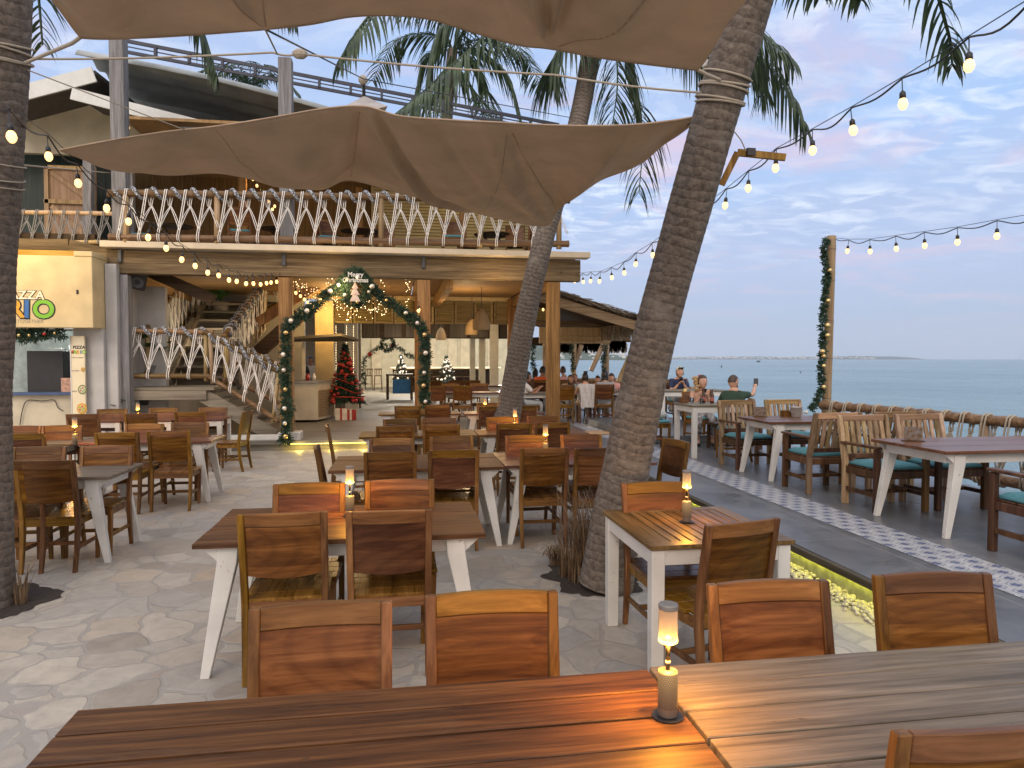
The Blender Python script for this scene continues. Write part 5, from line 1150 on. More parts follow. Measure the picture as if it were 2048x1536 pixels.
# coil ropes on trunks
def coil(label, path, radii, f0, f1, n, parent_name='rope_coil', mat=None, r=.008):
    pts = catmull(path, 10); m = len(pts); c = []; rn = random.Random(5)
    for i in range(n*16+1):
        f = f0+(f1-f0)*i/(n*16)+.004*math.sin(i*.23); q = f*(m-1); a = int(q); p = pts[a].lerp(pts[min(a+1, m-1)], q-a); t = (pts[min(a+1, m-1)]-pts[a]).normalized()
        u = t.cross(Vector((0, 1, 0))).normalized(); v = t.cross(u); fr_ = f*(len(radii)-1); k = int(fr_); R_ = radii[k]+(radii[k+1]-radii[k])*(fr_-k)
        an = i*2*math.pi/16; c.append(p+(u*math.cos(an)+v*math.sin(an))*(R_*1.045+r))
    o = MB().tube(c, r, 6).build(parent_name, mat or ropeT, None, True); tag(o, label, 'rope', 'ropes wound round the palm trunks'); return o
rd1 = [.21, .185, .165, .152, .15, .15, .148, .14]; rd0 = [.27, .24, .22, .205, .20, .20, .19]
coil('pale rope wound round the slanting palm below the upper sail', P1, rd1, .705, .755, 5)
coil('tan rope wound round the left palm above the sail', P0, rd0, .765, .79, 4)
coil('thin rope wound round the left palm beside the glowing bulb', P0, rd0, .60, .66, 3, r=.005)
# planting pits with dry grass
def pit(px, py, rx, ry, label, seed, n, hmax=.75):
    c = A(px, py, 0); m = MB(); k = 26; rn = random.Random(seed)
    k = 60; q_ = [1+.30*noise.noise((2*math.cos(i*2*math.pi/k), 2*math.sin(i*2*math.pi/k), seed))+.07*rn.uniform(-1, 1) for i in range(k)]; vs = [(c.x, c.y, .03)]+[(c.x+rx*q_[i]*math.cos(2*math.pi*i/k), c.y+ry*q_[i]*math.sin(2*math.pi*i/k), .004) for i in range(k)]
    m.add(vs, [(0, i+1, (i+1) % k+1) for i in range(k)]); o = m.build('soil_patch', soilM, None, True); struct(o)
    if not n: return
    g = MB()
    for cl in range(n):
        an = rn.uniform(0, 6.28); bx = c.x+rx*.72*math.cos(an)*rn.uniform(.4, 1); by = c.y+ry*.7*math.sin(an)*rn.uniform(.3, 1)
        for j in range(26):
            h = hmax*rn.uniform(.35, 1); a2 = rn.uniform(0, 6.28); ln = rn.uniform(.1, .5)*h; p = Vector((bx+rn.uniform(-.04, .04), by+rn.uniform(-.04, .04), .0)); pts = [p]
            for q in range(1, 6):
                f = q/5; pts.append(p+Vector((math.cos(a2)*ln*f*f, math.sin(a2)*ln*f*f, h*(f*1.15-.42*f**3*rn.uniform(.5, 1.4)))))
            vs = []; sd_ = Vector((-math.sin(a2), math.cos(a2), 0))
            for q, x in enumerate(pts): w_ = .0065*(1-.85*q/5); vs += [x-sd_*w_, x+sd_*w_]
            g.add(vs, [(2*q, 2*q+1, 2*q+3, 2*q+2) for q in range(5)])
    o = g.build('dry_grass', dryM); tag(o, label, 'grass'); o['kind'] = 'stuff'; del o['category']
pit(1188, 1156, .38, .45, 'dry brown grass clumps round the foot of the slanting palm', 1, 22, .85)
pit(-8, 1206, .36, .42, 'dry grass at the foot of the left palm', 2, 4, .4)
pit(985, 905, .35, .3, 'dry grass clump between the third and fourth rows of tables', 3, 5, .35)
pit(1012, 852, .4, .35, 'grass', 4, 0)
c5 = A(1112, 1130, 0)
m = MB(); rn = random.Random(9)
for j in range(90):
    a2 = rn.uniform(0, 6.28); p = Vector((c5.x+rn.uniform(-.05, .05), c5.y+rn.uniform(-.05, .05), 0)); h = rn.uniform(.2, .3); ln = rn.uniform(.04, .16); vs = []
    sd_ = Vector((-math.sin(a2), math.cos(a2), 0))
    for q in range(6): f = q/5; x = p+Vector((math.cos(a2)*ln*f, math.sin(a2)*ln*f, h*(1.7*f-1.25*f*f))); vs += [x-sd_*.003, x+sd_*.003]
    m.add(vs, [(2*q, 2*q+1, 2*q+3, 2*q+2) for q in range(5)])
tag(m.build('grass_tuft', dryM), 'single drooping tuft of dry grass left of the slanting palm', 'grass tuft')
# ================================================================ SHADE SAILS
def sail(name, label, pairs, seams, bulge=.18, n=40, folds=()):
    """pairs = [(near point, far point)]"""
    A_ = catmull([p[0] for p in pairs], 14); B_ = catmull([p[1] for p in pairs], 14); M_ = len(A_); vs = []
    t = thing(name, label, 'shade sail', tuple(A_[M_//2]), 0, 'brown canvas shade sails'); O = A_[M_//2].copy()
    def pt(i, v):
        i = max(0, min(M_-1, i)); a = A_[i]; b = B_[i]; p = a.lerp(b, v); s = math.sin(math.pi*v)
        wd = (b-a).length
        z = -bulge*s*min(1, wd/2)*(.6+.4*math.sin(i*.125))
        z += .035*noise.noise((i*.08, v*2.2, 3))*s*3*min(1, wd)
        for u0, u1, amp, fw in folds:
            d = i/(M_-1)-(u0+(u1-u0)*v); z += amp*math.exp(-(d/fw)**2)*s**.5
        z += .004*math.sin(i*.6+v*5)*s*min(1, wd)
        return p+Vector((0, 0, z))-O
    for i in range(M_):
        for j in range(n+1): vs.append(pt(i, j/n))
    m = MB().add(vs, [(i*(n+1)+j, (i+1)*(n+1)+j, (i+1)*(n+1)+j+1, i*(n+1)+j+1) for i in range(M_-1) for j in range(n)])
    o = m.build('canvas', sailM, t, True); md = o.modifiers.new('thick', 'SOLIDIFY'); md.thickness = .004; md.offset = 1
    for k, (i0, i1) in enumerate(seams):
        q = []
        for j in range(2, n-1): f = j/n; i = (i0+(i1-i0)*f)*(M_-1); a = int(i); q.append(pt(a, f).lerp(pt(a+1, f), i-a)+Vector((0, 0, -.002)))
        MB().tube(q, .0045, 5).build('seam', seamM, t, True)
    hem = [pt(i, 0) for i in range(M_)]; MB().tube(hem, .008, 5).build('hem', seamM, t, True)
    hem = [pt(i, 1) for i in range(M_)]; MB().tube(hem, .008, 5).build('hem', seamM, t, True); return t
S2 = [((120, 300, 5.9), (121, 301, 5.92)), ((215, 282, 5.9), (205, 330, 6.5)), ((330, 264, 5.85), (330, 350, 7.0)), ((430, 253, 5.8), (440, 347, 7.6)), ((540, 236, 5.8), (550, 368, 7.9)), ((650, 217, 5.8), (640, 379, 8.4)), ((730, 213, 5.7), (700, 361, 9.0)),
      ((800, 232, 5.6), (800, 386, 9.2)), ((900, 240, 5.5), (900, 411, 9.7)), ((1000, 245, 5.35), (1010, 440, 10.4)), ((1090, 250, 5.2), (1095, 450, 11.3)), ((1180, 252, 5.1), (1122, 400, 10.4)), ((1260, 250, 5.0), (1192, 350, 8.6)), ((1340, 242, 4.92), (1290, 297, 6.6)), ((1408, 231, 4.85), (1409, 232, 4.87))]
sail('shade_sail', 'lower brown canvas sail stretched between the two palms above the tables', [(D(*a), D(*b)) for a, b in S2], [(.21, .30), (.42, .43), (.655, .60), (.655, .78)], bulge=.22, folds=((.44, .60, -.09, .007), (.456, .612, .07, .007), (.43, .585, -.05, .008), (.55, .70, .05, .008), (.62, .71, -.05, .008), (.66, .712, .05, .007), (.86, .72, -.05, .008), (.42, .43, .04, .010), (.52, .66, -.03, .012)))
S1f = [(160, 75, 3.6), (210, 77, 3.65), (300, 74, 3.7), (400, 68, 3.75), (480, 62, 3.8), (530, 58, 3.85), (620, 48, 3.9), (700, 33, 3.95), (780, 30, 4.0), (860, 38, 4.05), (960, 68, 4.1), (1040, 90, 4.15), (1100, 97, 4.2), (1200, 115, 4.25), (1300, 129, 4.35), (1396, 140, 4.45)]
S1 = []
for i, (x, y, d) in enumerate(S1f):
    f = i/(len(S1f)-1); S1.append((D(-155+1839*f, -400-60*math.sin(f*math.pi), 2.15), D(x, y, d)))
sail('shade_sail', 'upper brown canvas sail overhead cut by the top of the picture', S1, [(.35, .335), (.98, .80), (.15, .34)], bulge=.10, folds=((.60, .80, -.05, .008), (.66, .80, .05, .008), (.71, .80, -.06, .008), (.76, .80, .05, .007), (.98, .80, -.04, .008), (.55, .74, .04, .010), (.15, .34, -.04, .01)))
pk = D(728, 192, 7.5); t = thing('canopy_peak', 'small pale canopy peak behind the lower sail hung from a rope knot', 'canopy', tuple(pk))
m = MB(); q = [D(690, 212, 7.1)-pk, D(735, 222, 6.9)-pk, D(775, 212, 7.2)-pk, D(770, 222, 8.4)-pk, D(700, 222, 8.4)-pk]; m.add([(0, 0, 0)]+q, [(0, i+1, (i+1) % 5+1) for i in range(5)])
o = m.build('canvas', plain('pale_canvas', (.36, .33, .31), .9), t); md = o.modifiers.new('th', 'SOLIDIFY'); md.thickness = .006
MB().tube([(0, 0, 0), D(727, 165, 7.4)-pk], .018, 6).build('strap', blackM, t); MB().ball(D(726, 160, 7.4)-pk, .05, 8).build('knot', ropeT, t)
def guy(label, pts, r=.006, mat=None, sag=.0):
    pts = [Vector(p) for p in pts]; out = []
    for a, b in zip(pts[:-1], pts[1:]):
        for k in range(8): f = k/8; out.append(a.lerp(b, f)-Vector((0, 0, sag*math.sin(math.pi*f))))
    out.append(pts[-1]); o = MB().tube(out, r, 6).build('guy_rope', mat or ropeT, None, True); return tag(o, label, 'rope', 'ropes holding the sails')
guy('pale rope running right across under the upper sail from palm to palm', [D(30, 118, 4.75), D(545, 105, 4.9), D(600, 108, 4.9), D(1110, 150, 4.8), D(1425, 187, 4.75)], .007, sag=.015)
guy('rope from the left corner of the upper sail to the left palm', [D(160, 75, 3.6), D(145, 86, 3.7), D(50, 126, 4.4)], .010)
guy('dark rope from the upper sail edge through the canopy knot to the middle palm', [D(530, 58, 3.85), D(727, 158, 7.3), D(1140, 235, 12.0)], .006, blackM)
guy('short rope joining the upper sail edge to the long pale rope', [D(530, 58, 3.85), D(553, 105, 4.9)], .006)
guy('thin line from the left palm to the upper edge of the lower sail', [D(55, 140, 4.7), D(375, 262, 5.85)], .004)
guy('rope along the right edge of the lower sail to the middle palm', [D(1400, 236, 4.85), D(1192, 349, 8.6), D(1142, 392, 11.9)], .006, steelM)
guy('rope from the lower tip of the lower sail to the middle palm', [D(1095, 450, 11.3), D(1108, 440, 12.0)], .012)
guy('thin wire under the left end of the lower sail', [D(20, 328, 5.0), D(222, 346, 14.2)], .008)
guy('pale rope tail looping down the slanting palm trunk', [D(1505, -5, 4.5), D(1478, 60, 4.6), D(1440, 120, 4.65), D(1432, 190, 4.7), D(1450, 240, 4.75), D(1482, 280, 4.85), D(1492, 302, 4.9)], .004)
guy('rope tie between the upper sail corner and the slanting palm', [D(1396, 140, 4.45), D(1415, 150, 4.5), D(1440, 160, 4.6)], .012)
o = MB().ball((0, 0, 0), .035, 8, (1.6, 1, 1)).build('rope_knot', ropeT); o.location = D(600, 108, 4.9); tag(o, 'whipped knot in the long pale rope under the upper sail', 'rope knot')
# wooden bracket and fitting on the palm
t = thing('wooden_bracket', 'wooden bracket fixed to the slanting palm under the bulb string', 'bracket', tuple(D(1475, 305, 4.95)))
O = D(1475, 305, 4.95)
MB().bar((-.0, 0, 0), D(1571, 315, 4.9)-O, .03, .045).build('arm', postZ, t); MB().bar((0, 0, 0), D(1443, 370, 5.0)-O, .03, .04).build('strut', postZ, t); MB().box(D(1500, 305, 4.93)-O, (.06, .05, .05)).build('wrap', blackM, t)
t = thing('spotlight', 'small white spotlight fitting tucked behind the slanting palm under the upper sail', 'spotlight', tuple(D(1418, 128, 4.9)))
MB().box((0, 0, 0), (.09, .04, .05)).build('bracket', whiteP, t, bev=.008); MB().lathe([(.02, -.10), (.025, -.03), (.015, 0)]).build('head', metalM, t)
# ================================================================ FAR TERRACE RAIL, BAMBOO POST
a = Vector((6.36, 9.80, 1.05)); b = Vector((6.80, 5.6, 1.05)); 
rope_rail('bamboo_railing', 'thick bamboo sea railing with tan ropes at the right', a, b, a-Vector((0, 0, .66)), b-Vector((0, 0, .66)), 15, rope=ropeT, r=.062, posts=(.04, .62, .98), tinsel=False, rr=.011)
a = Vector((6.10, 13.8, 1.05)); b = Vector((7.1, 17.9, 1.05))
rope_rail('bamboo_railing', 'short bamboo sea railing behind the man in the cap', a, b, a-Vector((0, 0, .6)), b-Vector((0, 0, .6)), 9, rope=ropeT, r=.075, posts=(0, .5, 1), tinsel=False, rr=.011)
pt0 = P(1651, 830, 10.1); pt1 = P(1663, 472, 10.1)
t = thing('bamboo_pole', 'tall pale bamboo pole with string light at the corner of the terrace', 'pole', (pt0.x, 10.1, TZ))
m = MB(); q = []; rs = []
for i in range(60):
    f = i/59; q.append((f*(pt1.x-pt0.x), 0, f*(pt1.z-TZ))); rs.append(.068*(1+.05*(abs(math.sin(f*math.pi*9)) > .985)+.02*noise.noise((f*7, 0, 0))))
m.tube(q, rs, 14).build('culm', bambooZ, t, True)
for f in (.1, .27, .45, .62, .8, .94): MB().tube([(f*(pt1.x-pt0.x)+.072*math.cos(a_), .072*math.sin(a_), f*(pt1.z-TZ)) for a_ in [i*.4 for i in range(17)]], .003, 4).build('wire_band', steelM, t)
def garland(name, label, pts, r=.09, dens=160, balls=(), parent=None, tuft=None, ballr=.035, seed=1, cat='garland', group='pine garlands', mats=None):
    pts = [Vector(p) for p in pts]; c = catmull(pts, 8); O = c[0].copy(); c = [p-O for p in c]; t = thing(name, label, cat, tuple(O), 0, group)
    rn = random.Random(seed); m = MB(); m.tube(c, .01, 5); Ls = [0]
    for i in range(1, len(c)): Ls.append(Ls[-1]+(c[i]-c[i-1]).length)
    n = int(dens*1.7*Ls[-1])
    def at(s):
        for i in range(1, len(c)):
            if Ls[i] >= s: return c[i-1].lerp(c[i], (s-Ls[i-1])/max(1e-6, Ls[i]-Ls[i-1])), (c[i]-c[i-1]).normalized()
        return c[-1], (c[-1]-c[-2]).normalized()
    for k in range(n):
        s = rn.random()*Ls[-1]; p, d = at(s); clump = .65+.5*noise.noise((s*7, seed, 0)); u = Vector((rn.gauss(0, 1), rn.gauss(0, 1), rn.gauss(0, 1))); u = (u-d*u.dot(d)*.6).normalized(); l = r*clump*rn.uniform(.6, 1.15)
        e = p+u*l; st = p+u*l*.25
        m.strip(st, e, .014, (rn.uniform(-1, 1), rn.uniform(-1, 1), .3))
        for j in range(5):
            f = .35+.13*j; b0 = p+u*l*f; w_ = Vector((rn.gauss(0, 1), rn.gauss(0, 1), rn.gauss(0, 1))).normalized(); m.strip(b0, b0+(u*.5+w_*.7)*r*.42, .013, (rn.uniform(-1, 1), 1, rn.uniform(-1, 1)))
    m.build('foliage', pineM, t)
    for f, mt in balls:
        p, d = at(f*Ls[-1]); MB().ball(p+Vector((rn.uniform(-.04, .04), -r*.75, rn.uniform(-.02, .02))), ballr*rn.uniform(.85, 1.15), 12).build('bauble', mt, t, True)
    return t
gx = lambda px, py: P(px, py, 10.0)
garland('pine_garland', 'pine garland with gold balls down the tall bamboo pole', [gx(1655, 478), gx(1648, 500), gx(1653, 545), gx(1650, 590), gx(1646, 640), gx(1645, 690), gx(1642, 740), gx(1644, 775), gx(1632, 805), gx(1620, 822)], r=.085, dens=170, balls=[(f, goldM) for f in (.19, .36, .50, .545, .64, .67, .72, .84)], ballr=.042, seed=3)
ga = lambda px, py: P(px, py, 13.95)
bl = [(f, silverM if i % 3 else goldM) for i, f in enumerate([.02, .06, .10, .15, .20, .24, .30, .34, .39, .43, .47, .5, .53, .56, .60, .66, .72, .76, .80, .85, .90, .94, .98])]
garland('pine_garland', 'pine garland arch with silver flowers framing the restaurant entrance', [ga(570, 888), ga(574, 830), ga(570, 760), ga(572, 700), ga(572, 660), ga(590, 640), ga(620, 620), ga(650, 590), ga(685, 570), ga(712, 552), ga(740, 572), ga(765, 595), ga(800, 620), ga(835, 645), ga(848, 670), ga(850, 710), ga(848, 760), ga(852, 815)], r=.16, dens=170, balls=bl, ballr=.045, seed=5)
w_ = garland('pine_wreath', 'bushy pine wreath with a pale tree sign at the top of the entrance arch', [ga(712, 540), ga(690, 560), ga(692, 590), ga(712, 606), ga(735, 590), ga(733, 560), ga(712, 545)], r=.17, dens=190, balls=[(.35, silverM), (.55, goldM), (.70, silverM)], seed=8, cat='wreath', group=None)
O = Vector(w_.location); q = P(710, 580, 13.7)-O; m = MB()
for k, (wa, wb) in enumerate(((.0, .12), (.04, .17), (.06, .20))):
    z0 = q.z+.16-k*.12; m.add([(q.x-wb/2, q.y, z0-.13), (q.x+wb/2, q.y, z0-.13), (q.x+wa/2, q.y, z0), (q.x-wa/2, q.y, z0), (q.x-wb/2, q.y+.015, z0-.13), (q.x+wb/2, q.y+.015, z0-.13), (q.x+wa/2, q.y+.015, z0), (q.x-wa/2, q.y+.015, z0)], [(0, 1, 2, 3), (7, 6, 5, 4), (0, 4, 5, 1), (1, 5, 6, 2), (2, 6, 7, 3), (3, 7, 4, 0)])
m.build('tree_sign', plain('pink_wood', (.62, .50, .44), .7), w_)
text('Merry', .115, plain('sign_white', (.75, .72, .62), .6, bmp=0), P(711, 553, 13.6)-O, w_, 'sign_lettering', .004, .003, align='CENTER')
text('Christmas', .115, plain('sign_white', (.75, .72, .62)), P(711, 564, 13.6)-O, w_, 'sign_lettering', .004, .003, align='CENTER')
garland('pine_garland', 'thin garland arch across the inner hall doorway', [P(728, 770, 29), P(728, 725, 29), P(745, 705, 29), P(765, 692, 29), P(790, 692, 29), P(812, 708, 29), P(828, 715, 29)], r=.16, dens=60, balls=[(.4, redM), (.7, redM)], ballr=.09, seed=9)
garland('pine_wreath', 'small round wreath at the top of the inner doorway arch', [P(775+13*math.cos(a_), 688-13*math.sin(a_), 28.8) for a_ in [i*.785 for i in range(9)]], r=.14, dens=120, seed=10, cat='wreath', group=None)
for i, (px, y0, y1, yy, lb) in enumerate(((1147, 655, 740, 23.8, 'garland on the middle bamboo post of the hut'), (1210, 690, 765, 20.7, 'garland on the right bamboo post of the hut'), (1068, 688, 745, 23.8, 'garland on the left post of the hut behind the palm'))):
    garland('pine_garland', lb, [P(px, y0, yy), P(px-3, (y0+y1)/2, yy), P(px, y1, yy)], r=.13, dens=80, seed=12+i)
garland('pine_garland', 'garland over the kiosk serving window', [P(20, 668, YK+.2), P(50, 672, YK+.2), P(80, 668, YK+.2), P(105, 671, YK+.2), P(126, 664, YK+.2)], r=.17, dens=170, balls=[(.2, goldM), (.45, goldM), (.7, redM), (.9, goldM)], seed=20, ballr=.03)
# fairy light curtain
t = thing('fairy_light_curtain', 'hanging fairy light curtain under the porch ceiling', 'fairy lights', tuple(P(740, 560, 16)))
O = P(740, 560, 16); m = MB(); mw = MB(); rn = random.Random(4)
cols = [(px, 17.2, 600+rn.uniform(-8, 8), 640+rn.uniform(-30, 8)) for px in range(668, 770, 4)]+[(763, 15.5, 555, 605), (766, 15.5, 555, 632), (813, 15.2, 556, 622), (815, 15.2, 556, 622), (817, 15.2, 556, 618), (772, 15.6, 605, 632)]+[(590+i*5, 15.2+i*.25, 556+i*.8, 575+i*4.2) for i in range(13)]+[(655, 14.8, 553, 575), (662, 14.8, 553, 578)]
for px, yy, y0, y1 in cols:
    a = P(px, y0, yy)-O; b = P(px+rn.uniform(-1, 1), y1, yy)-O; mw.bar(a, b, .003, .003); k = max(4, int((a-b).length/.10))
    for i in range(k): p = a.lerp(b, rn.random()); m.ball(p+Vector((rn.uniform(-.03, .03), rn.uniform(-.05, .05), 0)), rn.uniform(.005, .010), 5)
mw.build('wires', steelM, t); m.build('tiny_bulbs', fairyM, t)
for px in (672, 693, 707): 
    a = P(px, 652, 19.3)-O; b = P(px, 800, 19.3)-O; m = MB()
    for i in range(46): m.ball(a.lerp(b, i/45), .008, 5)
    m.build('bulb_strip', fairyM, t)
# woven pendant lamps
rat, t_, b_ = newmat('woven_rattan'); co_ = coords(t_, False); wv = N(t_, 'ShaderNodeTexWave', bands_direction='Z', inp={'Scale': 22, 'Distortion': 1.5}); L(t_, co_, wv.inputs[0]); L(t_, ramp(t_, wv.outputs['Fac'], [(.2, (.20, .13, .06)), (.7, (.46, .34, .19))]), b_.inputs['Base Color']); bump(t_, b_, wv.outputs['Fac'], .6, .01); b_.inputs['Roughness'].default_value = .7
for i, (px, py0, py1, yy, lb) in enumerate(((963, 618, 660, 16.2, 'woven bell pendant lamp in front, under the porch ceiling'), (944, 637, 670, 18.4, 'woven bell pendant lamp behind the front one'), (882, 655, 680, 23.6, 'far woven pendant hanging inside the hall'))):
    p = P(px, py1, yy); h = P(px, py0, yy).z-p.z; t = thing('pendant_lamp', lb, 'pendant lamp', (p.x, yy, p.z), 0, 'woven pendant lamps'); s = h/.5
    MB().lathe([(.20*s, 0), (.215*s, .08*s), (.20*s, .2*s), (.15*s, .35*s), (.08*s, .46*s), (.02*s, .5*s)], n=22, caps=False).build('shade', rat, t, True); MB().tube([(0, 0, .5*s), (0, 0, 3.4-p.z)], .008, 5).build('cord', steelM, t); MB().ball((0, 0, .22*s), .05, 8).build('bulb', bulbM, t, True)
# christmas trees, gifts, counter
def xtree(label, px, py0, py1, yy, ball, seed, tone=None, r=.5):
    b = P(px, py1, yy); h = P(px, py0, yy).z-b.z; t = thing('christmas_tree', label, 'christmas tree', (b.x, yy, b.z), 0, 'christmas trees'); rn = random.Random(seed); m = MB()
    MB().tube([(0, 0, 0), (0, 0, h*.9)], [.05, .01], 6).build('trunk', darkWood, t)
    for k in range(900):
        f = rn.random()**.7; z = h*(1-f)*.94+.06*h; lay = .72+.28*((f*6) % 1); R_ = r*f*lay*rn.uniform(.55, 1.05); a_ = rn.uniform(0, 6.28); p = Vector((0, 0, z)); e = Vector((math.cos(a_)*R_, math.sin(a_)*R_, z-R_*.25))
        m.strip(p.lerp(e, .4), e, .02, (rn.uniform(-1, 1), 1, .5))
        for j in range(6): q = p.lerp(e, .45+j*.1); u = Vector((rn.gauss(0, 1), rn.gauss(0, 1), rn.gauss(0, .6))).normalized(); m.strip(q, q+u*.09, .014, (rn.uniform(-1, 1), 1, .3))
    m.build('foliage', tone or pineM, t)
    for k in range(40):
        f = rn.uniform(.1, 1); z = h*(1-f)*.94+.06*h; a_ = rn.uniform(3.3, 6.2); R_ = r*f*.95; MB().ball((math.cos(a_)*R_, math.sin(a_)*R_, z-R_*.2), rn.uniform(.03, .06), 8).build('bauble', ball, t, True)
    if ball is redM:
        q = []
        for k in range(140): f = k/139; R_ = r*(f*.95+.05)*.98; q.append((math.cos(k*.33)*R_, math.sin(k*.33)*R_, h*(1-f)*.94+.05*h))
        MB().tube([Vector(x)+Vector((.05*noise.noise((i_*.3, 1, 2)), .05, .12*noise.noise((i_*.21, 5, 2)))) for i_, x in enumerate(q)], .014, 5).build('ribbon', redM, t)
    return t
xtree('christmas tree with red ribbons beside the yellow column at the entrance', 691, 690, 806, 19.0, redM, 3, r=.56)
xtree('dark frosted christmas tree at the back of the hall, left one', 802, 710, 762, 33.2, silverM, 4, plain('frosted_pine', (.09, .12, .11), .8, bmp=0), r=.5)
xtree('dark frosted christmas tree at the back of the hall, right of the decorated post', 893, 712, 762, 33.2, silverM, 5, plain('frosted_pine', (.09, .12, .11)), r=.6)
for i, (px, py, s, lb) in enumerate(((683, 822, .30, 'white gift box with red ribbon under the red christmas tree, left'), (702, 822, .27, 'red gift box under the red christmas tree, right'))):
    yy = 18.6; p = P(px, 820, yy); t = thing('gift_box', lb, 'gift box', (p.x, yy, DZ)); MB().box((0, 0, s/2), (s, s, s)).build('box', (plain('gift_white', (.6, .55, .45), .6), redM)[i], t, bev=.01)
    MB().box((0, 0, s/2), (.05, s+.012, s+.012)).box((0, 0, s/2+.001), (s+.014, .05, s+.010)).build('ribbon', (redM, plain('gift_white', (.6, .5, .4)))[i], t)
a = P(590, 830, 18.0); b = P(635, 830, 18.0); c = P(663, 826, 18.9); ct = P(610, 766, 18.0).z
t = thing('service_counter', 'cream service counter with woven side and small board roof', 'counter', (a.x, 18.0, DZ)); O = Vector((a.x, 18.0, DZ)); H_ = ct-DZ
MB().add([(-.5, 0, .06), (b.x-O.x, 0, .06), (c.x-O.x, .9, .06), (-.5, .9, .06), (-.5, 0, H_), (b.x-O.x, 0, H_), (c.x-O.x, .9, H_), (-.5, .9, H_)], [(0, 1, 5, 4), (1, 2, 6, 5), (2, 3, 7, 6), (3, 0, 4, 7), (4, 5, 6, 7), (3, 2, 1, 0)]).build('front_panel', creamP, t)
MB().add([(-.55, -.05, H_+.003), (b.x-O.x+.02, -.05, H_+.003), (c.x-O.x+.06, .93, H_+.003), (-.55, .93, H_+.003), (-.55, -.05, H_+.05), (b.x-O.x+.02, -.05, H_+.05), (c.x-O.x+.06, .93, H_+.05), (-.55, .93, H_+.05)], [(0, 1, 5, 4), (1, 2, 6, 5), (2, 3, 7, 6), (3, 0, 4, 7), (4, 5, 6, 7), (3, 2, 1, 0)]).build('counter_top', plain('grey_top', (.3, .3, .28), .3), t)
u = Vector((b.x-O.x+.01, .06, 0)); v = Vector((c.x-O.x-.01, .84, 0)); n_ = Vector(((v-u).y, -(v-u).x, 0)).normalized()*.012; m = MB()
for i in range(12):
    for j in range(10):
        f0, f1 = i/12, (i+.9)/12; z0 = .12+(H_-.3)*j/10; z1 = z0+(H_-.3)/10*.88; q = n_*(1.6 if (i+j) % 2 else 1.0); m.add([u.lerp(v, f0)+q+Vector((0, 0, z0)), u.lerp(v, f1)+q+Vector((0, 0, z0)), u.lerp(v, f1)+q+Vector((0, 0, z1)), u.lerp(v, f0)+q+Vector((0, 0, z1))], [(0, 1, 2, 3)])
m.build('woven_panel', rat, t)
rz_ = P(600, 682, 18).z-DZ; MB().add([(-.4, -.3, rz_), (1.15, -.3, rz_+.12), (1.5, 1.0, rz_+.02), (-.4, 1.0, rz_), (-.4, -.3, rz_+.06), (1.15, -.3, rz_+.18), (1.5, 1.0, rz_+.08), (-.4, 1.0, rz_+.06)], [(3, 2, 1, 0), (4, 5, 6, 7), (0, 1, 5, 4), (1, 2, 6, 5), (2, 3, 7, 6), (3, 0, 4, 7)]).build('board_roof', greyB, t)
p = P(607, 700, 18.1); MB().box((p.x-O.x, .1, (H_+rz_)/2+.05), (.07, .07, rz_-H_-.1)).build('roof_post', creamP, t)
for i, px in enumerate((615, 628)): p = P(px, 760, 18.3); o = MB().lathe([(.05, 0), (.055, .1), (.03, .14), (.02, .18)], n=10).build('sauce_bottle', (redM, whiteP)[i], None, True); o.location = (p.x, 18.3, DZ+H_+.052); tag(o, ('red', 'white')[i]+' bottle standing on the service counter', 'bottle')
# speaker, plants
t = thing('loudspeaker', 'black loudspeaker tilted under the beam at the left post', 'loudspeaker', tuple(P(277, 555, 14.6)), R(-20)); t.rotation_euler = (R(22), R(12), R(20))
MB().box((0, 0, 0), (.30, .28, .42)).build('cabinet', blackM, t, bev=.02); MB().lathe([(.10, 0), (.11, .01), (.05, .0)], n=20).build('cone', steelM, t).rotation_euler = (R(90), 0, 0); t.children[-1].location = (0, -.145, -.06)
def plant(label, p, h, n, pot, potr, poth, seed, lw=.09):
    t = thing('potted_plant', label, 'potted plant', tuple(p), 0, 'potted plants'); rn = random.Random(seed)
    MB().lathe([(potr*.75, 0), (potr, poth), (potr*.93, poth), (potr*.9, poth-.03)], n=18).build('pot', pot, t, True); m = MB()
    MB().tube([(0, 0, poth-.05), (0.01, 0, poth+h*.45)], .02, 6).build('stem', plantM, t)
    for k in range(n):
        a_ = k*2.4+rn.uniform(-.3, .3); l = h*rn.uniform(.5, .8); d = Vector((math.cos(a_)*rn.uniform(.4, .9), math.sin(a_)*.6, 1)).normalized(); q = Vector((0, 0, poth+h*.3*rn.random())); pp = [q]; 
        for j in range(6): pp.append(pp[-1]+d*l/6); d = (d+Vector((math.cos(a_)*.12, math.sin(a_)*.1, -.22))).normalized()
        s_ = Vector((-math.sin(a_), math.cos(a_), 0)); vs = []
        for j, x in enumerate(pp): w2 = lw*(.15, .5, .9, 1, .85, .5, .03)[j]; vs += [x-s_*w2, x+Vector((0, 0, -.01)), x+s_*w2]
        m.add(vs, [(3*j+i, 3*j+i+1, 3*j+i+4, 3*j+i+3) for j in range(6) for i in range(2)])
    m.build('leaves', plantM, t, True); return t
plant('large leafy plant in a grey pot on the stair landing', P(310, 772, 15.4), 1.1, 16, plain('grey_pot', (.17, .17, .17), .7), .2, .42, 3)
plant('leafy plant in a white pot on the top stair landing', P(442, 638, 18.7), .95, 9, whiteP, .22, .42, 4, .10)
plant('low dark plant behind the small tables by the courtyard wall', P(222, 832, 14.2), .4, 14, darkWood, .12, .1, 5, .03)
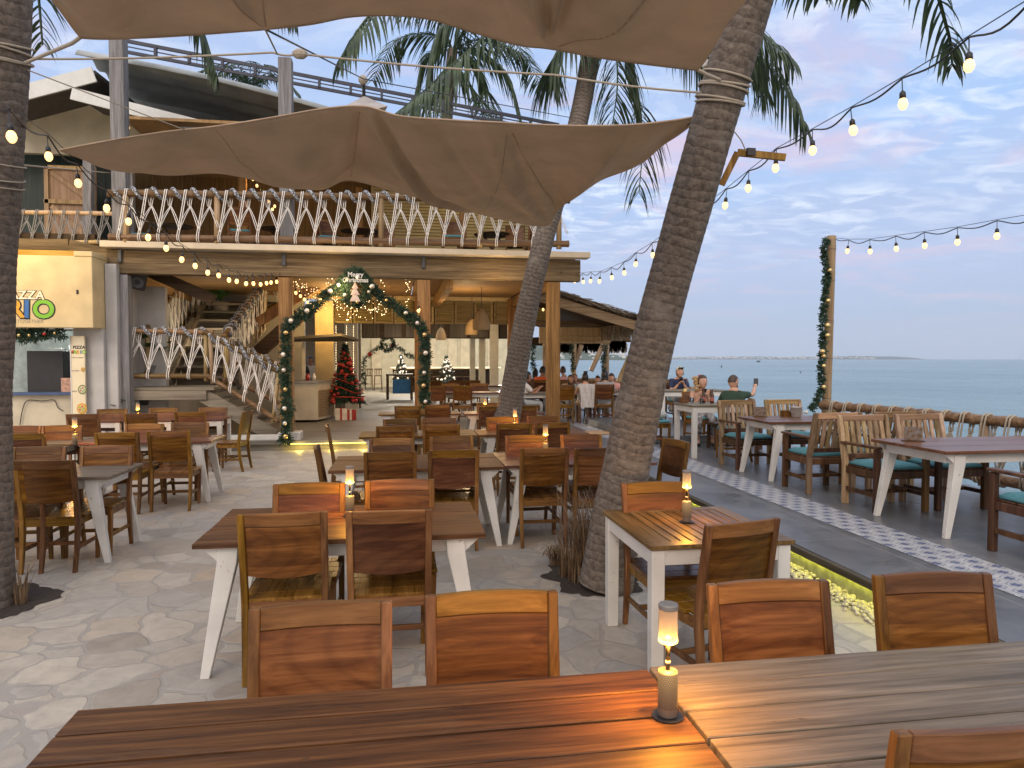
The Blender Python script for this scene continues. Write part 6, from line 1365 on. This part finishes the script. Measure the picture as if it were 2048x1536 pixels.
cc = P(462, 598, 19.0); o = MB().lathe([(.14, 0), (.13, .5), (.02, 1.3)], n=14).build('closed_parasol', plain('green_cloth', (.05, .17, .07), .8), None, True); o.location = P(438, 640, 19.1)-Vector((.25, 0, 0)); tag(o, 'closed green parasol standing behind the white pot on the stair', 'parasol')
o = MB().lathe([(.0, .02), (.28, .02), (.34, .04), (.30, .10), (.12, .12), (.08, .2), (0, .2)], n=22, caps=False).build('fallen_hat', plain('straw', (.40, .25, .13), .8), None, True); o.location = A(1190, 866, TZ)+Vector((0, 0, .0)); tag(o, 'round tan mat lying on the terrace before the diners', 'mat'); o.name = 'round_mat'; o.scale = (1.2, 1.2, .15)
# ================================================================ PEOPLE
def skinmesh(verts, edges, root=0, sub=1):
    """verts = [(point, radius x, radius y)] -> evaluated mesh"""
    me = bpy.data.meshes.new('sk'); me.from_pydata([tuple(v[0]) for v in verts], edges, []); o = bpy.data.objects.new('sk', me); COL.objects.link(o)
    o.modifiers.new('s', 'SKIN')
    for i, v in enumerate(verts): me.skin_vertices[0].data[i].radius = (v[1], v[2] if len(v) > 2 else v[1]); me.skin_vertices[0].data[i].use_root = (i == root)
    s = o.modifiers.new('u', 'SUBSURF'); s.levels = sub; s.render_levels = sub
    dg = bpy.context.evaluated_depsgraph_get(); dg.update(); r = bpy.data.meshes.new_from_object(o.evaluated_get(dg)); bpy.data.objects.remove(o)
    return r
def tomb(me): 
    m = MB(); m.v = [v.co.copy() for v in me.vertices]; m.f = [tuple(p.vertices) for p in me.polygons]; return m
SK = plain('skin_light', (.50, .29, .20), .55, var=.08, bmp=0); SK2 = plain('skin_tan', (.34, .18, .11), .55, var=.08, bmp=0)
HB = plain('hair_black', (.012, .010, .010), .45, var=.3, scale=60, bmp=.4); HBr = plain('hair_brown', (.05, .028, .018), .5, var=.3, scale=60, bmp=.4); HBl = plain('hair_blond', (.42, .27, .12), .6, var=.4, scale=60, bmp=.5)
EYE = plain('eye_dark', (.02, .015, .015), .3, bmp=0); LIP = plain('lip', (.35, .12, .10), .5, bmp=0)
def person(label, loc, rz, shirt, pants, skin=SK, hair=HB, hstyle='short', sit=True, lean=0.0, headpitch=0.0, headyaw=0.0, hl=None, hr=None, scale=1.0, sleeves='short', phone=None, neck=True, strapless=False):
    """local frame: faces +Y; loc = floor point; seat height .46"""
    t = thing('person', label, 'person', loc, rz, None); t.scale = (scale,)*3
    S0 = .50 if sit else .92
    Rl = Matrix.Rotation(-lean, 3, 'X'); piv = Vector((0, 0, S0))
    def T(x, y, z): return piv+Rl @ Vector((x, y, z))
    pel = T(0, 0, .04); bel = T(0, .0, .17); che = T(0, .0, .34); nb = T(0, -.005, .475); nk = T(0, .02, .55)
    hipy = .05
    sh = {s: T(s*.165, -.005, .425) for s in (-1, 1)}; hands = {-1: hl, 1: hr}; el = {}; wr = {}
    for s in (-1, 1):
        h = hands[s]
        if h is None: h = (s*.16, .30, S0+.14 if sit else S0-.12) if sit else (s*.24, .05, .80)
        h = Vector(h); wr[s] = h; d = h-sh[s]; L1, L2 = .27, .25; dl = min(d.length, L1+L2-.01); u = d.normalized(); h2 = sh[s]+u*dl; wr[s] = h2
        k = (L1*L1-L2*L2+dl*dl)/(2*dl); hh = math.sqrt(max(0, L1*L1-k*k)); pv = Vector((s*.5, -.35, -1)); pv = (pv-u*pv.dot(u)).normalized(); el[s] = sh[s]+u*k+pv*hh
    V = [(pel, .145, .11), (bel, .125, .095), (che, .15, .105), (nb, .085, .07), (nk, .066, .062)]; E_ = [(0, 1), (1, 2), (2, 3), (3, 4)]
    for s in (-1, 1):
        i = len(V); V += [(sh[s], .060), (sh[s].lerp(el[s], .5), .047), (el[s], .040), (el[s].lerp(wr[s], .45), .037), (wr[s], .024)]; E_ += [(2, i), (i, i+1), (i+1, i+2), (i+2, i+3), (i+3, i+4)]
    legs = {}
    for s in (-1, 1):
        if sit: kn = Vector((s*.12, .44, .50)); an = Vector((s*.12, .42-.06*(s > 0), .09)); hip = pel+Vector((s*.085, .03, -.02))
        else: kn = Vector((s*.09, .02, .49)); an = Vector((s*.09, -.01, .08)); hip = pel+Vector((s*.085, 0, -.03))
        toe = an+Vector((s*.01, .15, -.045)); i = len(V); V += [(hip, .085), (hip.lerp(kn, .5), .075), (kn, .056), (kn.lerp(an, .35), .052), (an, .036), (toe, .034, .024)]; E_ += [(0, i)]+[(i+j, i+j+1) for j in range(5)]; legs[s] = (hip, kn, an)
    body = tomb(skinmesh(V, E_, 0, 1))
    # head: shaped ellipsoid with brow, nose, chin, ears
    hc = nk+Rl @ Vector((0, .03, .0))+Vector((0, .01, .092)); RH = Matrix.Rotation(headyaw, 3, 'Z') @ Matrix.Rotation(-headpitch, 3, 'X'); hv = []; hf = []; n, mm = 20, 16
    for k in range(mm+1):
        a = math.pi*k/mm
        for i in range(n):
            b = 2*math.pi*i/n; x = math.sin(a)*math.cos(b); y = math.sin(a)*math.sin(b); z = -math.cos(a)
            X = x*.080; Y = y*.100; Z = z*.122
            if z < 0: X *= 1+.32*z; Y *= 1+.20*z if y < 0 else 1+.04*z
            if y > .55: Y -= .010
            nz = math.exp(-((x/.16)**2))*math.exp(-(((z+.12)/.16)**2)) if y > 0 else 0; Y += .024*nz
            Y -= .006*math.exp(-(((abs(x)-.36)/.16)**2))*math.exp(-(((z-.08)/.10)**2)) if y > 0 else 0
            Y += .006*math.exp(-((x/.3)**2))*math.exp(-(((z+.78)/.14)**2)) if y > 0 else 0
            hv.append(hc+RH @ Vector((X, Y, Z)))
    hf = [(k*n+i, k*n+(i+1) % n, k*n+n+(i+1) % n, k*n+n+i) for k in range(mm) for i in range(n)]; body.add(hv, hf)
    for s in (-1, 1):
        e = MB().ball((0, 0, 0), .03, 8, (.35, .6, 1)); body.add([hc+RH @ (Vector((s*.074, -.008, -.005))+v) for v in e.v], e.f)
    # hands: palm, four unequal fingers, thumb
    for s in (-1, 1):
        d = (wr[s]-el[s]).normalized(); sd_ = d.cross(Vector((0, 0, 1))); sd_ = sd_.normalized() if sd_.length > .1 else Vector((1, 0, 0)); up_ = sd_.cross(d)
        p0 = wr[s]; pl_ = MB().tube([p0-d*.01, p0+d*.03, p0+d*.075], [.022, .034, .030], 8); body.add([p0+d*((v-p0).dot(d))+sd_*((v-p0).dot(sd_))+up_*((v-p0).dot(up_)*.5) for v in pl_.v], pl_.f)
        for fi, (o_, ln) in enumerate(((-.026, .058), (-.009, .070), (.009, .066), (.026, .050))):
            q = p0+d*.072+sd_*o_; c1 = q+d*ln*.45-up_*.006; c2 = c1+d*ln*.3-up_*ln*.32; c3_ = c2+d*ln*.05-up_*ln*.3; body.tube([q, c1, c2, c3_], [.0088, .0082, .0075, .006], 6)
        q = p0+d*.022-sd_*s*.026; body.tube([q, q+d*.028-sd_*s*.022-up_*.006, q+d*.052-sd_*s*.024-up_*.016], [.011, .0095, .007], 6)
    body.build('body', skin, t, True)
    for s in (-1, 1):
        e = MB().ball((0, 0, 0), .010, 8, (1.2, .6, .6)); MB().add([hc+RH @ (Vector((s*.028, .083, .008))+v) for v in e.v], e.f).build('eye', EYE, t, True)
    e = MB().ball((0, 0, 0), .016, 8, (1.3, .5, .35)); MB().add([hc+RH @ (Vector((0, .083, -.062))+v) for v in e.v], e.f).build('mouth', LIP, t, True)
    # shirt
    top = [(pel+Vector((0, 0, .02)), .155, .122), (bel, .140, .11), (che, .162, .118)]; ee = [(0, 1), (1, 2)]
    if not strapless:
        top.append((T(0, 0, .455), .105, .082)); ee.append((2, 3))
        for s in (-1, 1):
            i = len(top); end = {'none': .18, 'short': .72, 'long': 1.0}[sleeves]; top += [(sh[s], .072), (sh[s].lerp(el[s], min(end, 1)), .058)]; ee += [(2, i), (i, i+1)]
            if sleeves == 'long': top += [(el[s].lerp(wr[s], .8), .040)]; ee += [(i+1, i+2)]
    me = skinmesh(top, ee, 0, 2); me.materials.clear(); me.materials.append(shirt); me.polygons.foreach_set('use_smooth', [True]*len(me.polygons)); o = bpy.data.objects.new('shirt', me); COL.objects.link(o); o.parent = t
    v2 = [(pel, .158, .125)]; e2 = []
    for s in (-1, 1):
        hip, kn, an = legs[s]; i = len(v2); v2 += [(hip, .095), (hip.lerp(kn, .5), .088), (kn, .070), (kn.lerp(an, .8), .058)]; e2 += [(0, i), (i, i+1), (i+1, i+2), (i+2, i+3)]
    me = skinmesh(v2, e2, 0, 1); me.materials.clear(); me.materials.append(pants); me.polygons.foreach_set('use_smooth', [True]*len(me.polygons)); o = bpy.data.objects.new('trousers', me); COL.objects.link(o); o.parent = t
    for s in (-1, 1): an = legs[s][2]; e = MB().ball((0, 0, 0), .05, 10, (.85, 2.4, .75)); MB().add([an+Vector((0, .06, -.045))+v for v in e.v], e.f).build('shoe', blackM, t, True)
    # hair
    H = MB()
    def cap(zmin, k1=1.09, front=.30):
        vs = []; n, mm = 20, 10
        for k in range(mm+1):
            a = math.pi*(1-k/mm)
            for i in range(n):
                b = 2*math.pi*i/n; x = math.cos(b); y = math.sin(b); lim = zmin if y < .15 else front
                z = -math.cos(math.pi*(.5+.5*(1))*0+math.pi*(1-(1-(math.acos(max(-1, min(1, -lim)))/math.pi))*k/mm)) if False else None
                th = math.acos(lim)*k/mm; vs.append(hc+RH @ Vector((x*math.sin(th)*.080*k1, y*math.sin(th)*.100*k1-.003, math.cos(th)*.122*k1)))
        return H.add(vs, [(k*n+i, k*n+(i+1) % n, k*n+n+(i+1) % n, k*n+n+i) for k in range(mm) for i in range(n)])
    def blob(c, r, sq): e = MB().ball((0, 0, 0), r, 12, sq); H.add([hc+RH @ (Vector(c)+v*(1+.06*noise.noise(v*40))) for v in e.v], e.f)
    if hstyle == 'shaved': cap(-.05, 1.02, .45)
    elif hstyle == 'short': cap(-.35, 1.10, .38)
    elif hstyle == 'bun': cap(-.45, 1.08, .40); blob((0, -.06, .13), .05, (1.1, 1, .9)); [blob((math.cos(a)*.04, -.06+math.sin(a)*.04, .15), .018, (1, 1, 1.6)) for a in (0, 1.2, 2.4, 3.6, 5)]
    elif hstyle == 'pony':
        cap(-.3, 1.08, .42); blob((0, -.085, .085), .035, (1, 1, 1)); 
        for q in range(16): blob((.02*math.sin(q*2.1)-.01, -.11-.022*math.cos(q*1.7), .07-.014*q), .034-.0006*q, (1, 1, 1.1))
    elif hstyle == 'long':
        cap(-.55, 1.12, .42)
        for q in range(7): blob((0, -.055-.004*q, -.03-.055*q), .088-.003*q, (1.0, .62, .8))
    hm = HBr if hstyle == 'pony' else hair
    if hstyle == 'pony':
        # tail in blond
        k = len(H.v)
    H.build('hair', hair, t, True)
    return t, hc, RH, wr, el
def phone_in(t, wr, el, s, tilt=.5):
    d = (wr[s]-el[s]).normalized(); p = wr[s]+d*.085+Vector((0, 0, .03)); M_ = Matrix.Rotation(R(-35), 4, 'X')
    o = MB().box((0, 0, 0), (.075, .009, .15), M=M_).build('phone', blackM, None, bev=.002); o.location = t.matrix_world @ p if False else (Matrix.Translation(t.location) @ t.rotation_euler.to_matrix().to_4x4() @ p)
    o.rotation_euler = t.rotation_euler; return o
cl = lambda n, c: plain(n, c, .85, var=.12, scale=14, bmp=.1)
green = cl('green_shirt', (.022, .05, .03)); white = cl('white_cloth', (.60, .58, .56)); navy = cl('navy_shirt', (.02, .03, .08)); orange = cl('orange_shirt', (.62, .10, .02)); pinkc = cl('pink_shirt', (.62, .32, .30)); greyc = cl('grey_trousers', (.28, .29, .31)); blackc = cl('black_cloth', (.02, .02, .02)); beige = cl('beige_cloth', (.45, .37, .30)); patt = plain('patterned_cloth', (.25, .24, .24), .85, var=.95, scale=22, bmp=0)
bikini = cl('red_white_top', (.5, .33, .28))
# man in green: back three quarter, right arm out with a phone
t, hc, RH, wr, el = person('bald man in a dark green shirt holding a phone out to the right', (5.60, 11.35, TZ), R(-30), green, blackc, SK, HBr, 'shaved', lean=.05, headyaw=R(-42), hr=(.34, .45, 1.05), hl=(-.15, .35, .75))
o = phone_in(t, wr, el, 1); tag(o, 'black phone held up by the man in the green shirt', 'phone')
b = MB().ball((0, 0, 0), .045, 10, (1.0, .6, .9)); MB().add([hc+RH @ (Vector((0, .062, -.078))+v) for v in b.v], b.f).build('beard', HBr, t, True)
# woman with curly ponytail
t, hc, RH, wr, el = person('curly haired woman in a strappy top looking down at her phone', (5.36, 12.12, TZ), R(168), bikini, patt, SK, HBr, 'pony', lean=.18, headpitch=R(-12), headyaw=R(22), hl=(-.05, .33, .86), hr=(.06, .33, .86), sleeves='none', strapless=True)
tl_ = MB(); rn = random.Random(2)
for q in range(60): 
    e = MB().ball((0, 0, 0), rn.uniform(.014, .026), 6); c = Vector((.085+rn.uniform(-.04, .05), -.06+rn.uniform(-.045, .045), .10-rn.random()*.24)); tl_.add([hc+RH @ (c+v) for v in e.v], e.f)
tl_.build('ponytail', HBl, t, True); e = MB().ball((0, 0, 0), .035, 10, (1.5, 1, .7)); MB().add([hc+RH @ (Vector((0, -.055, .115))+v) for v in e.v], e.f).build('hair_band', redM, t, True)
for s in (-1, 1): MB().tube([hc+Vector((s*.05, .02, -.22)), hc+Vector((s*.05, .10, -.28))], .006, 5).build('strap', blackc, t)
o = phone_in(t, wr, el, 1); tag(o, 'dark phone in the hands of the curly haired woman', 'phone')
# man in cap
t, hc, RH, wr, el = person('man in a navy shirt and pale cap bent over his phone', (6.10, 15.05, TZ+.14), R(172), navy, greyc, SK, HBr, 'short', lean=.32, headpitch=R(-25), hl=(-.06, .36, .84), hr=(.06, .36, .84), scale=1.0)
b = MB().ball((0, 0, 0), .098, 16, (.86, 1.05, .95)); b.v = [Vector((v.x, v.y, max(v.z, .01))) for v in b.v]; cap_ = MB().add([hc+RH @ (v+Vector((0, 0, .035))) for v in b.v], b.f).build('cap', cl('cap_cream', (.55, .5, .38)), t, True)
b = MB().box((0, .115, .045), (.11, .09, .008)); MB().add([hc+RH @ v for v in b.v], b.f).build('visor', cl('cap_green', (.04, .07, .05)), cap_)
o = phone_in(t, wr, el, 1); tag(o, 'black phone held by the man in the pale cap', 'phone')
# diners under the hut
table('diner_table', 'grey topped table crowded by the girls under the hut', 4.95, 17.35, TZ, 1.5, .9, top=topGrey, n=3)
table('diner_table', 'table at which the woman in the white shirt sits', 3.15, 16.9, DZ, 1.1, .8, top=topGrey, n=3)
def hx(px, Y): return P(px, 760, Y).x
girl_back = person('girl seen from behind with a messy bun and a white strappy top', (hx(1171, 16.55), 16.5, TZ), R(-3), white, beige, SK, HB, 'bun', lean=.12, scale=.95, sleeves='none', hl=(-.16, .4, .82), hr=(.16, .4, .82))
t_, hc_, RH_, _, _ = girl_back
m = MB(); rn = random.Random(6)
for i in range(9): 
    x0 = -.17+.042*i; vs = []
    for j in range(7): z = .98-.58*j/6; vs += [(x0, -.135-.03*math.sin(i*2.2+j*.6)-.008*j, z), (x0+.042, -.135-.03*math.sin((i+1)*2.2+j*.6)-.008*j, z)]
    m.add(vs, [(2*j, 2*j+1, 2*j+3, 2*j+2) for j in range(6)])
m.build('draped_blouse', white, t_, True)
person('girl seen from behind with long straight black hair to her waist', (hx(1209, 16.5), 16.45, TZ), R(-12), greyc, greyc, SK2, HB, 'long', lean=.10, sleeves='short', hl=(-.16, .4, .82), hr=(.16, .4, .82))
person('girl with black hair bending over the table, left of the messy bun', (hx(1133, 17.9), 18.0, TZ), R(190), cl('green_white_cloth', (.35, .42, .36)), greyc, SK2, HB, 'long', lean=.55, headpitch=R(-30), scale=.97)
person('girl leaning her head down beside the messy bun', (hx(1153, 17.9), 18.05, TZ), R(165), greyc, beige, SK2, HB, 'bun', lean=.45, headpitch=R(-40), headyaw=R(15), scale=.97)
t, hc, RH, wr, el = person('woman in a white shirt and glasses sitting sideways by the middle palm', (hx(1047, 16.7), 16.8, DZ), R(-82), white, cl('light_jeans', (.42, .45, .47)), SK2, HB, 'short', lean=.12, headpitch=R(-8), hl=(-.05, .40, .86), hr=(.1, .40, .86), sleeves='short')
m = MB()
for s in (-1, 1): m.tube([(s*.03+.02*math.cos(a), .098, .006+.018*math.sin(a)) for a in [i*.63 for i in range(11)]], .002, 4)
MB().add([hc+RH @ v for v in m.v], m.f).build('glasses', blackM, t)
person('person in an orange shirt with a dark strap, facing the sea', (hx(1083, 20.2), 20.2, TZ), R(-35), orange, blackc, SK2, HB, 'short', lean=.05, headyaw=R(-20), scale=1.04)
person('dark haired person half hidden beside the orange shirt', (hx(1070, 20.6), 20.6, TZ), R(-20), cl('brown_cloth', (.2, .11, .07)), blackc, SK2, HB, 'long', scale=.98)
person('child in a pink shirt looking out to sea', (hx(1128, 20.2), 20.2, TZ), R(20), pinkc, beige, SK, HBr, 'short', headyaw=R(-30), scale=1.04)
person('person in pale pink behind the long haired girl', (hx(1229, 17.7), 17.8, TZ), R(150), pinkc, beige, SK, HBr, 'short', lean=.3, scale=.95)
person('small figure in pale top between the messy bun and the long hair', (hx(1193, 18.2), 18.3, TZ), R(180), pinkc, beige, SK, HBr, 'short', lean=.35, scale=.9)
person('kiosk worker in black standing behind the serving window', (P(112, 740, 14.9).x, 15.0, .05), R(200), blackc, blackc, SK2, HB, 'short', sit=False, lean=.1, headpitch=R(-15))
person('staff member in black behind the service counter', (P(601, 740, 20.2).x, 20.2, DZ), R(190), blackc, blackc, SK2, HB, 'short', sit=False, scale=.98)
person('staff member in white behind the service counter', (P(622, 740, 20.6).x, 20.6, DZ), R(170), white, blackc, SK2, HB, 'short', sit=False, scale=.98)
# chairs under the diners
for px, yy, s, b, lb in ((1209, 16.2, 'n', TZ, 'chair of the girl with long black hair'), (1130, 16.1, 'n', TZ, 'empty chair just right of the wooden corner post'), (1133, 18.3, 'f', TZ, 'chair of the girl bending over the table'), (1153, 18.35, 'f', TZ, 'chair of the girl leaning her head down'), (1193, 18.6, 'f', TZ, 'chair of the small figure in a pale top'), (1229, 18.1, 'f', TZ, 'chair of the person in pale pink'),
                         (1082, 19.9, 'n', TZ, 'chair of the person in the orange shirt'), (1128, 19.9, 'n', TZ, 'chair of the child in pink')):
    chair_at(hx(px, yy), yy, s, lb, 0, b)
t = thing('wooden_stool', 'low wooden stool under the girl with the messy bun', 'stool', (hx(1171, 16.55), 16.55, TZ)); MB().box((0, 0, .43), (.42, .38, .04)).build('seat', teakX, t, bev=.005)
for q in (-1, 1):
    for w in (-1, 1): MB().box((q*.17, w*.15, .205), (.04, .04, .41)).build('leg', teakZ, t)
chair_at(hx(1036, 16.8), 16.8, 'r', 'chair of the woman in the white shirt', 0, DZ)
# bits on the ground and tables
print('objects', len(bpy.data.objects))

# ---------------------------------------------------------------- haze round the scene
hz = MB().box((0, 3400, 148), (12000, 7600, 301.4)).build('haze', None); hz['kind'] = 'stuff'; hz['label'] = 'thin sea haze'
mh = bpy.data.materials.new('haze_air'); mh.use_nodes = True; th = mh.node_tree; th.nodes.clear()
pv = N(th, 'ShaderNodeVolumePrincipled'); pv.inputs['Color'].default_value = (.86, .90, 1, 1); pv.inputs['Density'].default_value = .00005
ot = N(th, 'ShaderNodeOutputMaterial'); L(th, pv.outputs[0], ot.inputs['Volume']); hz.data.materials.append(mh)
